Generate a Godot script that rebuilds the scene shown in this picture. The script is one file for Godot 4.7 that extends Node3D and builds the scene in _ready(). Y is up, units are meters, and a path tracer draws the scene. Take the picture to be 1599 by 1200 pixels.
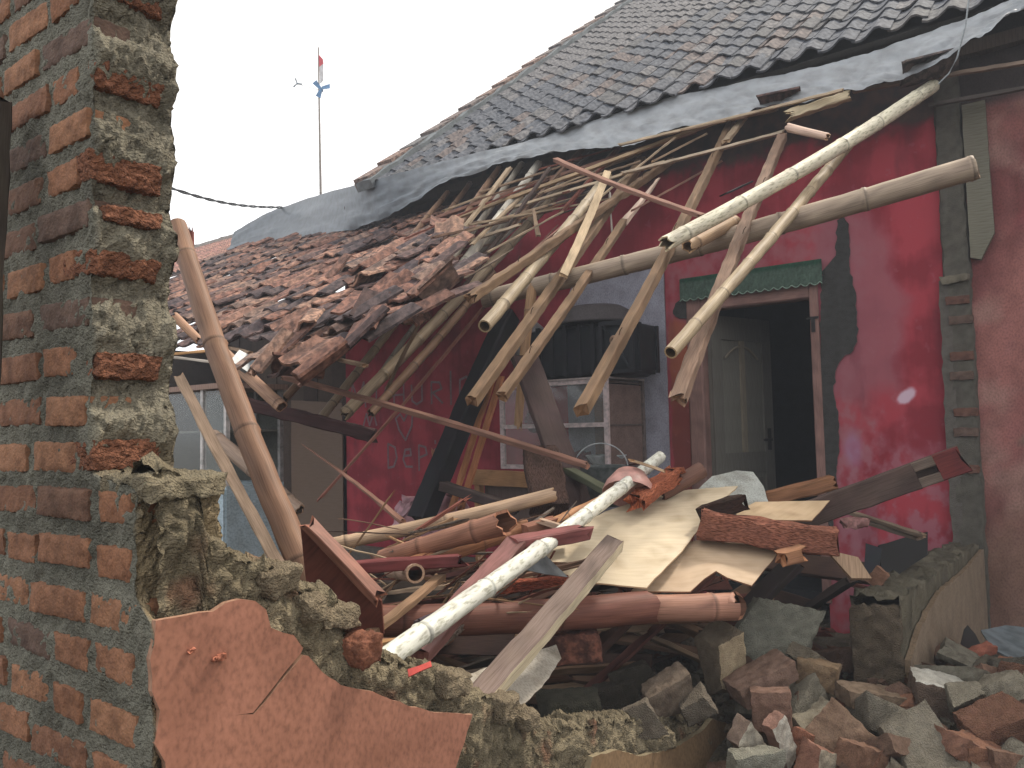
extends Node3D
# A collapsed lean-to in front of a red house. y is up, metres. The house and the broken corner wall share one set of axes:
# RIGHT runs along the house front, OUT points away from it towards the yard.
const RIGHT := Vector3(0.8, 0.0, 0.6)
const OUT := Vector3(-0.6, 0.0, 0.8)
const HOUSE := Vector3(2.016, 0.0, -5.25)
const CORNER := Vector3(-0.526, 0.0, -1.13)
var taken := {}
var rng := RandomNumberGenerator.new()
var noise := FastNoiseLite.new()
var coarse := FastNoiseLite.new()
var tex := {}
var mats := {}
var sun: DirectionalLight3D


# One mesh under construction: grids, strips and fans with their own normals, so box edges stay crisp.
class Buf:
	var v := PackedVector3Array()
	var n := PackedVector3Array()
	var c := PackedColorArray()
	var u := PackedVector2Array()
	var i := PackedInt32Array()

	func grid(nu: int, nv: int, p: PackedVector3Array, col: PackedColorArray, uv: PackedVector2Array, flip := false, wrap := false) -> void:
		var b := v.size()
		var w := nu + 1
		for y in nv + 1:
			for x in w:
				var xa := x - 1
				var xb := x + 1
				if wrap:
					if xa < 0: xa = nu - 1
					if xb > nu: xb = 1
				else:
					xa = maxi(xa, 0)
					xb = mini(xb, nu)
				var du := p[y * w + xb] - p[y * w + xa]
				var dv := p[mini(y + 1, nv) * w + x] - p[maxi(y - 1, 0) * w + x]
				var q := du.cross(dv).normalized()
				n.append(-q if flip else q)
		v.append_array(p)
		c.append_array(col)
		u.append_array(uv)
		for y in nv:
			for x in nu:
				var a := b + y * w + x
				if flip:
					i.append_array([a, a + 1, a + w + 1, a, a + w + 1, a + w])
				else:
					i.append_array([a, a + w + 1, a + 1, a, a + w, a + w + 1])

	func quad(a: Vector3, b: Vector3, d: Vector3, e: Vector3, col: Color, s := 1.0) -> void:   # a b d e run round the face, seen counterclockwise
		var f := v.size()
		var q := (b - a).cross(e - a).normalized()
		v.append_array([a, b, d, e])
		n.append_array([q, q, q, q])
		c.append_array([col, col, col, col])
		var lu := a.distance_to(b) * s
		var lv := a.distance_to(e) * s
		u.append_array([Vector2(0, 0), Vector2(lu, 0), Vector2(lu, lv), Vector2(0, lv)])
		i.append_array([f, f + 2, f + 1, f, f + 3, f + 2])

	func tri(a: Vector3, b: Vector3, d: Vector3, col: Color) -> void:
		var f := v.size()
		var q := (b - a).cross(d - a).normalized()
		v.append_array([a, b, d])
		n.append_array([q, q, q])
		c.append_array([col, col, col])
		u.append_array([Vector2(a.x, a.y), Vector2(b.x, b.y), Vector2(d.x, d.y)])
		i.append_array([f, f + 2, f + 1])

	func box(lo: Vector3, hi: Vector3, col: Color) -> void:
		var a := lo
		var b := hi
		quad(Vector3(a.x, a.y, b.z), Vector3(b.x, a.y, b.z), Vector3(b.x, b.y, b.z), Vector3(a.x, b.y, b.z), col)
		quad(Vector3(b.x, a.y, a.z), Vector3(a.x, a.y, a.z), Vector3(a.x, b.y, a.z), Vector3(b.x, b.y, a.z), col)
		quad(Vector3(b.x, a.y, b.z), Vector3(b.x, a.y, a.z), Vector3(b.x, b.y, a.z), Vector3(b.x, b.y, b.z), col)
		quad(Vector3(a.x, a.y, a.z), Vector3(a.x, a.y, b.z), Vector3(a.x, b.y, b.z), Vector3(a.x, b.y, a.z), col)
		quad(Vector3(a.x, b.y, b.z), Vector3(b.x, b.y, b.z), Vector3(b.x, b.y, a.z), Vector3(a.x, b.y, a.z), col)
		quad(Vector3(a.x, a.y, a.z), Vector3(b.x, a.y, a.z), Vector3(b.x, a.y, b.z), Vector3(a.x, a.y, b.z), col)

	func mesh() -> ArrayMesh:
		var a := []
		a.resize(Mesh.ARRAY_MAX)
		a[Mesh.ARRAY_VERTEX] = v
		a[Mesh.ARRAY_NORMAL] = n
		a[Mesh.ARRAY_COLOR] = c
		a[Mesh.ARRAY_TEX_UV] = u
		a[Mesh.ARRAY_INDEX] = i
		var m := ArrayMesh.new()
		m.add_surface_from_arrays(Mesh.PRIMITIVE_TRIANGLES, a)
		return m


func numbered(called: String) -> String:
	if not taken.has(called):
		taken[called] = 0
		return called
	taken[called] += 1
	return "%s_%03d" % [called, taken[called]]


func thing(called: String, label: String, category: String, at := Vector3.ZERO, turn := Basis(), group := "") -> Node3D:
	var o := Node3D.new()
	o.name = numbered(called)
	add_child(o)
	o.transform = Transform3D(turn, at)
	if label: o.set_meta("label", label)
	if category: o.set_meta("category", category)
	if group: o.set_meta("group", group)
	return o


func part(called: String, mesh: Mesh, m: Material, parent: Node3D, at := Vector3.ZERO, turn := Basis()) -> MeshInstance3D:
	var o := MeshInstance3D.new()
	o.name = called
	o.mesh = mesh
	o.material_override = m
	parent.add_child(o, true)
	o.transform = Transform3D(turn, at)
	return o


func solo(called: String, label: String, category: String, mesh: Mesh, m: Material, at := Vector3.ZERO, turn := Basis(), group := "") -> MeshInstance3D:
	var o := MeshInstance3D.new()
	o.name = numbered(called)
	o.mesh = mesh
	o.material_override = m
	add_child(o)
	o.transform = Transform3D(turn, at)
	if label: o.set_meta("label", label)
	if category: o.set_meta("category", category)
	if group: o.set_meta("group", group)
	return o


func house_axes() -> Basis:
	return Basis(RIGHT, Vector3.UP, OUT)


func lin(r: float, g: float, b: float) -> Color:   # an sRGB 0..255 colour as linear values for vertex colours
	return Color(r / 255.0, g / 255.0, b / 255.0).srgb_to_linear()


func n3(p: Vector3, f: float) -> float:
	return noise.get_noise_3d(p.x * f, p.y * f, p.z * f)


# ---------- textures and materials ----------
func speckle(key: String, sd: int, freq: float, octaves: int, stops: Array, kind := FastNoiseLite.TYPE_SIMPLEX_SMOOTH, size := 512) -> void:
	var f := FastNoiseLite.new()
	f.seed = sd
	f.noise_type = kind
	f.frequency = freq
	f.fractal_octaves = octaves
	f.fractal_gain = 0.55
	var t := NoiseTexture2D.new()
	t.width = size
	t.height = size
	t.seamless = true
	t.noise = f
	if stops:
		var g := Gradient.new()
		g.offsets = PackedFloat32Array(stops.map(func(s): return s[0]))
		g.colors = PackedColorArray(stops.map(func(s): return Color(s[1], s[2], s[3]).linear_to_srgb()))
		t.color_ramp = g
	tex[key] = t


func mat(key: String, rough: float, albedo := "", scale := Vector3.ONE, detail := "", dscale := Vector3.ONE, bump := "", bump_cm := 0.0, tri := true) -> StandardMaterial3D:
	var m := StandardMaterial3D.new()
	m.resource_name = key
	m.roughness = rough
	m.vertex_color_use_as_albedo = true
	m.metallic_specular = 0.35
	if albedo: m.albedo_texture = tex[albedo]
	m.uv1_scale = scale
	m.uv2_scale = dscale
	if tri:
		m.uv1_triplanar = true
		m.uv1_world_triplanar = true
		m.uv1_triplanar_sharpness = 4.0
		m.uv2_triplanar = true
		m.uv2_world_triplanar = true
		m.uv2_triplanar_sharpness = 4.0
	if detail:
		m.detail_enabled = true
		m.detail_albedo = tex[detail]
		m.detail_blend_mode = BaseMaterial3D.BLEND_MODE_MUL
		m.detail_uv_layer = BaseMaterial3D.DETAIL_UV_2 if tri else BaseMaterial3D.DETAIL_UV_1
	if bump:
		m.heightmap_enabled = true
		m.heightmap_texture = tex[bump]
		m.heightmap_scale = bump_cm
	mats[key] = m
	return m


func make_materials() -> void:
	speckle("fine", 3, 0.06, 5, [[0.0, 0.45, 0.45, 0.45], [0.5, 0.8, 0.8, 0.78], [1.0, 1.0, 1.0, 1.0]])
	speckle("blotch", 7, 0.012, 5, [[0.0, 0.38, 0.40, 0.38], [0.4, 0.72, 0.72, 0.70], [0.65, 0.95, 0.93, 0.9], [1.0, 1.0, 1.0, 1.0]])
	speckle("warm", 9, 0.015, 5, [[0.0, 0.46, 0.42, 0.40], [0.35, 0.74, 0.70, 0.66], [0.6, 1.0, 0.98, 0.94], [1.0, 1.0, 1.0, 0.98]])
	speckle("streak", 11, 0.03, 5, [[0.0, 0.3, 0.26, 0.22], [0.35, 0.62, 0.58, 0.54], [0.6, 0.92, 0.9, 0.87], [1.0, 1.0, 1.0, 1.0]])
	speckle("mould", 15, 0.02, 5, [[0.0, 0.16, 0.15, 0.13], [0.28, 0.45, 0.42, 0.38], [0.42, 0.9, 0.88, 0.84], [1.0, 1.0, 1.0, 1.0]])
	speckle("soot", 21, 0.016, 6, [[0.0, 0.2, 0.2, 0.22], [0.4, 0.4, 0.4, 0.42], [0.6, 0.8, 0.76, 0.74], [1.0, 1.0, 0.98, 0.96]])
	speckle("soft", 25, 0.014, 5, [[0.0, 0.66, 0.64, 0.62], [0.4, 0.84, 0.83, 0.82], [0.7, 1.0, 1.0, 1.0], [1.0, 1.0, 1.0, 1.0]])
	speckle("grain", 27, 0.03, 5, [[0.0, 0.52, 0.48, 0.44], [0.35, 0.76, 0.74, 0.71], [0.65, 0.96, 0.95, 0.94], [1.0, 1.0, 1.0, 1.0]])
	speckle("mottle", 29, 0.02, 5, [[0.0, 0.34, 0.33, 0.30], [0.3, 0.66, 0.65, 0.60], [0.45, 0.92, 0.91, 0.89], [1.0, 1.0, 1.0, 1.0]])
	speckle("faint", 33, 0.02, 4, [[0.0, 0.86, 0.83, 0.78], [0.5, 0.95, 0.94, 0.92], [1.0, 1.0, 1.0, 1.0]])
	speckle("grit", 5, 0.09, 4, [])
	speckle("lump", 13, 0.03, 6, [])
	speckle("scale", 17, 0.025, 5, [])
	mat("mortar", 0.95, "fine", Vector3.ONE * 9.0, "soft", Vector3.ONE * 2.2, "lump", 0.8)
	mat("brick", 0.92, "warm", Vector3.ONE * 2.6, "fine", Vector3.ONE * 6.3, "grit", 0.16)
	mat("torn_brick", 0.97, "warm", Vector3.ONE * 7.0, "fine", Vector3.ONE * 11.0, "lump", 1.3)
	mats["torn_brick"].uv1_offset = Vector3(0.3, 0.1, 0.6)
	mat("sand", 0.97, "fine", Vector3.ONE * 10.0, "soft", Vector3.ONE * 2.0, "lump", 0.9)
	mat("plaster", 0.88, "soft", Vector3(1.1, 0.7, 1.1), "fine", Vector3(3.1, 1.7, 3.1), "grit", 0.05)
	mat("wood", 0.82, "grain", Vector3(15.0, 0.4, 1), "", Vector3.ONE, "grain", 0.14, false)
	mat("lath", 0.84, "grain", Vector3(22.0, 0.5, 1), "", Vector3.ONE, "grain", 0.10, false)
	mat("bamboo", 0.6, "grain", Vector3(4.0, 0.3, 1), "", Vector3.ONE, "grain", 0.03, false)
	mat("white_bamboo", 0.55, "mottle", Vector3(2.0, 1.6, 1), "", Vector3.ONE, "streak", 0.02, false)
	mat("rotten", 0.95, "streak", Vector3(12.0, 2.5, 1), "", Vector3.ONE, "streak", 1.4, false)
	mat("tile", 0.85, "soot", Vector3.ONE * 2.3, "fine", Vector3.ONE * 5.0, "grit", 0.12)
	mat("clay", 0.85, "soot", Vector3.ONE * 1.9, "warm", Vector3.ONE * 5.0, "grit", 0.15)
	mat("ply", 0.6, "faint", Vector3(0.5, 4.0, 1), "", Vector3.ONE, "", 0.0, false)
	mat("paint", 0.5, "grain", Vector3(5.0, 0.5, 1), "", Vector3.ONE, "grain", 0.05, false)
	mat("plain", 0.75, "fine", Vector3.ONE * 2.0, "soft", Vector3.ONE * 1.1)
	mat("plastic", 0.5)
	mat("plastic_gloss", 0.4, "blotch", Vector3.ONE * 2.0)
	mat("metal", 0.35, "blotch", Vector3.ONE * 3.0)
	mat("soil", 1.0, "fine", Vector3.ONE * 2.5, "blotch", Vector3.ONE * 0.9, "lump", 2.0)
	var g := mat("glass", 0.06)
	g.transparency = BaseMaterial3D.TRANSPARENCY_ALPHA
	g.vertex_color_use_as_albedo = false
	g.albedo_color = Color(0.8, 0.82, 0.8, 0.10)
	var t := mat("tarp", 0.42, "soft", Vector3.ONE * 1.1, "", Vector3.ONE, "", 0.0)
	t.backlight_enabled = true
	t.backlight = Color(0.5, 0.5, 0.5)
	t.cull_mode = BaseMaterial3D.CULL_DISABLED


# ---------- shapes ----------
# A box whose faces are gridded and pushed about by noise; corners may wander so that it reads as a broken lump.
func lump(size: Vector3, cell: float, amp: float, freq: float, sd: int, tint: Color, wander := 0.0, round_off := 0.1, tint2 = null, face2 := 0) -> ArrayMesh:
	var r := RandomNumberGenerator.new()
	r.seed = sd
	var h := size * 0.5
	var cor := []
	for k in 8:
		cor.append(Vector3(r.randf_range(-1, 1) * wander * h.x, r.randf_range(-1, 1) * wander * h.y, r.randf_range(-1, 1) * wander * h.z))
	var off := Vector3(r.randf() * 50, r.randf() * 50, r.randf() * 50)
	var b := Buf.new()
	var faces := [[Vector3.RIGHT, Vector3.UP, Vector3.BACK], [Vector3.LEFT, Vector3.UP, Vector3.FORWARD], [Vector3.FORWARD, Vector3.UP, Vector3.RIGHT], [Vector3.BACK, Vector3.UP, Vector3.LEFT], [Vector3.RIGHT, Vector3.FORWARD, Vector3.UP], [Vector3.RIGHT, Vector3.BACK, Vector3.DOWN]]
	for fi in 6:
		var f: Array = faces[fi]
		var au: Vector3 = f[0]
		var av: Vector3 = f[1]
		var an: Vector3 = f[2]
		var su: float = absf(au.dot(size))
		var sv: float = absf(av.dot(size))
		var nu := clampi(int(su / cell + 0.5), 1, 60)
		var nv := clampi(int(sv / cell + 0.5), 1, 60)
		var p := PackedVector3Array()
		var col := PackedColorArray()
		var uv := PackedVector2Array()
		var face_tint: Color = tint2 if tint2 != null and fi == face2 else tint
		for y in nv + 1:
			for x in nu + 1:
				var q := an + au * (2.0 * x / nu - 1.0) + av * (2.0 * y / nv - 1.0)
				var sx := absf(q.x)
				var sy := absf(q.y)
				var sz := absf(q.z)
				var mid := maxf(minf(sx, sy), maxf(minf(sy, sz), minf(sx, sz)))
				var shrink := round_off * pow(mid, 8.0)
				var w := Vector3.ZERO
				if wander > 0.0:
					var tx := q.x * 0.5 + 0.5
					var ty := q.y * 0.5 + 0.5
					var tz := q.z * 0.5 + 0.5
					for k in 8:
						w += cor[k] * (tx if k & 1 else 1.0 - tx) * (ty if k & 2 else 1.0 - ty) * (tz if k & 4 else 1.0 - tz)
				var m := minf(h.x, minf(h.y, h.z))
				var s := Vector3(q.x * (h.x - shrink * m), q.y * (h.y - shrink * m), q.z * (h.z - shrink * m)) + w
				var nn := s + off
				var d := Vector3(noise.get_noise_3d(nn.x * freq, nn.y * freq, nn.z * freq), noise.get_noise_3d(nn.y * freq + 31.0, nn.z * freq, nn.x * freq), noise.get_noise_3d(nn.z * freq, nn.x * freq + 57.0, nn.y * freq))
				s += d * amp
				p.append(s)
				var k2 := 0.9 + 0.25 * noise.get_noise_3d(nn.x * 30.0, nn.y * 30.0, nn.z * 30.0)
				col.append(Color(face_tint.r * k2, face_tint.g * k2, face_tint.b * k2))
				uv.append(Vector2(x * su / nu, y * sv / nv))
		b.grid(nu, nv, p, col, uv)
	return b.mesh()


# A bamboo culm from a to b (local), with swollen nodes, a slight bend, hollow or jagged ends.
func culm(a: Vector3, b: Vector3, r0: float, r1: float, tint: Color, sd: int, jag0 := 0.0, jag1 := 0.0, spacing := 0.33, sag := 0.012, mould := 0.35, cut1 := 0.0) -> ArrayMesh:
	var r := RandomNumberGenerator.new()
	r.seed = sd
	var ln := a.distance_to(b)
	var ax := (b - a) / ln
	var side := ax.cross(Vector3.UP if absf(ax.y) < 0.9 else Vector3.RIGHT).normalized()
	var up := side.cross(ax)
	var ts := []      # [distance, radius factor, tint factor]
	var at := 0.0
	var next := r.randf_range(0.1, 0.9) * spacing
	ts.append([0.0, 1.0, 1.0])
	while next < ln - 0.03:
		var q := at + 0.07
		while q < next - 0.03:
			ts.append([q, r.randf_range(0.985, 1.01), 1.0])
			q += 0.07
		ts.append([next - 0.014, 1.0, 0.95])
		ts.append([next - 0.006, 1.075, 1.0])
		ts.append([next, 1.03, 0.5])
		ts.append([next + 0.006, 1.06, 0.72])
		ts.append([next + 0.016, 0.97, 1.12])
		at = next + 0.016
		next += spacing * r.randf_range(0.85, 1.12)
	while at < ln - 0.09:
		at += 0.07
		ts.append([at, 1.0, 1.0])
	ts.append([ln, 1.0, 1.0])
	var seg := 14
	var off := Vector3(r.randf() * 40, r.randf() * 40, r.randf() * 40)
	var bend := (side * r.randf_range(-1, 1) + up * r.randf_range(-1, 0.3)) * sag * ln
	var buf := Buf.new()
	var p := PackedVector3Array()
	var col := PackedColorArray()
	var uv := PackedVector2Array()
	var uo := r.randf() * 7.0
	for k in ts.size():
		var t: Array = ts[k]
		var f: float = t[0] / ln
		var kink := noise.get_noise_1d(t[0] * 40.0 + sd * 7.0) * 0.006
		var cen: Vector3 = a + ax * t[0] + bend * sin(PI * f) + side * kink
		var rad: float = lerpf(r0, r1, f) * float(t[1])
		for s in seg + 1:
			var an := TAU * (s % seg) / seg
			var dir := side * cos(an) + up * sin(an)
			var q: Vector3 = cen + dir * rad
			if k == 0 and jag0 > 0.0: q += ax * (absf(n3(dir * 1.7 + off, 30.0)) * 2.2) * jag0
			if k == ts.size() - 1 and cut1 > 0.0: q -= ax * (dir.dot(Vector3(-0.2, 0.25, 0.95)) + 1.0) * rad * cut1
			if k == ts.size() - 1 and jag1 > 0.0: q -= ax * (absf(n3(dir * 1.7 + off, 30.0)) * 2.2) * jag1
			p.append(q)
			var m := n3(q + off, 22.0) * 0.6 + n3(Vector3(q.dot(ax) * 0.25, q.dot(side), q.dot(up)) + off, 55.0) * 0.6
			var kk: float = t[2] * clampf(1.0 + m * mould * 1.6, 0.25, 1.25)
			col.append(Color(tint.r * kk, tint.g * kk * (1.0 + 0.04 * m), tint.b * kk))
			uv.append(Vector2(uo + float(s) / seg * r0 * 6.28 * 3.0, t[0] + uo))
	buf.grid(seg, ts.size() - 1, p, col, uv, true, true)
	for e in 2:   # hollow ends: a rim, and an inner wall running back to a diaphragm
		var cen: Vector3 = a if e == 0 else b
		var inw: Vector3 = ax if e == 0 else -ax
		var rad := r0 if e == 0 else r1
		var base := 0 if e == 0 else (ts.size() - 1) * (seg + 1)
		for s in seg:
			var o0 := p[base + s]
			var o1 := p[base + s + 1]
			var i0 := cen + (o0 - cen) * 0.76
			var i1 := cen + (o1 - cen) * 0.76
			i0 += inw * (o0 - cen).dot(inw) * 0.24
			i1 += inw * (o1 - cen).dot(inw) * 0.24
			var d0 := cen + (i0 - cen) - inw * (i0 - cen).dot(inw) + inw * rad * 5.0
			var d1 := cen + (i1 - cen) - inw * (i1 - cen).dot(inw) + inw * rad * 5.0
			var cc := cen + inw * (rad * 5.0)
			var pale := Color(tint.r * 1.0, tint.g * 0.92, tint.b * 0.8)
			var dim := Color(tint.r * 0.3, tint.g * 0.24, tint.b * 0.19)
			if e == 0:
				buf.quad(o0, o1, i1, i0, pale)
				buf.quad(i0, i1, d1, d0, dim)
				buf.tri(d0, d1, cc, dim)
			else:
				buf.quad(o1, o0, i0, i1, pale)
				buf.quad(i1, i0, d0, d1, dim)
				buf.tri(d1, d0, cc, dim)
	return buf.mesh()


# Sawn timber from a to b: w across, t thick, chamfered, a little warped, with rough or splintered ends.
func timber(a: Vector3, b: Vector3, w: float, t: float, roll: float, tint: Color, sd: int, split0 := 0.0, split1 := 0.0, taper0 := 1.0, taper1 := 1.0, wave := 0.004, gnaw := 0.0, worn := 0.3, side_tint = null) -> ArrayMesh:
	var r := RandomNumberGenerator.new()
	r.seed = sd
	var ln := a.distance_to(b)
	var ax := (b - a) / ln
	var side := ax.cross(Vector3.UP if absf(ax.y) < 0.95 else Vector3.RIGHT).normalized()
	var up := side.cross(ax)
	side = side.rotated(ax, deg_to_rad(roll))
	up = up.rotated(ax, deg_to_rad(roll))
	var ch := minf(w, t) * 0.10
	var hw := w * 0.5
	var ht := t * 0.5
	var loop := [Vector2(hw, -ht + ch), Vector2(hw, ht - ch), Vector2(hw - ch, ht), Vector2(-hw + ch, ht), Vector2(-hw, ht - ch), Vector2(-hw, -ht + ch), Vector2(-hw + ch, -ht), Vector2(hw - ch, -ht)]
	var nv := clampi(int(ln / 0.05), 3, 60)
	var off := Vector3(r.randf() * 40, r.randf() * 40, r.randf() * 40)
	var bend := (side * r.randf_range(-1, 1) + up * r.randf_range(-1, 1)) * wave * ln * 2.0
	var ring := func(k: int, j: int, fine: float) -> Vector3:
		var f := float(k) / nv
		var c: Vector2 = loop[j % 8] * lerpf(taper0, taper1, f)
		var q: Vector3 = a + ax * (ln * f) + side * c.x + up * c.y + bend * sin(PI * f)
		q += (side * n3(q + off, 18.0) + up * n3(q - off, 18.0)) * (wave + gnaw)
		if gnaw > 0.0:
			q += (side * n3(q + off, 90.0) + up * n3(q - off, 90.0)) * gnaw * 0.8
		var z := Vector3(c.x * fine, c.y * fine, 0)
		if k == 0 and split0 > 0.0: q += ax * split0 * absf(n3(z + off, 1.0)) * 2.0
		if k == nv and split1 > 0.0: q -= ax * split1 * absf(n3(z + off, 1.0)) * 2.0
		return q
	var buf := Buf.new()
	var acc := 0.0
	var uo := r.randf() * 9.0
	for j in 8:
		var sw: float = loop[j].distance_to(loop[(j + 1) % 8])
		var nu := 4 if sw > 0.012 and gnaw > 0.0 else 2 if sw > 0.012 else 1
		var p := PackedVector3Array()
		var col := PackedColorArray()
		var uv := PackedVector2Array()
		for k in nv + 1:
			var q0: Vector3 = ring.call(k, j, 900.0)
			var q1: Vector3 = ring.call(k, j + 1, 900.0)
			for s in nu + 1:
				var q := q0.lerp(q1, float(s) / nu)
				if s > 0 and s < nu:
					if k == 0: q += ax * split0 * absf(n3(q + off, 140.0))
					if k == nv: q -= ax * split1 * absf(n3(q + off, 140.0))
					if gnaw > 0.0: q += (side + up) * n3(q + off, 120.0) * gnaw * 0.7
				p.append(q)
				var kk := clampf(1.0 + worn * 1.5 * n3(Vector3(q.dot(ax) * 0.2, q.dot(side), q.dot(up)) + off, 30.0) + worn * n3(q + off, 7.0), 0.3, 1.35)
				var tt: Color = side_tint if side_tint != null and (j == 0 or j == 4) else tint
				col.append(Color(tt.r * kk, tt.g * kk, tt.b * kk))
				uv.append(Vector2(uo + acc + sw * s / nu, uo + ln * k / nv))
		acc += sw
		buf.grid(nu, nv, p, col, uv, true)
	var endc := Color(tint.r * 1.15, tint.g * 1.05, tint.b * 0.95)
	for j in 8:
		buf.tri(ring.call(0, j, 900.0), ring.call(0, j + 1, 900.0), a + ax * split0 * 0.6, endc)
		buf.tri(ring.call(nv, j + 1, 900.0), ring.call(nv, j, 900.0), b - ax * split1 * 0.6, endc)
	return buf.mesh()


# A flat sheet cut to a ragged outline: pts lie in one plane (local), th is its thickness along the plane's normal.
func sheet(pts: Array, th: float, tint: Color, ragged := 0.0, step := 0.04, sd := 1, edge = null, bow := 0.0, fill := 0.0, stain := Color(0, 0, 0, 0)) -> ArrayMesh:
	var cen := Vector3.ZERO
	for q: Vector3 in pts: cen += q
	cen /= pts.size()
	var nrm := Vector3.ZERO
	for k in pts.size(): nrm += (pts[k] - cen).cross(pts[(k + 1) % pts.size()] - cen)
	nrm = nrm.normalized()
	var eu: Vector3 = (pts[1] - pts[0]).normalized()
	eu = (eu - nrm * eu.dot(nrm)).normalized()
	var ev := nrm.cross(eu)
	var out := PackedVector2Array()
	var hs := PackedFloat32Array()
	for k in pts.size():
		var a: Vector3 = pts[k]
		var b: Vector3 = pts[(k + 1) % pts.size()]
		var m := maxi(1, int(a.distance_to(b) / step))
		for j in m:
			var q: Vector3 = a.lerp(b, float(j) / m) - cen
			var w := Vector2(q.dot(eu), q.dot(ev))
			if j > 0:
				w += Vector2(noise.get_noise_2d(w.x * 70.0 + sd * 13.0, w.y * 70.0), noise.get_noise_2d(w.y * 70.0, w.x * 70.0 + sd * 29.0)) * ragged
			out.append(w)
			hs.append(q.dot(nrm))
	# interior points make the sheet bend; a grid clipped by the outline would be heavier
	var rim := out.size()
	var tris := PackedInt32Array()
	if fill > 0.0:
		var lo := out[0]
		var hi := out[0]
		for w in out:
			lo = lo.min(w)
			hi = hi.max(w)
		var all := out.duplicate()
		var y := lo.y
		while y < hi.y:
			var x := lo.x
			while x < hi.x:
				var w := Vector2(x, y) + Vector2(noise.get_noise_2d(x * 90.0, y * 90.0), noise.get_noise_2d(y * 90.0, x * 90.0)) * fill * 0.3
				if Geometry2D.is_point_in_polygon(w, out):
					var sum := 0.0
					var h := 0.0
					var near := 1e9
					for k in rim:
						var dd := w.distance_squared_to(out[k])
						near = minf(near, dd)
						sum += 1.0 / (dd * dd)
						h += hs[k] / (dd * dd)
					if near > fill * fill * 0.2:
						all.append(w)
						hs.append(h / sum)
				x += fill
			y += fill
		var raw := Geometry2D.triangulate_delaunay(all)
		for k in range(0, raw.size(), 3):
			if Geometry2D.is_point_in_polygon((all[raw[k]] + all[raw[k + 1]] + all[raw[k + 2]]) / 3.0, out): tris.append_array([raw[k], raw[k + 1], raw[k + 2]])
		out = all
	else:
		tris = Geometry2D.triangulate_polygon(out)
	var buf := Buf.new()
	var put := func(w: Vector2, h: float, up: float) -> Vector3:
		return cen + eu * w.x + ev * w.y + nrm * (h + up + bow * (w.x * w.x))
	for sgn in [1.0, -1.0]:
		var f: int = buf.v.size()
		for k in out.size():
			buf.v.append(put.call(out[k], hs[k], sgn * th * 0.5))
			buf.n.append(nrm * sgn)
			buf.u.append(out[k])
			var kk := 1.0 + 0.16 * noise.get_noise_2d(out[k].x * 9.0 + sd, out[k].y * 9.0)
			var cc := Color(tint.r * kk, tint.g * kk, tint.b * kk)
			if stain.a > 0.0:
				var st := noise.get_noise_2d(out[k].x * 6.0 + sd * 3.0, out[k].y * 6.0) + 0.6 * noise.get_noise_2d(out[k].x * 30.0, out[k].y * 30.0 + sd)
				cc = cc.lerp(Color(stain.r, stain.g, stain.b), clampf(st * 1.6 - 0.12, 0.0, 1.0) * stain.a)
			buf.c.append(cc)
		for k in range(0, tris.size(), 3):
			var t := [tris[k], tris[k + 1], tris[k + 2]]
			var ccw := (out[t[1]] - out[t[0]]).cross(out[t[2]] - out[t[0]]) > 0.0
			if ccw == (sgn > 0.0): buf.i.append_array([f + t[0], f + t[2], f + t[1]])
			else: buf.i.append_array([f + t[0], f + t[1], f + t[2]])
	var ec: Color = edge if edge != null else Color(tint.r * 0.8, tint.g * 0.75, tint.b * 0.7)
	for k in rim:
		var l := (k + 1) % rim
		buf.quad(put.call(out[k], hs[k], -th * 0.5), put.call(out[l], hs[l], -th * 0.5), put.call(out[l], hs[l], th * 0.5), put.call(out[k], hs[k], th * 0.5), ec)
	return buf.mesh()


# A clay pantile: 0.22 wide, 0.30 long, lying along -z upslope, origin at the middle of its lower edge.
func pantile(tint: Color, deep: float, sd: int, w := 0.225, ln := 0.30) -> ArrayMesh:
	var r := RandomNumberGenerator.new()
	r.seed = sd
	var seg := 8
	var th := 0.013
	var prof := PackedVector2Array()
	for k in seg + 1:
		var x := float(k) / seg
		var h := deep * (0.5 - 0.5 * cos(TAU * clampf((x - 0.35) / 0.65, 0.0, 1.0))) - deep * 0.25 * sin(PI * clampf(x / 0.4, 0.0, 1.0))
		prof.append(Vector2((x - 0.5) * w, h))
	var buf := Buf.new()
	var tone := r.randf_range(0.88, 1.12)
	var c := Color(tint.r * tone, tint.g * tone, tint.b * tone)
	for lay in 2:
		var p := PackedVector3Array()
		var col := PackedColorArray()
		var uv := PackedVector2Array()
		for j in 2:
			for k in seg + 1:
				p.append(Vector3(prof[k].x, prof[k].y + (th if lay == 0 else 0.0), -ln * j + (0.006 * sin(k * 1.3 + sd) if j == 0 else 0.0)))
				col.append(c)
				uv.append(Vector2(prof[k].x, ln * j))
		buf.grid(seg, 1, p, col, uv, lay == 1)
	for k in seg:
		var a := Vector3(prof[k].x, prof[k].y, 0.006 * sin(k * 1.3 + sd))
		var b := Vector3(prof[k + 1].x, prof[k + 1].y, 0.006 * sin((k + 1) * 1.3 + sd))
		buf.quad(a, b, b + Vector3(0, th, 0), a + Vector3(0, th, 0), Color(c.r * 0.9, c.g * 0.85, c.b * 0.8))
	for k in [0, seg]:
		var a := Vector3(prof[k].x, prof[k].y, 0.0)
		var b := Vector3(prof[k].x, prof[k].y, -ln)
		if k == 0: buf.quad(b, a, a + Vector3(0, th, 0), b + Vector3(0, th, 0), c)
		else: buf.quad(a, b, b + Vector3(0, th, 0), a + Vector3(0, th, 0), c)
	return buf.mesh()


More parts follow.
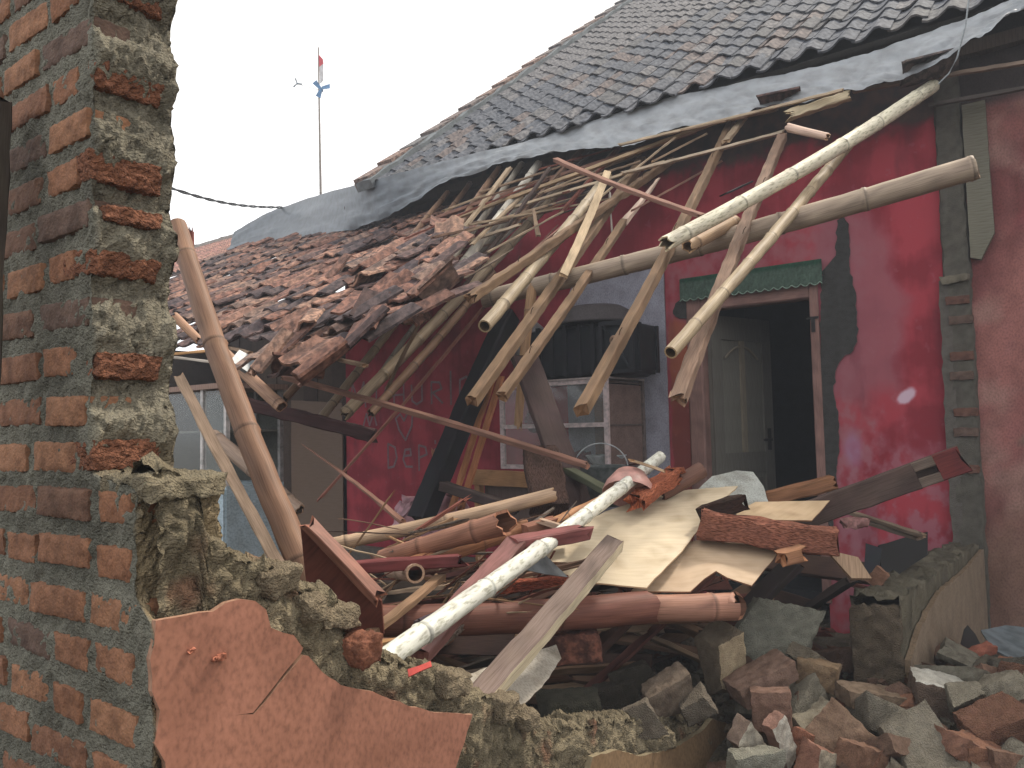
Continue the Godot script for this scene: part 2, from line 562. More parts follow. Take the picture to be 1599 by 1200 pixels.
func lathe(prof: Array, tint: Color, seg := 28, tint2 = null) -> ArrayMesh:   # prof: [radius, y] outlines turned about y
	var buf := Buf.new()
	var p := PackedVector3Array()
	var col := PackedColorArray()
	var uv := PackedVector2Array()
	for k in prof.size():
		for s in seg + 1:
			var an := TAU * (s % seg) / seg
			p.append(Vector3(cos(an) * prof[k][0], prof[k][1], -sin(an) * prof[k][0]))
			col.append(tint2 if tint2 != null and k >= prof.size() / 2 else tint)
			uv.append(Vector2(float(s) / seg, prof[k][1]))
	buf.grid(seg, prof.size() - 1, p, col, uv, false, true)
	return buf.mesh()


func boxes(list: Array, tint: Color) -> ArrayMesh:   # boxes given as [low corner, high corner]
	var b := Buf.new()
	for q in list: b.box(q[0], q[1], tint)
	return b.mesh()


func wire(pts: Array, rad: float, tint: Color, seg := 6) -> ArrayMesh:
	var p := PackedVector3Array()
	var col := PackedColorArray()
	var uv := PackedVector2Array()
	for k in pts.size():
		var ax: Vector3 = (pts[mini(k + 1, pts.size() - 1)] - pts[maxi(k - 1, 0)]).normalized()
		var side := ax.cross(Vector3.UP if absf(ax.y) < 0.9 else Vector3.RIGHT).normalized()
		var up := side.cross(ax)
		for s in seg + 1:
			var an := TAU * (s % seg) / seg
			p.append(pts[k] + (side * cos(an) + up * sin(an)) * rad)
			col.append(tint)
			uv.append(Vector2(s, k))
	var buf := Buf.new()
	buf.grid(seg, pts.size() - 1, p, col, uv, true, true)
	return buf.mesh()


# ---------- single pieces of the wreck, given by their two ends in the world ----------
func bamboo(label: String, a: Vector3, b: Vector3, r0: float, r1: float, tint: Color, sd: int, jag0 := 0.02, jag1 := 0.02, spacing := 0.33, group := "", called := "bamboo_pole", cut1 := 0.0) -> void:
	var low := a if a.y < b.y else b
	solo(called, label, "bamboo pole", culm(a - low, b - low, r0, r1, tint, sd, jag0, jag1, spacing, 0.012, 0.35, cut1), mats["white_bamboo" if tint.g > 0.6 else "bamboo"], low, Basis(), group)


func plank(called: String, label: String, cat: String, a: Vector3, b: Vector3, w: float, t: float, roll: float, tint: Color, sd: int, split0 := 0.02, split1 := 0.02, taper0 := 1.0, taper1 := 1.0, m := "wood", group := "", gnaw := 0.0, side_tint = null) -> MeshInstance3D:
	var low := a if a.y < b.y else b
	var o := solo(called, label, cat, timber(a - low, b - low, w, t, roll, tint, sd, split0, split1, taper0, taper1, 0.004, gnaw, 0.3, side_tint), mats[m], low, Basis(), group)
	if called == "rafter":   # bent nails left where the battens were torn off
		for k in 3:
			var q := (a - low).lerp(b - low, 0.2 + 0.27 * k + 0.05 * sin(sd * 3.0 + k)) + Vector3(0, t * 0.4, t * 0.3)
			part("nail", wire([q, q + Vector3(0.004, 0.018, 0.010), q + Vector3(0.012, 0.03, 0.018)], 0.0022, lin(84, 62, 52), 5), mats["plain"], o)
	return o


func panel(called: String, label: String, cat: String, pts: Array, th: float, tint: Color, m := "ply", ragged := 0.0, sd := 1, edge = null, group := "", step := 0.04, bow := 0.0) -> MeshInstance3D:
	var low: Vector3 = pts[0]
	for q in pts:
		if q.y < low.y: low = q
	var l := []
	for q in pts: l.append(q - low)
	return solo(called, label, cat, sheet(l, th, tint, ragged, step, sd, edge, bow, 0.035, Color(tint.r * 0.5, tint.g * 0.44, tint.b * 0.36, 0.55)), mats[m], low, Basis(), group)


func _ready() -> void:
	# ----- camera, sky, sun, exposure -----
	var cam := Camera3D.new()
	cam.name = "camera"
	cam.fov = rad_to_deg(2.0 * atan(600.0 / 1203.0))
	cam.far = 2000.0
	cam.near = 0.05
	add_child(cam)
	cam.position = Vector3(0, 1.45, 0)
	cam.rotation = Vector3(atan(70.0 / 1203.0), 0, -0.022)
	var env := Environment.new()
	env.background_mode = Environment.BG_SKY
	var sm := ProceduralSkyMaterial.new()
	sm.sky_top_color = Color(0.80, 0.82, 0.85)
	sm.sky_horizon_color = Color(0.88, 0.89, 0.90)
	sm.sky_curve = 0.2
	sm.sky_energy_multiplier = 1.6
	sm.ground_bottom_color = Color(0.30, 0.28, 0.25)
	sm.ground_horizon_color = Color(0.75, 0.76, 0.77)
	sm.sun_angle_max = 130.0   # a hazy sky, brightest round the sun
	sm.sun_curve = 1.0
	var sky := Sky.new()
	sky.sky_material = sm
	env.sky = sky
	env.tonemap_mode = Environment.TONE_MAPPER_LINEAR
	env.tonemap_exposure = 1.0
	env.sdfgi_enabled = true
	env.ssao_enabled = true
	env.ssil_enabled = true
	env.fog_enabled = true   # thin fog added for the veil of lens glare over wall and roof
	env.fog_density = 0.007
	env.fog_light_color = Color(0.92, 0.95, 1.0)
	var we := WorldEnvironment.new()
	we.name = "world_environment"
	we.environment = env
	add_child(we)
	sun = DirectionalLight3D.new()
	sun.name = "sun"
	sun.light_energy = 1.25
	sun.light_color = Color(1.0, 0.965, 0.91)
	sun.light_angular_distance = 7.0
	sun.shadow_enabled = true
	add_child(sun)
	sun.look_at_from_position(Vector3.ZERO, -Vector3(0.48, 0.80, -0.36), Vector3.UP)
	rng.seed = 4
	noise.seed = 8
	noise.frequency = 1.0
	noise.fractal_octaves = 3
	coarse.seed = 77
	coarse.frequency = 1.0
	coarse.fractal_octaves = 4
	make_materials()
	build_ground()
	build_house()
	build_corner_wall()
	build_lean_to()
	build_far_things()
	build_sticks()
	build_furniture()
	build_pile()
	build_rubble()


# ---------- ground ----------
func ground_height(x: float, z: float) -> float:
	var r := Vector2(x - 1.55, z + 2.65)
	var m := Vector2(x + 0.2, z + 4.2)
	var h := 0.06 + 0.42 * exp(-r.length_squared() / 1.0) + 0.30 * exp(-m.length_squared() / 2.2)
	return h


func build_ground() -> void:
	var buf := Buf.new()
	var nn := 130
	var p := PackedVector3Array()
	var col := PackedColorArray()
	var uv := PackedVector2Array()
	for j in nn + 1:
		for i in nn + 1:
			var x := -1.0 + 2.0 * i / nn
			var y := -1.0 + 2.0 * j / nn
			var px := 0.6 + 5.5 * x + 400.0 * pow(x, 9.0)
			var pz := -3.2 + 5.5 * y + 400.0 * pow(y, 9.0)
			var h := ground_height(px, pz) + 0.05 * n3(Vector3(px, 0, pz), 2.0) + 0.03 * n3(Vector3(px, 5, pz), 7.0)
			p.append(Vector3(px, h, pz))
			var k := 1.0 + 0.4 * n3(Vector3(px, 9, pz), 1.3)
			col.append(Color(0.16 * k, 0.135 * k, 0.10 * k))
			uv.append(Vector2(px, pz))
	buf.grid(nn, nn, p, col, uv, true)
	var g := solo("ground", "bare earth of the yard under the rubble", "ground", buf.mesh(), mats["soil"])
	g.set_meta("kind", "structure")


# ---------- the red house ----------
func ribbon(pts: Array, w: float, z: float, buf, tint: Color) -> void:   # a brush stroke on the wall, x along and y up
	for k in pts.size() - 1:
		var a: Vector2 = pts[k]
		var b: Vector2 = pts[k + 1]
		var d := (b - a).normalized()
		var q := Vector2(-d.y, d.x) * w * 0.5
		a -= d * w * 0.25
		b += d * w * 0.25
		var zz := z + 0.0004 * k
		buf.quad(Vector3(a.x - q.x, a.y - q.y, zz), Vector3(b.x - q.x, b.y - q.y, zz), Vector3(b.x + q.x, b.y + q.y, zz), Vector3(a.x + q.x, a.y + q.y, zz), tint)


func wall_paint() -> ImageTexture:   # the worn red paint of the front wall; x from -4.8 to 1.0, y from 0 to 4
	var w := 1160
	var h := 800
	var img := Image.create(w, h, false, Image.FORMAT_RGB8)
	var f := FastNoiseLite.new()
	f.seed = 5
	f.frequency = 1.0
	f.fractal_octaves = 5
	var red := Color8(166, 60, 70)
	for y in h:
		var wy := 4.0 * (1.0 - (y + 0.5) / h)
		for x in w:
			var wx := -4.8 + 5.8 * (x + 0.5) / w
			var a := f.get_noise_2d(wx * 2.2, wy * 2.2)
			var b := f.get_noise_2d(wx * 9.0 + 40.0, wy * 7.0)
			var s := f.get_noise_2d(wx * 14.0, wy * 1.2 + 9.0)
			var c := red
			c = c.lerp(Color8(122, 36, 47), clampf(0.3 + a * 1.3 + s * 0.3, 0.0, 0.7))
			# scuffed, washed-out paint over and beside the door
			var over := smoothstep(2.95, 2.75, wy + 0.25 * a) * smoothstep(-1.15, -0.95, wx) * smoothstep(0.42, 0.30, wx + 0.15 * a)
			c = c.lerp(Color8(158, 96, 102), clampf(over * (0.55 + b * 0.8), 0.0, 0.8))
			var halo := smoothstep(0.55, 0.40, wx + 0.12 * a - 0.12 * smoothstep(2.9, 2.2, wy)) * smoothstep(0.05, 0.15, wx) * smoothstep(3.05, 2.7, wy) * smoothstep(1.45, 1.75, wy + a * 0.2)
			c = c.lerp(Color8(150, 92, 100), clampf(halo * 0.8, 0.0, 0.75))
			var low := smoothstep(1.55, 1.15, wy + 0.35 * a) * smoothstep(0.0, 0.3, wx)
			c = c.lerp(Color8(160, 104, 114), clampf(low * (0.35 + b * 1.5 + a), 0.0, 0.75))
			var spot := Vector2((wx - 0.60) * 1.0, (wy - 1.60) * 1.3 - (wx - 0.60) * 0.5).length()
			c = c.lerp(Color8(214, 196, 210), 0.85 * smoothstep(0.075, 0.035, spot + 0.02 * b))
			var smear := Vector2((wx - 0.27) * 1.6, (wy - 1.27) * 0.8).length()
			c = c.lerp(Color8(160, 128, 160), 0.6 * smoothstep(0.14, 0.04, smear + 0.04 * b))
			# the orange undercoat left of the door frame
			if wx > -1.02 and wx < -0.80 and wy < 2.30 + 0.1 * a:
				var o := smoothstep(2.32, 2.15, wy + 0.1 * b) * smoothstep(-1.02, -1.0, wx + 0.02 * b)
				c = c.lerp(Color8(158, 88, 62).lerp(Color8(118, 58, 50), smoothstep(1.9, 1.4, wy + 0.4 * a)), o * 0.9)
			c = c.lerp(Color8(90, 40, 50), clampf((f.get_noise_2d(wx * 3.0 + 70.0, wy * 0.7) - 0.25) * 1.2, 0.0, 0.35))
			if b > 0.5: c = c.lerp(Color8(160, 96, 104), 0.3)
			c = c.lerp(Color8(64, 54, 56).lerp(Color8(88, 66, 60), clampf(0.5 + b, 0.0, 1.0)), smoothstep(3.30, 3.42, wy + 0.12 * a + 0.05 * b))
			img.set_pixel(x, y, c)
	return ImageTexture.create_from_image(img)


func build_house() -> void:
	var house := thing("red_house", "red painted house with dark open doorway and grey tiled roof behind the wreck", "house", HOUSE, house_axes())
	var w := Color(1, 1, 1)
	# front wall, with a doorway from -0.76 to 0.06
	var wm := StandardMaterial3D.new()
	wm.resource_name = "worn_red_paint"
	wm.albedo_texture = wall_paint()
	wm.roughness = 0.72
	wm.metallic_specular = 0.3
	wm.heightmap_enabled = true
	wm.heightmap_texture = tex["lump"]
	wm.heightmap_scale = 0.08
	wm.uv1_scale = Vector3(1, 1, 1)
	var fb := Buf.new()
	var front := func(x0: float, y0: float, x1: float, y1: float):
		var k: int = fb.v.size()
		fb.v.append_array([Vector3(x0, y0, 0), Vector3(x1, y0, 0), Vector3(x1, y1, 0), Vector3(x0, y1, 0)])
		for q in 4:
			fb.n.append(Vector3(0, 0, 1))
			fb.c.append(w)
			var e: Vector3 = fb.v[k + q]
			fb.u.append(Vector2((e.x + 4.8) / 5.8, 1.0 - e.y / 4.0))
		fb.i.append_array([k, k + 2, k + 1, k, k + 3, k + 2])
	front.call(-4.7, 0.0, -0.78, 3.86)
	front.call(-0.78, 2.36, 0.08, 3.86)
	front.call(0.08, 0.0, 0.99, 3.86)
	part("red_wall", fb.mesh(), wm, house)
	var br := lin(120, 60, 55)
	part("wall_core", boxes([[Vector3(-4.7, 0, -0.15), Vector3(-0.78, 3.86, -0.003)], [Vector3(-0.78, 2.36, -0.15), Vector3(0.08, 3.86, -0.003)], [Vector3(0.08, 0, -0.15), Vector3(0.99, 3.86, -0.003)]], br), mats["plain"], house)
	# dim room behind the doorway
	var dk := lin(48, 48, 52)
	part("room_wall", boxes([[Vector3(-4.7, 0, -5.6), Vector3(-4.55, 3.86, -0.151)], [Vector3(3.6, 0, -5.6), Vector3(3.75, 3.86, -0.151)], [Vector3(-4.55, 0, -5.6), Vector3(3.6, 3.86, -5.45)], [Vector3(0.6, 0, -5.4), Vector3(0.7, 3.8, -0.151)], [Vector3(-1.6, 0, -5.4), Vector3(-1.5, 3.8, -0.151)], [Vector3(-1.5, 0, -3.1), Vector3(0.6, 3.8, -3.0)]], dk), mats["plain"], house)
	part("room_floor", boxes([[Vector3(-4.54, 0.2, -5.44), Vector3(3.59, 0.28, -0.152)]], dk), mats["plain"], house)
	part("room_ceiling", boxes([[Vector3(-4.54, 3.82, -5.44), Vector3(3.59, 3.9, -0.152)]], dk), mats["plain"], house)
	# pink wall to the right of the pier
	var pk := Buf.new()
	var p := PackedVector3Array()
	var col := PackedColorArray()
	var uv := PackedVector2Array()
	for j in 81:
		for i in 61:
			var x := 0.99 + 2.7 * i / 60.0
			var y := 3.9 * j / 80.0
			p.append(Vector3(x, y, 0.012))
			var a := n3(Vector3(x, y, 0), 1.1)
			var b := n3(Vector3(x * 3.0, y * 0.5, 4), 2.2)
			var c := lin(166, 108, 102).lerp(lin(122, 66, 66), clampf(0.25 + a * 1.5 + b * 0.7, 0.0, 0.9))
			c = c.lerp(lin(140, 48, 62), smoothstep(0.16, 0.10, absf((x - 1.55) - (y - 2.9) * 0.62)) * smoothstep(2.5, 2.8, y) * 0.7)
			c = c.lerp(lin(176, 138, 128), clampf(n3(Vector3(x, y, 7), 2.5) * 1.6 - 0.1, 0.0, 0.6))
			c = c.lerp(lin(120, 112, 96), smoothstep(0.22, 0.17, Vector2(x - 1.42, (y - 1.30) * 1.0).length() + 0.05 * n3(Vector3(x, y, 1), 9.0)))
			c = c.lerp(lin(132, 108, 92), smoothstep(1.3, 0.7, y + 0.4 * a) * 0.7)
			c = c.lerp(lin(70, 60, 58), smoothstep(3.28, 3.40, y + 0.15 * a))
			col.append(c)
			uv.append(Vector2(x, y))
	pk.grid(60, 80, p, col, uv)
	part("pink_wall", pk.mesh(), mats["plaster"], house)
	part("pink_wall_core", boxes([[Vector3(0.99, 0, -0.15), Vector3(3.69, 3.9, 0.008)]], br), mats["plain"], house)
	# rough grey pier between the two, and the boards left on it
	var pier := part("pier", lump(Vector3(0.15, 3.7, 0.10), 0.03, 0.018, 9.0, 31, lin(120, 114, 104), 0.0, 0.15), mats["sand"], house, Vector3(0.925, 1.95, 0.015))
	for k in 7:
		part("brick", lump(Vector3(0.13, 0.055, 0.06), 0.02, 0.007, 40.0, 60 + k, lin(120, 82, 70).lerp(lin(110, 105, 98), 0.5 if k % 2 else 0.1)), mats["brick"], pier, Vector3(0.005 * (k % 3), -0.80 + 0.17 * k + 0.05 * (k % 2), 0.033))
	part("pier_skim", sheet([Vector3(0.83, 0.45, 0.03), Vector3(0.885, 0.45, 0.03), Vector3(0.89, 1.3, 0.03), Vector3(0.885, 2.32, 0.03), Vector3(0.83, 2.30, 0.03), Vector3(0.822, 1.4, 0.03)], 0.07, lin(120, 113, 106), 0.012, 0.05, 5), mats["mortar"], house)
	part("pier_ledge", lump(Vector3(0.15, 0.05, 0.09), 0.02, 0.012, 20.0, 37, lin(150, 140, 122), 0.25), mats["mortar"], house, Vector3(0.92, 2.30, 0.05))
	part("wall_board", sheet([Vector3(1.005, 3.36, 0.05), Vector3(1.005, 2.42, 0.05), Vector3(1.06, 2.40, 0.05), Vector3(1.135, 2.55, 0.05), Vector3(1.125, 3.36, 0.05)], 0.035, lin(116, 112, 98), 0.004, 0.05, 6), mats["wood"], house)
	# bare cement where the plaster skin has come away beside the door
	var cem := lin(84, 82, 80)
	part("cement_patch", sheet([Vector3(0.129, 2.465, 0.008), Vector3(0.181, 2.515, 0.008), Vector3(0.225, 2.561, 0.008), Vector3(0.243, 2.797, 0.008), Vector3(0.285, 2.820, 0.008), Vector3(0.315, 2.762, 0.008), Vector3(0.309, 2.462, 0.008), Vector3(0.339, 2.244, 0.008), Vector3(0.338, 2.031, 0.008), Vector3(0.305, 1.915, 0.008), Vector3(0.235, 1.869, 0.008), Vector3(0.191, 1.795, 0.008), Vector3(0.168, 1.659, 0.008), Vector3(0.193, 1.487, 0.008), Vector3(0.188, 1.275, 0.008), Vector3(0.152, 1.020, 0.008), Vector3(0.123, 0.723, 0.008), Vector3(0.075, 0.847, 0.008), Vector3(0.082, 1.275, 0.008), Vector3(0.096, 1.880, 0.008)], 0.010, cem, 0.014, 0.025, 9, lin(150, 120, 118)), mats["mortar"], house)
	part("cement_patch", sheet([Vector3(-0.966, 2.299, 0.008), Vector3(-0.942, 2.375, 0.008), Vector3(-0.878, 2.407, 0.008), Vector3(-0.817, 2.380, 0.008), Vector3(-0.822, 2.255, 0.008), Vector3(-0.915, 2.255, 0.008)], 0.008, cem, 0.01, 0.025, 10), mats["mortar"], house)
	# door frame, fretted valance, door leaf standing open inwards
	var fr := lin(140, 108, 100)
	var frame := part("door_frame", timber(Vector3(0.069, 0.25, -0.04), Vector3(0.069, 2.42, -0.04), 0.12, 0.058, 0, fr, 33, 0, 0, 1, 1, 0.001), mats["lath"], house)
	part("left_jamb", timber(Vector3(-0.80, 0.25, -0.04), Vector3(-0.80, 2.42, -0.04), 0.12, 0.12, 0, fr, 34, 0, 0, 1, 1, 0.001), mats["lath"], frame)
	part("lintel", timber(Vector3(-0.738, 2.35, -0.042), Vector3(0.038, 2.35, -0.042), 0.12, 0.11, 0, fr, 35, 0, 0, 1, 1, 0.001), mats["lath"], frame)
	part("hinge", boxes([[Vector3(0.05, 2.06, 0.023), Vector3(0.075, 2.16, 0.03)], [Vector3(0.02, 2.15, 0.023), Vector3(0.10, 2.165, 0.034)]], lin(40, 34, 34)), mats["metal"], frame)
	var vb := Buf.new()
	var vp := PackedVector3Array()
	var vc := PackedColorArray()
	var vu := PackedVector2Array()
	for j in 9:
		for i in 141:
			var x := -0.89 + 1.03 * i / 140.0
			var bottom := 2.395 - 0.020 * absf(sin(PI * x / 0.062))
			var y := lerpf(bottom, 2.545, j / 8.0)
			vp.append(Vector3(x, y, 0.045 + 0.004 * n3(Vector3(x, y, 0), 12.0)))
			var k := 0.8 + 0.5 * n3(Vector3(x, y, 3), 45.0)
			vc.append(lin(92, 114, 100) * k if j < 7 else lin(48, 90, 70) * k)
			vu.append(Vector2(x, y))
	vb.grid(140, 8, vp, vc, vu)
	part("valance", vb.mesh(), mats["plain"], house)
	var edge := []
	for i in 141:
		var x := -0.89 + 1.03 * i / 140.0
		edge.append(Vector3(x, 2.394 - 0.020 * absf(sin(PI * x / 0.062)), 0.05))
	part("valance_trim", wire(edge, 0.004, lin(150, 170, 155), 5), mats["plain"], house)
	part("valance_board", boxes([[Vector3(-0.885, 2.41, 0.0225), Vector3(0.135, 2.55, 0.038)]], lin(50, 90, 70)), mats["plain"], house)
	var th := deg_to_rad(72.0)
	var dc := lin(122, 118, 110)
	var dd := lin(110, 106, 98)
	var door := part("door", boxes([[Vector3(0, 0.0, -0.018), Vector3(0.70, 1.98, 0.018)]], dc), mats["wood"], house, Vector3(-0.735, 0.29, -0.09), Basis(Vector3.UP, th))
	var mold := lin(140, 130, 114)
	for x in [0.0, 0.59]:
		part("stile", boxes([[Vector3(x, 0.0, 0.0181), Vector3(x + 0.11, 1.98, 0.034)]], dd), mats["wood"], door)
	for q in [[1.80, 1.98], [0.78, 0.94], [0.0, 0.2]]:
		part("rail", boxes([[Vector3(0.111, q[0], 0.0181), Vector3(0.589, q[1], 0.033)]], dd), mats["wood"], door)
	part("centre_bar", boxes([[Vector3(0.325, 0.941, 0.0181), Vector3(0.375, 1.799, 0.036)]], mold), mats["wood"], door)
	for s in 2:
		var arc := []
		for k in 9:
			arc.append(Vector3(0.14 + 0.17 * k / 8.0 + 0.22 * s, 1.66 + 0.09 * sin(PI * (k / 16.0 + 0.5 * s)), 0.036))
		part("panel_arch", wire(arc, 0.009, mold), mats["wood"], door)
	for q in [[0.55, 0.74], [0.28, 0.50]]:
		part("lower_panel", boxes([[Vector3(0.15, q[0], 0.0181), Vector3(0.55, q[1], 0.029)]], dd), mats["wood"], door)
	part("door_handle", boxes([[Vector3(0.62, 0.95, 0.0341), Vector3(0.66, 1.12, 0.040)], [Vector3(0.56, 1.02, 0.0401), Vector3(0.66, 1.04, 0.052)]], lin(50, 48, 46)), mats["metal"], door)
	# graffiti strokes
	var gr := Buf.new()
	var gt := lin(150, 120, 126)
	var ox := -4.66
	var strokes := [
		[[0.05, 1.70], [0.07, 2.0], [0.17, 1.78], [0.27, 2.0], [0.30, 1.70]],
		[[0.48, 1.92], [0.48, 1.74], [0.55, 1.70], [0.62, 1.74], [0.63, 1.92]],
		[[0.76, 1.95], [0.77, 1.70]], [[0.92, 1.94], [0.92, 1.70]], [[0.76, 1.82], [0.92, 1.82]],
		[[1.04, 1.92], [1.05, 1.74], [1.12, 1.70], [1.2, 1.74], [1.2, 1.92]],
		[[1.34, 1.70], [1.34, 1.94], [1.46, 1.93], [1.49, 1.86], [1.36, 1.82], [1.5, 1.70]],
		[[1.62, 2.04], [1.62, 1.68]],
		[[1.74, 1.68], [1.75, 1.94], [1.84, 1.97], [1.92, 1.9], [1.95, 1.64]],
		[[0.92, 1.52], [0.86, 1.60], [0.79, 1.55], [0.84, 1.42], [0.94, 1.30], [1.04, 1.46], [1.05, 1.58], [0.98, 1.61], [0.92, 1.52]],
		[[0.66, 1.26], [0.66, 0.98]], [[0.66, 1.26], [0.77, 1.22], [0.80, 1.1], [0.75, 1.0], [0.66, 0.98]],
		[[0.92, 1.12], [1.02, 1.13], [1.01, 1.2], [0.93, 1.19], [0.90, 1.08], [0.94, 1.0], [1.04, 1.0]],
		[[1.14, 0.96], [1.14, 1.24], [1.24, 1.22], [1.26, 1.14], [1.14, 1.1]],
		[[1.38, 1.2], [1.37, 0.9]], [[1.385, 1.29], [1.385, 1.26]],
		[[0.25, 1.46], [0.31, 1.62], [0.36, 1.48], [0.43, 1.62], [0.48, 1.48]],
	]
	for s in strokes:
		var pts := []
		for q in s: pts.append(Vector2(ox + q[0] * 0.88, 1.5 + (q[1] - 1.46) * 0.86))
		ribbon(pts, 0.022, 0.003, gr, gt)
	part("graffiti", gr.mesh(), mats["plain"], house)
	# pale fibre-cement sheet standing against the wall left of the door
	part("skirting_step", boxes([[Vector3(-4.69, 0, 0.001), Vector3(-0.9, 0.3, 0.05)]], lin(110, 100, 92)), mats["plain"], house)
	# ----- roof -----
	var pitch := atan(0.77)
	var eave := Vector3(0, 3.80, 0.35)
	var roof := part("roof", boxes([[Vector3(-3.93, -0.05, -9.3), Vector3(3.9, -0.02, -0.02)]], lin(60, 56, 54)), mats["plain"], house, eave, Basis(Vector3.RIGHT, pitch))
	var vars := []
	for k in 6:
		vars.append(pantile([lin(124, 129, 138), lin(136, 137, 141), lin(112, 118, 128), lin(150, 138, 136), lin(140, 139, 142), lin(128, 133, 142)][k], 0.040, 100 + k))  # tile greys lightened and blued to take in the veil of glare
	var spots := []
	for j in 37:
		for i in 39:
			var x := -3.83 + i * 0.2
			var s := j * 0.245
			spots.append([x, s])
	var cam_local := Vector3(0, 1.45, 0) - HOUSE
	cam_local = Vector3(cam_local.dot(RIGHT), cam_local.y, cam_local.dot(OUT))
	spots.sort_custom(func(a, b): return Vector3(a[0] + 0.6, 3.8 + a[1] * 0.6, 0.35 - a[1] * 0.79).distance_squared_to(cam_local) < Vector3(b[0] + 0.6, 3.8 + b[1] * 0.6, 0.35 - b[1] * 0.79).distance_squared_to(cam_local))
	var seen_spots := []
	var rest := []
	for q in spots:
		# only the triangle above the eave and below the top of the frame counts as near
		if seen_spots.size() < 300 and q[0] < 1.75 and q[1] < 0.6 + (1.5 - q[0]) * 1.25: seen_spots.append(q)
		else: rest.append(q)
	var place := func(q) -> Transform3D:
		var x: float = q[0]
		var s: float = q[1]
		var first := s < 0.01
		var jig := rng.randf_range(-0.012, 0.012) * (2.5 if first else 1.0)
		var turn := Basis(Vector3.UP, rng.randf_range(-0.04, 0.04) * (2.0 if first else 1.0)) * Basis(Vector3.RIGHT, -0.05 + rng.randf_range(-0.02, 0.02)) * Basis(Vector3.BACK, rng.randf_range(-0.05, 0.05))
		return Transform3D(turn, Vector3(x + rng.randf_range(-0.006, 0.006), 0.012 + rng.randf_range(-0.004, 0.006), -s + jig))
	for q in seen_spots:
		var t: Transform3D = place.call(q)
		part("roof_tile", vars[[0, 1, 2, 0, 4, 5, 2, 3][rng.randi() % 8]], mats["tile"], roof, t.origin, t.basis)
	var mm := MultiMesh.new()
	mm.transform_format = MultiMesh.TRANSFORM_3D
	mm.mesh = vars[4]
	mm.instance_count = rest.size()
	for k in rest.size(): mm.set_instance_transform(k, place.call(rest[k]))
	var mi := MultiMeshInstance3D.new()
	mi.name = "farther_roof_tiles"
	mi.multimesh = mm
	mi.material_override = mats["tile"]
	mi.set_meta("kind", "stuff")
	roof.add_child(mi, true)
	# verge: mortar bed with a row of capping tiles
	for k in 24:
		part("verge_cap", boxes([[Vector3(-0.10, 0, -0.38), Vector3(0.10, 0.035, 0.0)], [Vector3(-0.11, -0.09, -0.40), Vector3(-0.085, 0.0, 0.0)]], lin(176, 150, 138).lerp(lin(140, 140, 142), rng.randf())), mats["clay"], roof, Vector3(-3.98, 0.085 + 0.01 * (k % 2), -0.40 * k), Basis(Vector3.RIGHT, -0.045))
	part("verge_mortar", lump(Vector3(0.22, 0.10, 9.6), 0.09, 0.03, 6.0, 71, lin(150, 156, 160)), mats["mortar"], roof, Vector3(-3.93, 0.05, -4.75))
	part("back_slope", boxes([[Vector3(-3.93, -0.05, -9.3), Vector3(3.9, 0.06, 0)]], lin(90, 84, 84)), mats["tile"], house, Vector3(0, 3.80 + 9.28 * sin(pitch), 0.35 - 9.28 * cos(pitch)), Basis(Vector3.RIGHT, -pitch))
	var gb := Buf.new()
	for x in [-3.75, 3.7]:
		gb.tri(Vector3(x, 3.8, 0.1), Vector3(x, 3.8, -14.2), Vector3(x, 9.2, -7.0), lin(150, 140, 130))
	part("gable_wall", gb.mesh(), mats["plain"], house)
	# eave timbers seen from below
	for k in 20:
		part("rafter", boxes([[Vector3(-0.025, -0.13, -1.6), Vector3(0.025, -0.052, -0.131)]], lin(70, 62, 56)), mats["plain"], roof, Vector3(-3.7 + k * 0.39, 0, 0))
	part("eave_board", boxes([[Vector3(-3.9, -0.10, -0.13), Vector3(3.9, -0.052, -0.10)]], lin(70, 64, 60)), mats["plain"], roof)
	part("wall_plate", boxes([[Vector3(-3.95, 3.66, 0.003), Vector3(3.7, 3.74, 0.08)]], lin(88, 74, 66)), mats["wood"], house)
	# tarpaulin tucked under the eave tiles
	build_tarp()
	# dwarf wall running out from the pier
	var dw := thing("dwarf_wall", "low broken wall with pinkish render running out from the red house by the pier", "wall", HOUSE + RIGHT * 0.885 + OUT * 1.2, house_axes())
	var db := Buf.new()
	p = PackedVector3Array()
	col = PackedColorArray()
	uv = PackedVector2Array()
	var nz := 110
	for j in nz + 1:
		var z := 1.2 - 2.39 * j / nz
		var top := lerpf(0.815, 0.70, float(j) / nz) + 0.015 * n3(Vector3(z, 0, 0), 5.0)
		for i in 41:
			var f := i / 40.0
			var q := Vector3(0.08, 0.0 + top * f / 0.4, z) if f < 0.4 else Vector3(0.08 - 0.16 * (f - 0.4) / 0.2, top, z) if f < 0.6 else Vector3(-0.08, top * (1.0 - (f - 0.6) / 0.4), z)
			var amp := 0.022 if q.y > top - 0.06 else 0.012
			q += Vector3(n3(q, 14.0), n3(q + Vector3(9, 9, 9), 14.0) * 1.4, n3(q - Vector3(5, 5, 5), 14.0)) * amp
			q += Vector3(0.3, 1, 0.3) * n3(q, 45.0) * 0.010
			q.x = minf(q.x, 0.079)
			p.append(q)
			var c := lin(134, 126, 108).lerp(lin(104, 98, 84), clampf(0.5 + n3(q, 6.0), 0, 1))
			col.append(c)
			uv.append(Vector2(f, z))
	db.grid(40, nz, p, col, uv)
	part("wall_core", db.mesh(), mats["sand"], dw)
	part("end_face", lump(Vector3(0.165, 0.82, 0.05), 0.012, 0.016, 20.0, 41, lin(116, 102, 86), 0.06, 0.2), mats["sand"], dw, Vector3(0, 0.38, 1.2))
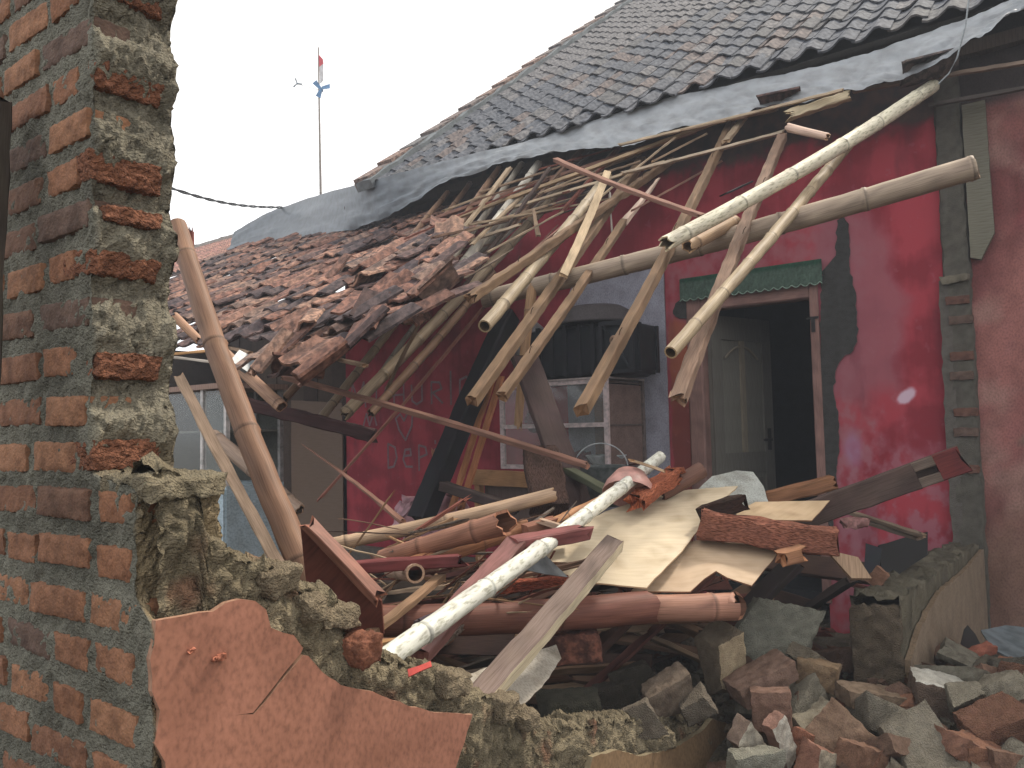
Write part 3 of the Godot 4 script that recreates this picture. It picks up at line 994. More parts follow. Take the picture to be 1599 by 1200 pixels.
	part("render", sheet([Vector3(0.093, 0.0, 1.19), Vector3(0.093, 0.0, -1.18), Vector3(0.093, 0.68, -1.18), Vector3(0.093, 0.68, -0.5), Vector3(0.093, 0.70, 0.1), Vector3(0.093, 0.72, 0.45), Vector3(0.093, 0.70, 0.75), Vector3(0.093, 0.67, 0.98), Vector3(0.093, 0.61, 1.19)], 0.02, lin(146, 128, 110), 0.012, 0.04, 12), mats["plaster"], dw)


func build_tarp() -> void:
	var top := [Vector3(-4.162, 4.524, -11.509), Vector3(-3.528, 4.610, -10.940), Vector3(-2.896, 4.595, -10.332), Vector3(-2.076, 4.229, -8.753), Vector3(-1.452, 3.918, -7.511), Vector3(-1.048, 3.832, -7.010), Vector3(-0.712, 3.815, -6.746), Vector3(-0.400, 3.803, -6.522), Vector3(-0.109, 3.798, -6.329), Vector3(0.167, 3.808, -6.183), Vector3(0.429, 3.825, -6.040), Vector3(0.672, 3.829, -5.858), Vector3(0.901, 3.832, -5.686), Vector3(1.119, 3.826, -5.519), Vector3(1.325, 3.812, -5.358), Vector3(1.520, 3.790, -5.204), Vector3(1.705, 3.765, -5.057), Vector3(1.879, 3.742, -4.917), Vector3(2.044, 3.731, -4.787), Vector3(2.200, 3.724, -4.665), Vector3(2.346, 3.724, -4.547), Vector3(2.483, 3.731, -4.434), Vector3(2.611, 3.739, -4.324), Vector3(2.731, 3.753, -4.219), Vector3(2.848, 3.778, -4.126), Vector3(2.962, 3.808, -4.041)]
	var bot := [Vector3(-4.265, 4.235, -11.523), Vector3(-3.413, 4.057, -10.563), Vector3(-2.590, 3.833, -9.369), Vector3(-1.899, 3.620, -8.261), Vector3(-1.370, 3.493, -7.442), Vector3(-0.979, 3.489, -6.949), Vector3(-0.659, 3.549, -6.631), Vector3(-0.357, 3.601, -6.405), Vector3(-0.064, 3.627, -6.220), Vector3(0.218, 3.615, -6.009), Vector3(0.484, 3.562, -5.787), Vector3(0.732, 3.511, -5.588), Vector3(0.965, 3.485, -5.413), Vector3(1.177, 3.503, -5.254), Vector3(1.381, 3.500, -5.102), Vector3(1.574, 3.488, -4.953), Vector3(1.753, 3.472, -4.805), Vector3(1.922, 3.456, -4.665), Vector3(2.081, 3.440, -4.531), Vector3(2.230, 3.430, -4.404), Vector3(2.369, 3.433, -4.285), Vector3(2.499, 3.483, -4.191), Vector3(2.629, 3.554, -4.119), Vector3(2.756, 3.632, -4.056), Vector3(2.876, 3.685, -3.980), Vector3(2.989, 3.721, -3.896)]
	var t := thing("tarpaulin", "long grey plastic tarpaulin draped along the eave of the grey tiled roof", "tarpaulin", top[0])
	var nu := 240
	var nv := 16
	var p := PackedVector3Array()
	var col := PackedColorArray()
	var uv := PackedVector2Array()
	var sample := func(l: Array, f: float) -> Vector3:
		var x := f * (l.size() - 1)
		var k := clampi(int(x), 0, l.size() - 2)
		return l[k].cubic_interpolate(l[k + 1], l[maxi(k - 1, 0)], l[mini(k + 2, l.size() - 1)], x - k)
	for j in nv + 1:
		for i in nu + 1:
			var f := float(i) / nu
			var a: Vector3 = sample.call(top, f)
			var b: Vector3 = sample.call(bot, f)
			var g := float(j) / nv
			var q := a.lerp(b, g)
			var along := f * 9.0
			var wr := n3(Vector3(along * 1.2, g * 1.0 + along * 0.25, 3), 2.4) * 0.035 + n3(Vector3(along * 0.6, g * 2.2, 8), 4.0) * 0.02 + n3(Vector3(along, g * 0.6, 1), 8.0) * 0.014
			q += (OUT * 0.9 + Vector3.UP * 0.5) * wr * (0.35 + 0.65 * g)
			q.y -= 0.05 * sin(PI * g) * 0.3
			p.append(q - top[0])
			var k := 1.0 + 0.25 * n3(Vector3(along, g * 2.0, 5), 1.7)
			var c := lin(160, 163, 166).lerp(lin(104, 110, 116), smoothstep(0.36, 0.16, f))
			col.append(c * k)
			uv.append(Vector2(f * 9.0, g))
	var buf := Buf.new()
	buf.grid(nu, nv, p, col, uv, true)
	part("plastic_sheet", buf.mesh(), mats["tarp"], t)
	# slipped tiles lying on it
	solo("slipped_roof_tile", "curved grey roof tile lying on the tarpaulin near the top of the white bamboo", "roof tile", pantile(lin(120, 108, 104), 0.045, 301, 0.24, 0.30), mats["tile"], Vector3(2.315, 3.454, -4.376), house_axes() * Basis(Vector3.UP, -1.25) * Basis(Vector3.BACK, 0.25) * Basis(Vector3.RIGHT, 0.12))
	solo("slipped_roof_tile", "broken reddish grey tile resting on the lower edge of the tarpaulin", "roof tile", pantile(lin(130, 104, 98), 0.03, 302, 0.2, 0.26), mats["tile"], Vector3(1.647, 3.524, -4.902), house_axes() * Basis(Vector3.UP, -1.4) * Basis(Vector3.BACK, 0.1))


# ---------- the broken corner wall in the foreground ----------
func corner_end(y: float) -> float:
	return lerpf(lerpf(0.0, -0.055, smoothstep(1.17, 1.22, y)), -0.20, smoothstep(1.375, 1.395, y))


func build_corner_wall() -> void:
	var wall := thing("corner_wall", "broken corner of a brick wall in the foreground with an orange plastered face below", "wall", CORNER, house_axes())
	# mortar body of the tall leg
	var n1 := 160
	var n2 := 26
	var n4 := 24
	var total := n1 + n2 + n4
	var rows := 380
	var p := PackedVector3Array()
	var col := PackedColorArray()
	var uv := PackedVector2Array()
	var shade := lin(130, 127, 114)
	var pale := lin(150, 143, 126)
	for j in rows + 1:
		var y := 0.05 + 2.75 * j / rows
		var e := corner_end(y) + 0.010 * n3(Vector3(0, y, 0), 9.0)
		for i in total + 1:
			var q: Vector3
			var face := 0
			if i <= n1:
				q = Vector3(minf(lerpf(-1.35, 0.02, float(i) / n1), e), y, 0)
			elif i <= n1 + n2:
				q = Vector3(e, y, -0.142 * (i - n1) / n2)
				face = 1
			else:
				q = Vector3(lerpf(e, -1.35, float(i - n1 - n2) / n4), y, -0.142)
				face = 2
			var s := q
			var big := n3(q, 14.0)
			var mid := n3(q + Vector3(3, 7, 1), 42.0)
			var small := n3(q + Vector3(9, 2, 5), 110.0)
			if face == 0:
				var d := 0.006 * big + 0.0055 * mid + 0.004 * small
				s.z += d
				if q.x >= e - 0.02: s.x += 0.008 * mid
			elif face == 1:
				var course := sin(y * TAU / 0.16 + 0.8) * 0.010 * smoothstep(1.38, 1.45, y)
				var tuck := 0.03 * smoothstep(0.0, 0.03, -q.z) * smoothstep(1.24, 1.18, y)
				var calm := 1.0 - 0.75 * smoothstep(0.03, 0.0, absf(y - 1.385))
				big *= calm
				mid *= calm
				s.x += course - tuck + 0.013 * big + 0.012 * absf(mid) + 0.009 * small + 0.003 * n3(q, 260.0) - 0.004
				s.z += 0.005 * mid + 0.003 * small
				s.y += 0.012 * n3(q + Vector3(1, 1, 8), 30.0)
			else:
				s.z -= 0.006 * mid
				if i < n1 + n2 + 4: s.x += 0.008 * mid
			p.append(s)
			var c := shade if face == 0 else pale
			var k := clampf(1.0 + 0.45 * n3(q, 5.0) + 0.25 * small, 0.45, 1.3)
			var sandy := smoothstep(1.5, 1.3, y) if face == 1 else 0.0
			c = c.lerp(lin(164, 146, 116), sandy)
			col.append(Color(c.r * k, c.g * k, c.b * k))
			uv.append(Vector2(q.x, q.y))
	var b := Buf.new()
	b.grid(total, rows, p, col, uv, false)
	part("mortar_body", b.mesh(), mats["mortar"], wall)
	part("ledge_top", lump(Vector3(0.15, 0.04, 0.135), 0.006, 0.010, 30.0, 15, lin(160, 148, 124), 0.15, 0.2), mats["sand"], wall, Vector3(-0.10, 1.372, -0.072))
	# bricks of the outer face, course by course
	var reds := [lin(162, 116, 90), lin(148, 106, 84), lin(170, 124, 96), lin(130, 98, 82), lin(116, 94, 84), lin(156, 110, 84)]
	var full := []
	for k in 10: full.append(lump(Vector3([0.19, 0.205, 0.165, 0.20, 0.18, 0.105, 0.12, 0.21, 0.15, 0.195][k], 0.053, 0.09), 0.008, 0.0030, 45.0, 200 + k, reds[k % 6], 0.03, 0.10))
	var widths := [0.19, 0.205, 0.165, 0.20, 0.18, 0.105, 0.12, 0.21, 0.15, 0.195]
	for j in 32:
		var y := 0.22 + 0.08 * j
		var e := corner_end(y)
		var x := e - (0.008 if j % 2 == 0 else rng.randf_range(0.02, 0.05) if y > 1.39 else rng.randf_range(0.0, 0.03))
		if j % 2 == 1 and y > 1.39: x -= 0.02
		if y < 1.25: x -= 0.03
		var first := true
		while x > -0.95:
			var k := rng.randi() % 10
			if first: k = [5, 6, 8, 2][rng.randi() % 4] if j % 2 else [0, 4, 8, 5][rng.randi() % 4]
			first = false
			var wd: float = widths[k]
			if rng.randf() < 0.94:
				var turn := Basis(Vector3.BACK, rng.randf_range(-0.03, 0.03)) * Basis(Vector3.UP, rng.randf_range(-0.03, 0.03))
				part("brick", full[k], mats["brick"], wall, Vector3(x - wd * 0.5, y + rng.randf_range(-0.004, 0.004), -0.045 + rng.randf_range(0.002, 0.008)), turn)
			x -= wd + rng.randf_range(0.012, 0.032)
	# broken brick ends biting through the mortar of the torn edge
	var bites := [[2.062, 0.05, 0.115], [1.90, 0.058, 0.12], [1.822, 0.03, 0.10], [1.742, 0.045, 0.12], [1.568, 0.046, 0.11], [1.42, 0.05, 0.115], [2.225, 0.05, 0.11], [2.39, 0.05, 0.11]]
	for k in bites.size():
		var q: Array = bites[k]
		part("broken_brick_end", lump(Vector3(0.09, q[1] * 0.95, q[2]), 0.0035, 0.0055, 50.0, 240 + k, lin(160, 108, 84), 0.10, 0.08), mats["torn_brick"], wall, Vector3(corner_end(q[0]) - 0.041 + 0.005 * (k % 3), q[0], -0.062 + 0.006 * (k % 2)), Basis(Vector3.BACK, 0.06 * (k % 3 - 1)))
	# the low leg: sandy mortar with a ragged, stepped top
	var prof := [Vector2(0.1, 1.39), Vector2(-0.060, 1.396), Vector2(-0.083, 1.379), Vector2(-0.089, 1.360), Vector2(-0.093, 1.331), Vector2(-0.097, 1.295), Vector2(-0.117, 1.272), Vector2(-0.193, 1.233), Vector2(-0.231, 1.216), Vector2(-0.244, 1.190), Vector2(-0.371, 1.145), Vector2(-0.379, 1.084), Vector2(-0.416, 1.058), Vector2(-0.465, 1.020), Vector2(-0.551, 0.974), Vector2(-0.698, 0.912), Vector2(-0.729, 0.869), Vector2(-0.854, 0.815), Vector2(-0.870, 0.781), Vector2(-0.960, 0.735), Vector2(-0.980, 0.695), Vector2(-1.105, 0.670), Vector2(-1.166, 0.658), Vector2(-1.368, 0.608), Vector2(-1.784, 0.487), Vector2(-2.095, 0.368), Vector2(-2.219, 0.262)]
	var nz := 330
	var nf := 66
	var nt := 16
	var nb := 12
	var tot := nf + nt + nb
	p = PackedVector3Array()
	col = PackedColorArray()
	uv = PackedVector2Array()
	var tan1 := lin(164, 150, 124)
	var tan2 := lin(128, 117, 96)
	for j in nz + 1:
		var z := -0.02 - 2.2 * j / nz
		var top := 0.3
		for k in prof.size() - 1:
			if z <= prof[k].x and z > prof[k + 1].x:
				top = lerpf(prof[k].y, prof[k + 1].y, (z - prof[k].x) / (prof[k + 1].x - prof[k].x))
		top += 0.012 * n3(Vector3(z, 0, 0), 20.0) + 0.007 * n3(Vector3(z, 4, 0), 60.0)
		for i in tot + 1:
			var q: Vector3
			if i <= nf: q = Vector3(-0.026, lerpf(top - 0.62, top, float(i) / nf), z)
			elif i <= nf + nt: q = Vector3(lerpf(-0.026, -0.15, float(i - nf) / nt), top + 0.012 * sin(PI * (i - nf) / nt), z)
			else: q = Vector3(-0.15, lerpf(top, 0.0, float(i - nf - nt) / nb), z)
			var s := q
			var big := n3(q, 11.0)
			var mid := n3(q + Vector3(3, 7, 1), 36.0)
			var small := n3(q + Vector3(9, 2, 5), 100.0)
			var near_top := smoothstep(top - 0.5, top - 0.1, q.y) if i <= nf else 1.0
			if i <= nf:
				s.x += (0.020 * big + 0.012 * mid) * near_top + 0.010 * small + 0.004 * n3(q, 240.0)
				s.x = minf(s.x, -0.011)
				if i > nf - 5: s.x -= 0.012 * (i - nf + 5) / 5.0
			elif i <= nf + nt:
				s.y += 0.018 * big + 0.014 * mid + 0.009 * small
				s.z += 0.01 * mid
			s.z += 0.008 * n3(q + Vector3(5, 5, 5), 40.0)
			p.append(s)
			var c := tan1.lerp(tan2, clampf(0.45 + 0.9 * n3(q, 4.0), 0.0, 1.0))
			c = c.lerp(lin(150, 90, 70), clampf(n3(q + Vector3(20, 0, 0), 9.0) * 2.0 - 0.6, 0.0, 0.5))
			var k2 := clampf(1.0 + 0.35 * small + 0.2 * mid, 0.5, 1.3)
			col.append(Color(c.r * k2, c.g * k2, c.b * k2))
			uv.append(Vector2(z, q.y))
	b = Buf.new()
	b.grid(tot, nz, p, col, uv, true)
	part("rubble_core", b.mesh(), mats["sand"], wall)
	part("plaster_face", sheet([Vector3(0.000, 1.185, -0.001), Vector3(-0.000, 1.183, -0.045), Vector3(0.000, 1.180, -0.092), Vector3(0.000, 1.189, -0.114), Vector3(-0.000, 1.190, -0.139), Vector3(0.000, 1.182, -0.166), Vector3(-0.000, 1.164, -0.187), Vector3(0.000, 1.133, -0.196), Vector3(-0.000, 1.111, -0.241), Vector3(0.000, 1.085, -0.260), Vector3(-0.000, 1.077, -0.255), Vector3(-0.000, 1.053, -0.221), Vector3(-0.000, 1.028, -0.190), Vector3(-0.000, 1.007, -0.162), Vector3(0.000, 1.013, -0.128), Vector3(0.000, 1.004, -0.163), Vector3(0.000, 1.023, -0.193), Vector3(-0.000, 1.048, -0.225), Vector3(-0.000, 1.073, -0.261), Vector3(0.000, 1.069, -0.271), Vector3(0.000, 1.034, -0.301), Vector3(-0.000, 1.000, -0.343), Vector3(0.000, 0.968, -0.419), Vector3(-0.000, 0.910, -0.519), Vector3(-0.000, 0.877, -0.593), Vector3(0.000, 0.841, -0.703), Vector3(-0.000, 0.790, -0.674), Vector3(-0.000, 0.728, -0.628), Vector3(-0.000, 0.531, -0.512), Vector3(0.000, 0.772, -0.022), Vector3(0.000, 0.981, -0.016), Vector3(-0.000, 1.013, -0.000), Vector3(0.000, 1.056, -0.008), Vector3(0.000, 1.086, 0.004), Vector3(-0.000, 1.132, 0.007), Vector3(-0.000, 1.153, 0.001)], 0.011, lin(182, 126, 104), 0.004, 0.018, 4, lin(176, 136, 112)), mats["plaster"], wall)
	part("plaster_remnant", sheet([Vector3(-0.000, 0.544, -1.150), Vector3(-0.000, 0.586, -1.184), Vector3(-0.000, 0.561, -1.312), Vector3(-0.000, 0.495, -1.458), Vector3(-0.000, 0.446, -1.669), Vector3(0.000, 0.431, -1.889), Vector3(-0.000, 0.443, -1.972), Vector3(-0.000, 0.388, -2.094), Vector3(0.000, 0.298, -2.133), Vector3(-0.000, 0.136, -2.116), Vector3(-0.000, 0.400, -1.168)], 0.016, lin(150, 122, 92), 0.006, 0.02, 5, lin(150, 136, 110)), mats["plaster"], wall)
	for q in [[Vector3(0.009, 1.109, -0.103), 0.010], [Vector3(0.009, 1.109, -0.092), 0.006], [Vector3(0.009, 1.130, -0.053), 0.007]]:
		part("plaster_nick", lump(Vector3(0.006, q[1], q[1] * 1.6), 0.003, 0.004, 200.0, 77, lin(190, 120, 96), 0.4), mats["plaster"], wall, q[0])
	# brick stubs poking out of the torn top
	for q in [[Vector3(-0.060, 1.198, -0.239), 0.07, 11], [Vector3(-0.070, 1.113, -0.366), 0.10, 12], [Vector3(-0.050, 1.144, -0.299), 0.05, 13], [Vector3(-0.030, 1.048, -0.397), 0.055, 14], [Vector3(-0.050, 0.913, -0.668), 0.09, 15], [Vector3(-0.060, 0.805, -0.855), 0.07, 16], [Vector3(-0.050, 0.759, -0.928), 0.06, 17]]:
		part("brick_stub", lump(Vector3(0.11, 0.05, q[1]), 0.006, 0.008, 40.0, q[2], lin(160, 144, 120) if q[2] != 14 else lin(146, 96, 76), 0.22, 0.15), mats["sand"] if q[2] != 14 else mats["brick"], wall, q[0], Basis(Vector3.RIGHT, 0.2 * (q[2] % 3 - 1)))
	for q in [[Vector3(-0.060, 0.486, -1.616), 0.14, 21], [Vector3(-0.070, 0.560, -1.326), 0.10, 22], [Vector3(-0.070, 0.362, -1.991), 0.16, 23], [Vector3(-0.070, 0.615, -1.133), 0.09, 24]]:
		part("top_lump", lump(Vector3(0.12, 0.07, q[1]), 0.008, 0.012, 34.0, q[2], lin(162, 148, 122), 0.3, 0.2), mats["sand"], wall, q[0], Basis(Vector3.UP, 0.4 * (q[2] % 3 - 1)))
	part("painted_chip", sheet([Vector3(0, 0, 0), Vector3(0.02, 0.012, -0.045), Vector3(0.012, 0.02, -0.05), Vector3(-0.008, 0.012, -0.005)], 0.004, lin(214, 92, 84), 0.002, 0.02, 3), mats["plain"], wall, Vector3(0.004, 0.969, -0.513))
	# dark timber leaning on the brick face at the left edge
	plank("timber_post", "dark weathered timber leaning on the brick face at the left edge of the photo", "timber", Vector3(-0.927, 2.070, -1.355), Vector3(-0.804, 0.953, -1.138), 0.05, 0.05, 20, lin(74, 66, 58), 51)


# ---------- the fallen lean-to roof ----------
func build_lean_to() -> void:
	var roof := thing("fallen_roof", "collapsed lean-to roof of jumbled red-brown clay tiles sloping down towards the left", "roof", HOUSE + RIGHT * -4.0 + OUT * 1.0 + Vector3.UP * 2.94, house_axes())
	var org := Vector3(-4.0, 2.94, 1.0)
	var outline := PackedVector2Array([Vector2(-3.09, 2.68), Vector2(-3.22, 2.80), Vector2(-7.52, 0.53), Vector2(-8.31, -0.42), Vector2(-8.72, -1.31), Vector2(-7.05, -0.95), Vector2(-5.44, -0.87), Vector2(-5.11, -1.19), Vector2(-4.94, -1.82), Vector2(-2.75, 0.45), Vector2(-2.12, 1.30), Vector2(-1.45, 2.03), Vector2(-1.11, 2.47), Vector2(-1.00, 2.78), Vector2(-0.93, 2.95), Vector2(-1.05, 3.08), Vector2(-1.59, 2.87), Vector2(-1.38, 3.20), Vector2(-1.45, 3.25), Vector2(-2.24, 2.82), Vector2(-2.70, 2.74)])
	var rows := [lin(158, 118, 104), lin(112, 92, 90), lin(170, 132, 116), lin(98, 86, 88), lin(144, 108, 96), lin(164, 138, 126), lin(130, 98, 88), lin(176, 142, 124)]
	var kinds := []
	for k in 12: kinds.append(pantile(rows[k % 8], [0.028, 0.018, 0.034][k % 3], 400 + k, 0.215, 0.32))
	var small := []
	for k in 6: small.append(pantile(rows[(k * 3 + 1) % 8], [0.03, 0.02, 0.04][k % 3], 430 + k, 0.2, 0.24))
	var slope := atan(0.56)
	var laid := []
	for j in 26:
		for i in 60:
			var s := -1.1 + j * 0.19
			var o := s * cos(slope)
			var a := -10.0 + i * 0.168 + 0.02 * (j % 2)
			if not Geometry2D.is_point_in_polygon(Vector2(a, o), outline): continue
			var loose := 0.16 + 0.5 * smoothstep(-3.2, -1.5, a) + 0.22 * smoothstep(1.8, 2.9, o) + 0.3 * coarse.get_noise_2d(a * 1.5, o * 1.5)
			loose = maxf(loose, 0.12)
			if rng.randf() < 0.10 * (loose - 0.2): continue
			var sag := 0.10 * coarse.get_noise_2d(a * 0.9, o * 0.9) - 0.03 * loose
			var turn := Basis(Vector3.RIGHT, slope - 0.06 + rng.randf_range(-0.22, 0.30) * loose) * Basis(Vector3.UP, rng.randf_range(-0.38, 0.38) * loose) * Basis(Vector3.BACK, rng.randf_range(-0.30, 0.30) * loose)
			laid.append([a - 1.2 * o, rng.randi() % 12, Transform3D(turn, Vector3(a + rng.randf_range(-0.05, 0.05) * loose, 3.5 - 0.56 * o + 0.05 + sag + rng.randf_range(0.0, 0.05) * loose, o + rng.randf_range(-0.05, 0.05) * loose) - org)])
	laid.sort_custom(func(x, y): return x[2].origin.z * 1.3 + x[2].origin.x > y[2].origin.z * 1.3 + y[2].origin.x)   # nearest first
	for k in mini(300, laid.size()):
		part("roof_tile", kinds[laid[k][1]], mats["clay"], roof, laid[k][2].origin, laid[k][2].basis)
	if laid.size() > 300:
		var mm := MultiMesh.new()
		mm.transform_format = MultiMesh.TRANSFORM_3D
		mm.use_colors = true
		mm.mesh = pantile(Color.WHITE, 0.026, 450, 0.215, 0.32)
		mm.instance_count = laid.size() - 300
		for k in laid.size() - 300:
			mm.set_instance_transform(k, laid[300 + k][2])
			mm.set_instance_color(k, rows[laid[300 + k][1] % 8])
		var mi := MultiMeshInstance3D.new()
		mi.name = "farther_roof_tiles"
		mi.multimesh = mm
		mi.material_override = mats["clay"]
		mi.set_meta("kind", "stuff")
		roof.add_child(mi, true)
	var bt := lin(150, 126, 104)
	for q in [[Vector3(-1.149, 1.912, -4.191), Vector3(-0.652, 1.746, -3.446), 0.030, 1001], [Vector3(-1.053, 2.025, -4.349), Vector3(-0.777, 1.920, -3.908), 0.028, 1002], [Vector3(-1.825, 2.021, -4.896), Vector3(-1.501, 1.918, -4.424), 0.030, 1003], [Vector3(-2.288, 2.597, -6.551), Vector3(-0.510, 1.995, -3.875), 0.030, 1004], [Vector3(-0.505, 1.990, -3.837), Vector3(-0.441, 2.040, -3.901), 0.030, 1005], [Vector3(-0.836, 2.426, -5.082), Vector3(-0.328, 2.135, -4.050), 0.030, 1006]]:
		var a: Vector3 = q[0]
		var b: Vector3 = q[1]
		var inv := house_axes().inverse()
		part("batten", timber(inv * (a - roof.position), inv * (b - roof.position), q[2], 0.018, 0, bt, int(q[3]), 0.03, 0.03), mats["lath"], roof)
	# tiles that have come loose and lie about on it
	for q in [[Vector3(-1.017, 1.713, -3.397), 0, 0.06, 0.27, 0.12], [Vector3(-1.106, 1.770, -3.548), 1, -0.61, -0.09, 0.40], [Vector3(-1.181, 1.727, -3.550), 2, -0.37, 0.90, -0.04], [Vector3(-0.937, 1.733, -3.315), 3, -0.03, 0.54, -0.42], [Vector3(-1.276, 1.780, -3.697), 4, 0.52, 0.42, 0.29], [Vector3(-0.855, 1.654, -3.096), 5, -0.61, 0.66, 0.11], [Vector3(-0.721, 1.821, -3.411), 6, -0.66, 0.77, -0.03], [Vector3(-0.683, 1.866, -3.436), 7, 0.53, 0.61, 0.51], [Vector3(-0.670, 2.046, -3.863), 8, 0.42, 0.34, 0.52], [Vector3(-0.658, 2.133, -3.995), 9, -0.56, 0.04, -0.34], [Vector3(-0.553, 2.277, -4.228), 10, -0.09, 0.53, -0.24], [Vector3(-0.544, 2.429, -4.611), 11, -0.16, 0.25, 0.10], [Vector3(-0.538, 2.624, -5.034), 12, 0.57, 0.58, 0.51], [Vector3(-0.500, 2.945, -5.691), 13, 0.69, 0.57, -0.40], [Vector3(-0.411, 2.741, -5.168), 14, 0.65, 0.80, 0.08], [Vector3(-0.502, 2.101, -3.825), 15, -0.40, 0.73, 0.09], [Vector3(-0.437, 2.099, -3.818), 16, -0.61, 0.75, 0.59], [Vector3(-0.543, 1.982, -3.658), 17, 0.42, 0.31, -0.42], [Vector3(-0.699, 1.983, -3.755), 18, 0.38, 0.77, -0.55], [Vector3(-0.824, 2.022, -3.901), 19, -0.64, 0.62, -0.20], [Vector3(-1.080, 1.967, -3.940), 20, 0.67, 0.41, 0.60], [Vector3(-1.321, 2.017, -4.296), 21, -0.59, 0.50, -0.56], [Vector3(-1.670, 2.191, -4.960), 22, -0.13, 0.51, -0.41], [Vector3(-2.019, 2.261, -5.394), 23, 0.51, 0.21, 0.55], [Vector3(-2.321, 2.444, -5.935), 24, -0.17, 0.36, 0.02], [Vector3(-0.821, 2.516, -4.999), 25, 0.13, 0.46, 0.14], [Vector3(-0.948, 2.393, -4.786), 26, 0.01, 0.33, 0.26], [Vector3(-1.300, 2.523, -5.419), 27, -0.28, 0.88, 0.03], [Vector3(-1.788, 2.747, -6.250), 28, -0.68, 0.32, 0.10], [Vector3(-2.415, 2.966, -7.266), 29, 0.16, 0.53, -0.53], [Vector3(-1.162, 3.044, -6.434), 30, -0.05, 0.58, -0.18], [Vector3(-0.882, 3.029, -6.180), 31, 0.33, -0.08, -0.53], [Vector3(-0.830, 3.340, -6.839), 32, 0.65, 0.15, -0.05]]:
		solo("loose_roof_tile", "loose clay tile tipped out of place on the fallen roof", "roof tile", small[int(q[1]) % 6], mats["clay"], q[0], house_axes() * Basis(Vector3.UP, q[2]) * Basis(Vector3.RIGHT, q[3]) * Basis(Vector3.BACK, q[4]), "loose tiles on the fallen roof")


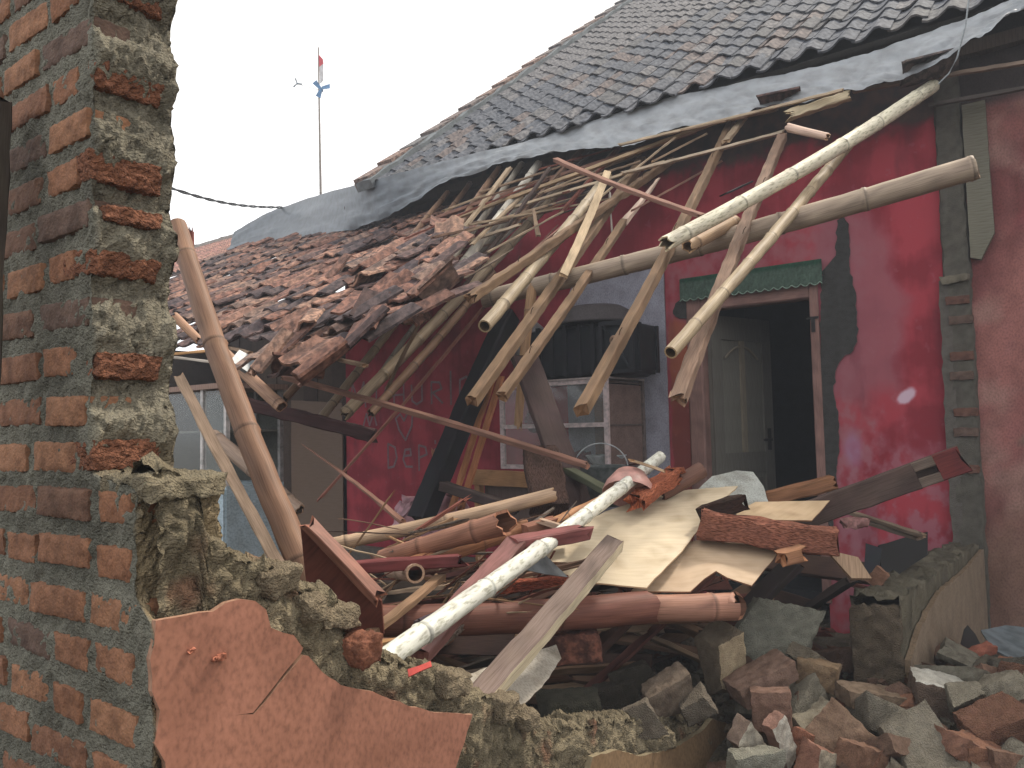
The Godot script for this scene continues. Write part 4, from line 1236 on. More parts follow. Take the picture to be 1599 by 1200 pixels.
# ---------- far things ----------
func build_far_things() -> void:
	var far := thing("neighbour_house", "distant house with a pale red tiled roof behind the fallen roof at left", "house", Vector3(-7.074, 0.000, -17.000), house_axes())
	part("wall", boxes([[Vector3(-9, -1, -6), Vector3(1.2, 2.9, -0.2)]], lin(180, 170, 160)), mats["plain"], far)
	var slab := part("roof", boxes([[Vector3(-9.3, -0.08, -4.4), Vector3(1.6, -0.03, 0)]], lin(120, 90, 80)), mats["plain"], far, Vector3(0, 5.093, 0.25), Basis(Vector3.RIGHT, 0.5))
	var mm := MultiMesh.new()
	mm.transform_format = MultiMesh.TRANSFORM_3D
	mm.mesh = pantile(lin(196, 150, 132), 0.045, 501)
	mm.use_colors = true
	mm.instance_count = 52 * 18
	for j in 18:
		for i in 52:
			var t := Transform3D(Basis(Vector3.RIGHT, -0.05 + rng.randf_range(-0.03, 0.03)) * Basis(Vector3.UP, rng.randf_range(-0.05, 0.05)), Vector3(1.5 - i * 0.21, 0.0, -j * 0.245))
			mm.set_instance_transform(j * 52 + i, t)
			var k := rng.randf_range(0.55, 1.1)
			mm.set_instance_color(j * 52 + i, Color(k, k * rng.randf_range(0.9, 1.05), k))
	var mi := MultiMeshInstance3D.new()
	mi.name = "roof_tiles"
	mi.multimesh = mm
	mi.material_override = mats["clay"]
	mi.set_meta("kind", "stuff")
	slab.add_child(mi, true)
	part("ridge_cap", lump(Vector3(11.0, 0.16, 0.26), 0.2, 0.04, 3.0, 66, lin(170, 160, 150)), mats["mortar"], far, Vector3(-3.9, 5.093 + 4.42 * sin(0.5), 0.25 - 4.42 * cos(0.5)))
	# flagpole with toy windmills
	var foot: Vector3 = Vector3(-3.078, 1.195, -13.000)
	foot.y = 0.0
	var tip: Vector3 = Vector3(-3.232, 8.133, -13.000)
	var knee: Vector3 = Vector3(-3.171, 7.358, -13.000)
	var pole := thing("flagpole", "thin bamboo pole with a small red and white flag and toy windmills against the sky", "flagpole", foot)
	part("pole", culm(Vector3.ZERO, tip - foot, 0.045, 0.010, lin(150, 140, 132), 91, 0, 0, 0.5, 0.004), mats["bamboo"], pole)
	var fl := tip - foot
	part("flag", sheet([fl + Vector3(0.01, -0.14, 0.02), fl + Vector3(0.09, -0.24, 0.05), fl + Vector3(0.10, -0.32, 0.06), fl + Vector3(0.02, -0.36, 0.02)], 0.004, lin(226, 90, 100), 0.006, 0.05, 4), mats["plain"], pole)
	part("flag", sheet([fl + Vector3(0.02, -0.361, 0.02), fl + Vector3(0.10, -0.321, 0.06), fl + Vector3(0.09, -0.62, 0.05), fl + Vector3(0.03, -0.66, 0.02)], 0.004, lin(236, 232, 234), 0.006, 0.05, 5), mats["plain"], pole)
	var hub := knee - foot
	var blue := lin(120, 160, 205)
	var mill := part("windmill", lump(Vector3(0.05, 0.05, 0.12), 0.03, 0.0, 1.0, 5, blue, 0.0, 0.4), mats["plain"], pole, hub + Vector3(0, 0, 0.04))
	for k in 3:
		var an := 0.3 + TAU * k / 3.0
		part("blade", sheet([Vector3(0.01, -0.02, 0.05), Vector3(0.15, -0.055, 0.07), Vector3(0.17, 0.03, 0.05), Vector3(0.02, 0.03, 0.05)], 0.006, blue), mats["plain"], mill, Vector3.ZERO, Basis(Vector3.BACK, an))
	part("arm", wire([hub, hub + Vector3(-0.42, 0.12, 0.02)], 0.004, lin(210, 212, 214)), mats["plain"], pole)
	var spin := part("small_windmill", lump(Vector3(0.03, 0.03, 0.05), 0.02, 0.0, 1.0, 5, lin(130, 160, 190), 0.0, 0.4), mats["plain"], pole, hub + Vector3(-0.42, 0.12, 0.04))
	for k in 3:
		part("blade", sheet([Vector3(0.01, -0.008, 0.01), Vector3(0.09, -0.014, 0.02), Vector3(0.09, 0.012, 0.01), Vector3(0.01, 0.008, 0.01)], 0.005, lin(140, 150, 160)), mats["plain"], spin, Vector3.ZERO, Basis(Vector3.BACK, -0.2 + TAU * k / 3.0))
	# overhead cable
	var c0: Vector3 = Vector3(-3.509, 3.894, -7.000)
	var c1: Vector3 = Vector3(-3.175, 4.624, -10.643)
	for s in 2:
		var pts := []
		for k in 41:
			var f := k / 40.0
			var q := c0.lerp(c1, f)
			q.y -= 0.10 * sin(PI * f)
			var an := f * 40.0 + PI * s
			pts.append(q - c0 + Vector3(0, sin(an) * 0.010, cos(an) * 0.010))
		if s == 0: solo("overhead_cable", "dark twisted overhead cable running from the brick corner to the tarpaulin", "cable", wire(pts, 0.009, lin(70, 74, 80)), mats["plain"], c0)
		else: part("second_strand", wire(pts, 0.009, lin(60, 62, 68)), mats["plain"], get_node("overhead_cable"))
	# wire hanging from the eave
	var w0: Vector3 = Vector3(2.551, 3.802, -4.074)
	var hang := []
	for q in [w0, Vector3(2.523, 3.597, -4.094), Vector3(2.496, 3.441, -4.140), Vector3(2.471, 3.371, -4.184), Vector3(2.444, 3.340, -4.242)]: hang.append(q - w0)
	solo("hanging_wire", "thin pale wire hanging over the tarpaulin at upper right", "wire", wire(hang, 0.0045, lin(170, 176, 180)), mats["plain"], w0)


func build_sticks() -> void:
	bamboo("bamboo rafter showing below the fallen tiles, lowest end at the far left", Vector3(-1.455, 1.665, -4.900), Vector3(-1.020, 2.667, -6.200), 0.0265, 0.0283, lin(140, 110, 88), 1007, 0.020, 0.020, 0.33)
	bamboo("bamboo rafter along the right edge of the fallen tiles", Vector3(-1.186, 1.519, -4.700), Vector3(-0.274, 3.404, -6.700), 0.0273, 0.0306, lin(156, 138, 116), 1008, 0.020, 0.020, 0.33)
	bamboo("thick hollow bamboo rafter split open near its lower end", Vector3(-0.967, 1.525, -4.300), Vector3(0.450, 3.397, -6.100), 0.0357, 0.0380, lin(156, 138, 116), 1009, 0.120, 0.020, 0.33)
	bamboo("bamboo rafter hanging just under the split hollow one", Vector3(-0.817, 1.548, -4.400), Vector3(-0.116, 2.562, -5.400), 0.0274, 0.0292, lin(140, 110, 88), 1010, 0.020, 0.020, 0.33)
	bamboo("thin bamboo rafter between the tiles and the split one", Vector3(-0.872, 1.802, -5.000), Vector3(-0.643, 2.297, -5.600), 0.0187, 0.0186, lin(146, 138, 126), 1011, 0.020, 0.020, 0.33)
	bamboo("brown bamboo rafter coming out from under the upper tiles", Vector3(-0.547, 2.571, -5.400), Vector3(-0.067, 3.728, -6.600), 0.0292, 0.0274, lin(140, 110, 88), 1012, 0.020, 0.020, 0.33)
	bamboo("slim grey bamboo rafter next to the brown one under the tarpaulin", Vector3(-0.461, 2.529, -5.200), Vector3(0.125, 3.693, -6.400), 0.0238, 0.0239, lin(146, 138, 126), 1013, 0.020, 0.020, 0.33)
	bamboo("pale grey bamboo rafter with its broken lower end on a tile", Vector3(-0.368, 2.456, -5.000), Vector3(0.263, 3.620, -6.200), 0.0353, 0.0309, lin(196, 190, 178), 1014, 0.020, 0.020, 0.33)
	bamboo("bamboo rafter in the shade under the middle of the tarpaulin", Vector3(-0.259, 2.770, -5.800), Vector3(0.486, 3.776, -6.500), 0.0289, 0.0270, lin(146, 138, 126), 1015, 0.020, 0.020, 0.33)
	bamboo("bamboo rafter at far left under the tarpaulin fold", Vector3(-0.687, 3.044, -6.300), Vector3(-0.336, 3.700, -6.900), 0.0262, 0.0229, lin(140, 110, 88), 1016, 0.020, 0.020, 0.33)
	bamboo("second bamboo rafter under the tarpaulin fold", Vector3(-0.820, 3.030, -6.300), Vector3(-0.542, 3.616, -6.900), 0.0262, 0.0229, lin(140, 110, 88), 1017, 0.020, 0.020, 0.33)
	bamboo("long thick bamboo purlin crossing in front of the red wall, sawn end at the right", Vector3(-0.168, 2.214, -4.500), Vector3(2.156, 2.600, -3.450), 0.0524, 0.0559, lin(164, 146, 128), 1018, 0.020, 0.000, 0.42, "", "bamboo_pole", 0.25)
	bamboo("pale bamboo pole leaning up to the eave with a frayed lower end", Vector3(0.707, 2.278, -3.500), Vector3(2.533, 3.422, -4.450), 0.0364, 0.0407, lin(220, 212, 190), 1019, 0.050, 0.010, 0.40)
	bamboo("short bamboo stub behind the frayed end of the pale pole", Vector3(0.874, 2.322, -3.750), Vector3(1.185, 2.504, -3.950), 0.0343, 0.0328, lin(190, 160, 130), 1020, 0.060, 0.020, 0.33)
	bamboo("slim bamboo pole slanting down across the left door jamb", Vector3(0.581, 1.715, -2.800), Vector3(2.104, 3.176, -4.500), 0.0256, 0.0318, lin(168, 150, 124), 1021, 0.000, 0.010, 0.30)
	bamboo("upright bamboo post hanging behind the square rafters", Vector3(0.131, 2.267, -4.350), Vector3(0.024, 1.432, -4.200), 0.0307, 0.0227, lin(176, 140, 106), 1022, 0.010, 0.080, 0.33)
	bamboo("bamboo rafter hanging below the long beam, cut end facing down", Vector3(-0.122, 1.934, -3.600), Vector3(0.729, 3.269, -5.500), 0.0329, 0.0343, lin(164, 148, 124), 1023, 0.000, 0.020, 0.33)
	plank("rafter", "square wooden rafter with a crumbling lower end above the cut bamboo", "rafter", Vector3(-0.207, 2.074, -3.700), Vector3(1.224, 3.412, -5.600), 0.0572, 0.0458, 0, lin(122, 98, 76), 1024, 0.050, 0.020, 1.00, 1.00, "wood", "", 0.004)
	plank("rafter", "square wooden rafter ending above the black slanting beam", "rafter", Vector3(-0.173, 1.560, -3.200), Vector3(1.019, 3.452, -5.700), 0.0520, 0.0465, 0, lin(122, 98, 76), 1025, 0.030, 0.030, 1.00, 1.00, "wood", "", 0.000)
	plank("rafter", "square wooden rafter ending at the left corner of the display case", "rafter", Vector3(-0.048, 1.579, -3.200), Vector3(0.733, 2.747, -4.800), 0.0443, 0.0418, 10, lin(122, 98, 76), 1026, 0.030, 0.030, 1.00, 1.00, "wood", "", 0.000)
	plank("rafter_splinter", "bright freshly split upper end of a broken rafter", "rafter", Vector3(0.717, 2.721, -4.780), Vector3(1.045, 3.153, -5.200), 0.0539, 0.0332, 0, lin(222, 196, 178), 1027, 0.010, 0.060, 1.00, 0.30, "lath", "", 0.000)
	plank("rafter", "long square wooden rafter hanging in front of the glass case", "rafter", Vector3(0.265, 1.506, -3.000), Vector3(1.586, 3.572, -5.300), 0.0511, 0.0485, -8, lin(122, 98, 76), 1028, 0.030, 0.030, 1.00, 1.00, "wood", "", 0.000)
	plank("rafter", "weathered wooden rafter hanging across the door frame, rotten at its foot", "rafter", Vector3(0.585, 1.528, -2.750), Vector3(1.736, 3.250, -4.750), 0.0577, 0.0461, 0, lin(132, 108, 92), 1029, 0.060, 0.030, 1.00, 1.00, "wood", "", 0.003)
	plank("rafter_stub", "short broken wood stub standing between the long battens", "rafter", Vector3(0.830, 3.117, -5.400), Vector3(1.037, 3.497, -5.800), 0.0745, 0.0466, 0, lin(146, 124, 104), 1030, 0.030, 0.030, 1.00, 1.00, "lath", "", 0.000)
	plank("lath", "bright pale lath nailed across two rafters", "lath", Vector3(0.279, 2.242, -4.000), Vector3(0.650, 3.100, -4.900), 0.0481, 0.0222, 30, lin(196, 174, 144), 1031, 0.030, 0.030, 1.00, 1.00, "lath", "", 0.000)
	plank("lath", "short pale lath scrap hanging near the red wall", "lath", Vector3(0.169, 2.958, -5.200), Vector3(0.200, 2.728, -5.100), 0.0342, 0.0128, 0, lin(146, 124, 104), 1032, 0.030, 0.030, 0.60, 1.00, "lath", "", 0.000)
	plank("lath", "thin splinter standing upright beside the bright lath", "lath", Vector3(0.672, 2.996, -5.000), Vector3(0.666, 2.663, -4.900), 0.0329, 0.0123, 0, lin(200, 190, 180), 1033, 0.030, 0.030, 1.00, 0.60, "lath", "", 0.000)
	plank("lath", "reddish lath crossing downward to the right in front of the rafters", "lath", Vector3(0.289, 3.081, -4.600), Vector3(1.013, 2.532, -3.950), 0.0462, 0.0213, 20, lin(138, 102, 88), 1034, 0.030, 0.030, 1.00, 1.00, "lath", "", 0.000)
	plank("lath", "topmost long batten along the lower edge of the tarpaulin", "lath", Vector3(0.794, 3.455, -5.392), Vector3(2.019, 3.420, -4.472), 0.0328, 0.0164, 10, lin(196, 176, 150), 1035, 0.030, 0.030, 1.00, 1.00, "lath", "", 0.000)
	plank("lath", "long batten running from the tiles up under the tarpaulin", "lath", Vector3(-0.711, 3.141, -6.200), Vector3(1.422, 3.630, -5.600), 0.0490, 0.0245, 0, lin(138, 102, 88), 1036, 0.030, 0.030, 1.00, 1.00, "lath", "", 0.000)
	plank("lath", "second long batten below it, lighter in colour", "lath", Vector3(-0.567, 3.041, -5.900), Vector3(1.548, 3.628, -5.400), 0.0423, 0.0235, 0, lin(190, 164, 132), 1037, 0.030, 0.030, 1.00, 1.00, "lath", "", 0.000)
	plank("lath", "third long batten bending up to the short bamboo piece", "lath", Vector3(-0.027, 3.093, -5.700), Vector3(1.092, 3.264, -5.200), 0.0272, 0.0181, 0, lin(196, 176, 150), 1038, 0.030, 0.030, 1.00, 1.00, "lath", "", 0.000)
	plank("lath", "pale batten continuing right to the top of the weathered rafter", "lath", Vector3(0.743, 3.115, -5.000), Vector3(1.780, 3.302, -4.800), 0.0367, 0.0163, 0, lin(196, 178, 156), 1039, 0.030, 0.030, 1.00, 1.00, "lath", "", 0.000)
	plank("lath", "short thin batten ending on the upper tiles", "lath", Vector3(-0.444, 2.958, -5.600), Vector3(-0.018, 2.992, -5.600), 0.0372, 0.0186, 0, lin(146, 124, 104), 1040, 0.030, 0.030, 1.00, 1.00, "lath", "", 0.000)
	plank("lath", "thin batten rising from the fallen tiles to the split rafter", "lath", Vector3(-0.490, 2.689, -5.300), Vector3(0.092, 2.848, -5.200), 0.0262, 0.0175, 0, lin(190, 170, 146), 1041, 0.030, 0.030, 1.00, 1.00, "lath", "", 0.000)
	plank("lath", "splintered strip lying over the hollow bamboo", "lath", Vector3(-0.304, 2.414, -4.900), Vector3(0.055, 2.622, -4.900), 0.0326, 0.0122, 0, lin(180, 160, 140), 1042, 0.020, 0.100, 1.00, 0.30, "lath", "", 0.000)
	plank("beam_end", "pale broken beam end sticking out under the eave", "beam", Vector3(1.729, 3.360, -4.716), Vector3(2.098, 3.428, -4.564), 0.0656, 0.0540, 0, lin(206, 190, 160), 1043, 0.100, 0.020, 1.00, 1.00, "wood", "", 0.005)
	bamboo("short whitish bamboo piece lying against the pale pole", Vector3(1.603, 3.131, -4.300), Vector3(1.748, 2.995, -4.100), 0.0250, 0.0204, lin(210, 180, 162), 1044, 0.020, 0.020, 0.33)
	plank("lath", "thin brown batten along the soffit at upper right", "lath", Vector3(2.163, 3.508, -4.703), Vector3(2.973, 3.400, -4.095), 0.0329, 0.0219, 0, lin(140, 122, 108), 1045, 0.030, 0.030, 1.00, 1.00, "lath", "", 0.000)
	plank("lath", "dark batten seen under the eave at the far right", "lath", Vector3(2.571, 3.358, -4.584), Vector3(3.056, 3.320, -4.220), 0.0293, 0.0220, 0, lin(92, 84, 80), 1046, 0.030, 0.030, 1.00, 1.00, "lath", "", 0.000)
	plank("rubber_strip", "thin dark strip of rubber caught behind the pale pole", "strip", Vector3(1.188, 2.716, -4.200), Vector3(1.379, 2.817, -4.300), 0.0565, 0.0106, 0, lin(44, 36, 40), 1047, 0.030, 0.030, 1.00, 1.00, "plain", "", 0.000)
	plank("lath", "slender reed crossing the red wall behind the hanging bamboo", "lath", Vector3(0.368, 2.950, -5.600), Vector3(-0.070, 2.432, -5.200), 0.0269, 0.0135, 0, lin(138, 102, 88), 1048, 0.030, 0.030, 0.30, 1.00, "lath", "", 0.000)
	plank("lath", "long slender stick slanting down over the graffiti", "lath", Vector3(-0.070, 2.291, -4.600), Vector3(-0.996, 1.102, -3.900), 0.0212, 0.0177, 0, lin(140, 92, 80), 1049, 0.030, 0.030, 1.00, 0.70, "lath", "", 0.000)
	plank("lath", "thin batten under the fold of the tarpaulin", "lath", Vector3(-0.231, 3.225, -5.700), Vector3(0.601, 3.578, -6.000), 0.0243, 0.0146, 0, lin(146, 124, 104), 1050, 0.030, 0.030, 1.00, 1.00, "lath", "", 0.000)
	plank("lath", "thin batten from the upper tiles toward the grey bamboo", "lath", Vector3(-0.406, 2.737, -5.100), Vector3(0.340, 3.045, -5.400), 0.0262, 0.0131, 0, lin(150, 128, 106), 1051, 0.030, 0.030, 1.00, 1.00, "lath", "", 0.000)
	plank("lath", "thin batten crossing the two bent battens", "lath", Vector3(0.460, 2.831, -4.900), Vector3(1.164, 3.433, -5.200), 0.0252, 0.0126, 0, lin(170, 150, 126), 1052, 0.030, 0.030, 1.00, 1.00, "lath", "", 0.000)
	plank("lath", "thin batten short, under the sagging tarpaulin edge", "lath", Vector3(0.208, 3.226, -5.900), Vector3(0.611, 3.692, -6.200), 0.0453, 0.0201, 0, lin(138, 102, 88), 1053, 0.030, 0.030, 1.00, 1.00, "lath", "", 0.000)
	plank("lath", "thin batten just left of the reddish lath", "lath", Vector3(0.540, 3.217, -5.700), Vector3(0.867, 3.650, -6.000), 0.0438, 0.0195, 0, lin(146, 124, 104), 1054, 0.030, 0.030, 1.00, 1.00, "lath", "", 0.000)
	plank("lath", "thin batten beside the square rafter tops", "lath", Vector3(0.938, 3.157, -4.900), Vector3(1.386, 3.455, -5.200), 0.0210, 0.0126, 0, lin(150, 128, 106), 1055, 0.030, 0.030, 1.00, 1.00, "lath", "", 0.000)
	plank("lath", "thin batten whitish, under the slipped tile", "lath", Vector3(1.420, 3.277, -4.900), Vector3(1.641, 3.557, -5.200), 0.0504, 0.0252, 0, lin(170, 150, 126), 1056, 0.030, 0.030, 1.00, 1.00, "lath", "", 0.000)
	plank("lath", "thin batten over the right edge of the fallen tiles", "lath", Vector3(-0.724, 2.390, -4.900), Vector3(-0.319, 2.645, -5.200), 0.0252, 0.0126, 0, lin(138, 102, 88), 1057, 0.030, 0.030, 1.00, 1.00, "lath", "", 0.000)
	plank("lath", "thin batten among the tiles at the right edge", "lath", Vector3(-0.834, 2.215, -4.700), Vector3(-0.445, 2.402, -5.000), 0.0242, 0.0121, 0, lin(146, 124, 104), 1058, 0.030, 0.030, 1.00, 1.00, "lath", "", 0.000)
	plank("lath", "thin batten hanging below the tiles", "lath", Vector3(-0.512, 2.054, -4.300), Vector3(-0.757, 1.688, -4.600), 0.0222, 0.0111, 0, lin(150, 128, 106), 1059, 0.030, 0.030, 1.00, 1.00, "lath", "", 0.000)
	plank("lath", "thin batten lying on the hanging bamboo rafters", "lath", Vector3(-0.144, 2.585, -4.900), Vector3(0.379, 2.931, -5.200), 0.0210, 0.0126, 0, lin(170, 150, 126), 1060, 0.030, 0.030, 1.00, 1.00, "lath", "", 0.000)
	plank("lath", "thin batten spanning to the weathered rafter", "lath", Vector3(0.759, 2.779, -4.700), Vector3(1.431, 3.194, -5.000), 0.0202, 0.0121, 0, lin(138, 102, 88), 1061, 0.030, 0.030, 1.00, 1.00, "lath", "", 0.000)
	plank("lath", "thin batten between the two long battens", "lath", Vector3(0.246, 3.036, -5.100), Vector3(0.952, 3.337, -5.400), 0.0218, 0.0131, 0, lin(146, 124, 104), 1062, 0.030, 0.030, 1.00, 1.00, "lath", "", 0.000)
	plank("lath", "thin batten tucked along the tarpaulin edge at right", "lath", Vector3(1.096, 3.317, -4.800), Vector3(1.841, 3.565, -5.100), 0.0247, 0.0123, 0, lin(150, 128, 106), 1063, 0.030, 0.030, 1.00, 1.00, "lath", "", 0.000)
	plank("lath", "thin batten short, at the top of the fallen tiles", "lath", Vector3(-0.515, 3.151, -5.900), Vector3(-0.120, 3.388, -6.200), 0.0302, 0.0151, 0, lin(170, 150, 126), 1064, 0.030, 0.030, 1.00, 1.00, "lath", "", 0.000)
	plank("lath", "thin batten slanting behind the cut bamboo", "lath", Vector3(0.017, 2.414, -4.600), Vector3(0.461, 2.843, -4.900), 0.0237, 0.0118, 0, lin(138, 102, 88), 1065, 0.030, 0.030, 1.00, 1.00, "lath", "", 0.000)
	plank("lath", "long reddish batten running down from the tiles to the middle of the wreck", "lath", Vector3(-1.257, 1.764, -4.200), Vector3(0.356, 1.267, -3.600), 0.0421, 0.0227, 15, lin(138, 102, 88), 1066, 0.030, 0.030, 1.00, 1.00, "lath", "", 0.000)
	plank("lath", "pointed lath leaning on the bamboo pile", "lath", Vector3(-0.995, 1.406, -3.600), Vector3(-0.440, 1.082, -3.100), 0.0334, 0.0139, 0, lin(138, 102, 88), 1067, 0.050, 0.020, 0.15, 1.00, "lath", "", 0.000)
	plank("beam", "charred wooden beam lying across below the fallen tiles", "beam", Vector3(-1.567, 1.638, -4.400), Vector3(-0.736, 1.424, -4.200), 0.0715, 0.0715, 0, lin(70, 46, 46), 1068, 0.030, 0.030, 1.00, 1.00, "wood", "", 0.006)
	bamboo("bamboo pole under the zinc tray at the left edge of the tiles", Vector3(-1.590, 1.912, -4.200), Vector3(-1.195, 1.586, -4.000), 0.0349, 0.0333, lin(176, 140, 116), 1069, 0.020, 0.020, 0.33)
	bamboo("big leaning bamboo pole in the left foreground, sunlit on its right side", Vector3(-0.577, 0.975, -2.250), Vector3(-1.310, 2.282, -3.000), 0.0430, 0.0362, lin(138, 106, 86), 1070, 0.020, 0.000, 0.46)
	plank("lath", "pale split lath leaning behind the brick corner", "lath", Vector3(-1.175, 1.671, -2.700), Vector3(-0.661, 1.031, -2.250), 0.0350, 0.0144, 25, lin(190, 164, 142), 1071, 0.030, 0.030, 1.00, 1.00, "lath", "", 0.000)
	bamboo("thin bamboo rod peeping out beside the brick corner", Vector3(-1.501, 1.989, -3.400), Vector3(-1.381, 1.869, -3.400), 0.0198, 0.0184, lin(190, 150, 124), 1072, 0.020, 0.020, 0.33)
	plank("lath", "yellowish strip of split bamboo beside the brick corner", "lath", Vector3(-1.702, 1.855, -3.800), Vector3(-1.486, 1.869, -3.800), 0.0190, 0.0126, 0, lin(206, 160, 112), 1073, 0.030, 0.030, 1.00, 1.00, "lath", "", 0.000)
	plank("lath", "white painted lath beside the brick corner", "lath", Vector3(-1.567, 1.811, -3.500), Vector3(-1.363, 1.783, -3.500), 0.0233, 0.0116, 0, lin(214, 206, 196), 1074, 0.030, 0.030, 1.00, 1.00, "lath", "", 0.000)
	plank("broken_wood", "red-brown point of broken wood at the top of the big leaning bamboo", "broken wood", Vector3(-1.301, 2.195, -3.100), Vector3(-1.294, 2.308, -3.100), 0.0361, 0.0232, 0, lin(130, 70, 62), 1075, 0.000, 0.050, 1.00, 0.60, "wood", "", 0.000)
	bamboo("dark bamboo pole lying low behind the leaning pair", Vector3(-1.081, 1.153, -2.600), Vector3(-0.946, 0.999, -2.500), 0.0238, 0.0208, lin(110, 88, 76), 1076, 0.020, 0.020, 0.33)
	bamboo("long pale pole lying at the foot of the glass cabinet", Vector3(-1.525, 1.451, -3.900), Vector3(-0.964, 1.096, -3.500), 0.0389, 0.0320, lin(150, 128, 112), 1077, 0.020, 0.020, 0.33)
	plank("beam", "black charred beam slanting across the red wall", "beam", Vector3(-0.008, 2.134, -4.600), Vector3(-0.492, 0.983, -4.000), 0.1144, 0.1072, 0, lin(36, 34, 38), 1078, 0.020, 0.020, 1.00, 1.00, "wood", "", 0.000)
	plank("lath", "tan lath beside the black beam, nearer to the graffiti", "lath", Vector3(-0.103, 1.774, -4.550), Vector3(-0.346, 1.008, -4.200), 0.0327, 0.0218, 0, lin(190, 132, 92), 1079, 0.030, 0.030, 1.00, 1.00, "lath", "", 0.000)
	plank("lath", "tan lath beside the black beam, nearer to the display case", "lath", Vector3(-0.057, 1.769, -4.500), Vector3(-0.294, 1.012, -4.150), 0.0360, 0.0216, 0, lin(182, 122, 86), 1080, 0.030, 0.030, 1.00, 1.00, "lath", "", 0.000)
	plank("plank", "wide dark brown plank leaning in front of the display case", "plank", Vector3(0.067, 1.841, -4.100), Vector3(0.308, 1.047, -3.700), 0.1621, 0.0324, 0, lin(78, 62, 60), 1081, 0.030, 0.030, 1.00, 1.00, "wood", "", 0.000)
	plank("plank", "dark brown cross plank low in front of the red wall", "plank", Vector3(-0.380, 1.168, -4.000), Vector3(0.026, 1.038, -3.900), 0.0887, 0.0460, 0, lin(70, 58, 56), 1082, 0.030, 0.030, 1.00, 1.00, "wood", "", 0.000)
	plank("log", "split brown log leaning at the foot of the wide plank", "log", Vector3(0.129, 1.352, -3.850), Vector3(0.161, 1.061, -3.600), 0.1734, 0.1053, 0, lin(96, 74, 66), 1083, 0.080, 0.020, 1.00, 1.00, "rotten", "", 0.010)
	plank("plank", "green painted plank behind the white bamboo", "plank", Vector3(0.260, 1.246, -3.800), Vector3(0.489, 1.119, -3.600), 0.0738, 0.0308, 0, lin(88, 92, 74), 1084, 0.030, 0.030, 1.00, 1.00, "wood", "", 0.000)
	plank("lath", "tan stick standing beside the graffiti", "lath", Vector3(-0.542, 1.333, -5.200), Vector3(-0.500, 1.166, -5.100), 0.0257, 0.0214, 0, lin(170, 116, 90), 1085, 0.030, 0.030, 1.00, 1.00, "lath", "", 0.000)
	bamboo("bamboo pole on top of the heap, rising to the right", Vector3(-0.728, 1.022, -2.950), Vector3(0.166, 1.186, -3.100), 0.0257, 0.0283, lin(186, 158, 132), 1086, 0.020, 0.020, 0.42)
	bamboo("thick orange-brown bamboo with a frayed hollow end", Vector3(-0.487, 1.002, -2.750), Vector3(0.004, 1.146, -2.600), 0.0274, 0.0432, lin(158, 114, 94), 1087, 0.020, 0.030, 0.22, "", "bamboo_pole", 0.55)
	bamboo("plain tan bamboo lying under the frayed hollow one", Vector3(-0.361, 0.991, -2.650), Vector3(0.048, 1.093, -2.850), 0.0308, 0.0308, lin(180, 128, 94), 1088, 0.020, 0.020, 0.33)
	bamboo("short bamboo with open round end pointing out under the maroon board", Vector3(-0.438, 0.963, -2.750), Vector3(-0.314, 1.008, -2.420), 0.0297, 0.0302, lin(176, 150, 132), 1089, 0.000, 0.000, 0.50)
	bamboo("thin tan pole running behind the white bamboo", Vector3(0.113, 1.072, -3.000), Vector3(0.434, 1.154, -3.400), 0.0200, 0.0212, lin(190, 140, 102), 1090, 0.020, 0.020, 0.33)
	plank("board", "maroon painted board lying across the bamboo heap", "board", Vector3(-0.548, 1.029, -2.420), Vector3(-0.130, 1.034, -2.500), 0.0409, 0.0368, 0, lin(116, 58, 58), 1091, 0.010, 0.080, 1.00, 1.00, "paint", "", 0.000)
	plank("board", "wide red-brown board edge propped behind the plaster wall", "board", Vector3(-0.555, 1.222, -2.050), Vector3(-0.351, 1.005, -2.050), 0.0409, 0.0239, 30, lin(142, 96, 80), 1092, 0.030, 0.030, 1.00, 1.00, "paint", "", 0.000)
	plank("frame_piece", "maroon mitred frame piece, arm lying toward the viewer", "frame piece", Vector3(0.002, 1.105, -2.360), Vector3(-0.243, 0.916, -1.850), 0.0630, 0.0280, -10, lin(124, 84, 80), 1093, 0.000, 0.020, 1.00, 1.00, "paint", "", 0.000)
	plank("frame_piece", "maroon grooved frame piece, arm with a splintered end lying on the plywood", "frame piece", Vector3(-0.010, 1.099, -2.350), Vector3(0.259, 1.111, -2.550), 0.0489, 0.0448, 12, lin(126, 76, 74), 1094, 0.000, 0.120, 1.00, 1.00, "paint", "", 0.000)
	bamboo("white bamboo pole lying from the plaster wall up over the heap", Vector3(-0.281, 0.976, -1.620), Vector3(0.685, 1.307, -3.600), 0.0249, 0.0269, lin(214, 214, 204), 1095, 0.010, 0.020, 0.36)
	plank("plank", "cream-edged grey plank resting on the broken wall top", "plank", Vector3(-0.094, 0.815, -1.860), Vector3(0.332, 1.063, -2.600), 0.0630, 0.0445, 12, lin(122, 106, 98), 1096, 0.000, 0.020, 1.00, 1.00, "wood", "", 0.000, lin(214, 200, 172))
	bamboo("large red-brown bamboo lying in front of the heap, split sleeve end", Vector3(-0.526, 0.894, -2.300), Vector3(0.461, 0.844, -2.620), 0.0459, 0.0544, lin(118, 76, 64), 1097, 0.000, 0.040, 0.50)
	bamboo("large tan bamboo end with an open slanted mouth", Vector3(0.381, 0.842, -2.620), Vector3(0.815, 0.823, -2.700), 0.0436, 0.0483, lin(156, 114, 96), 1098, 0.000, 0.000, 0.50, "", "bamboo_pole", 1.20)
	plank("lath", "grey-brown stick slanting across the red-brown bamboo", "lath", Vector3(-0.412, 0.904, -2.050), Vector3(-0.238, 0.984, -2.500), 0.0321, 0.0189, 0, lin(140, 112, 88), 1099, 0.030, 0.030, 1.00, 1.00, "lath", "", 0.000)
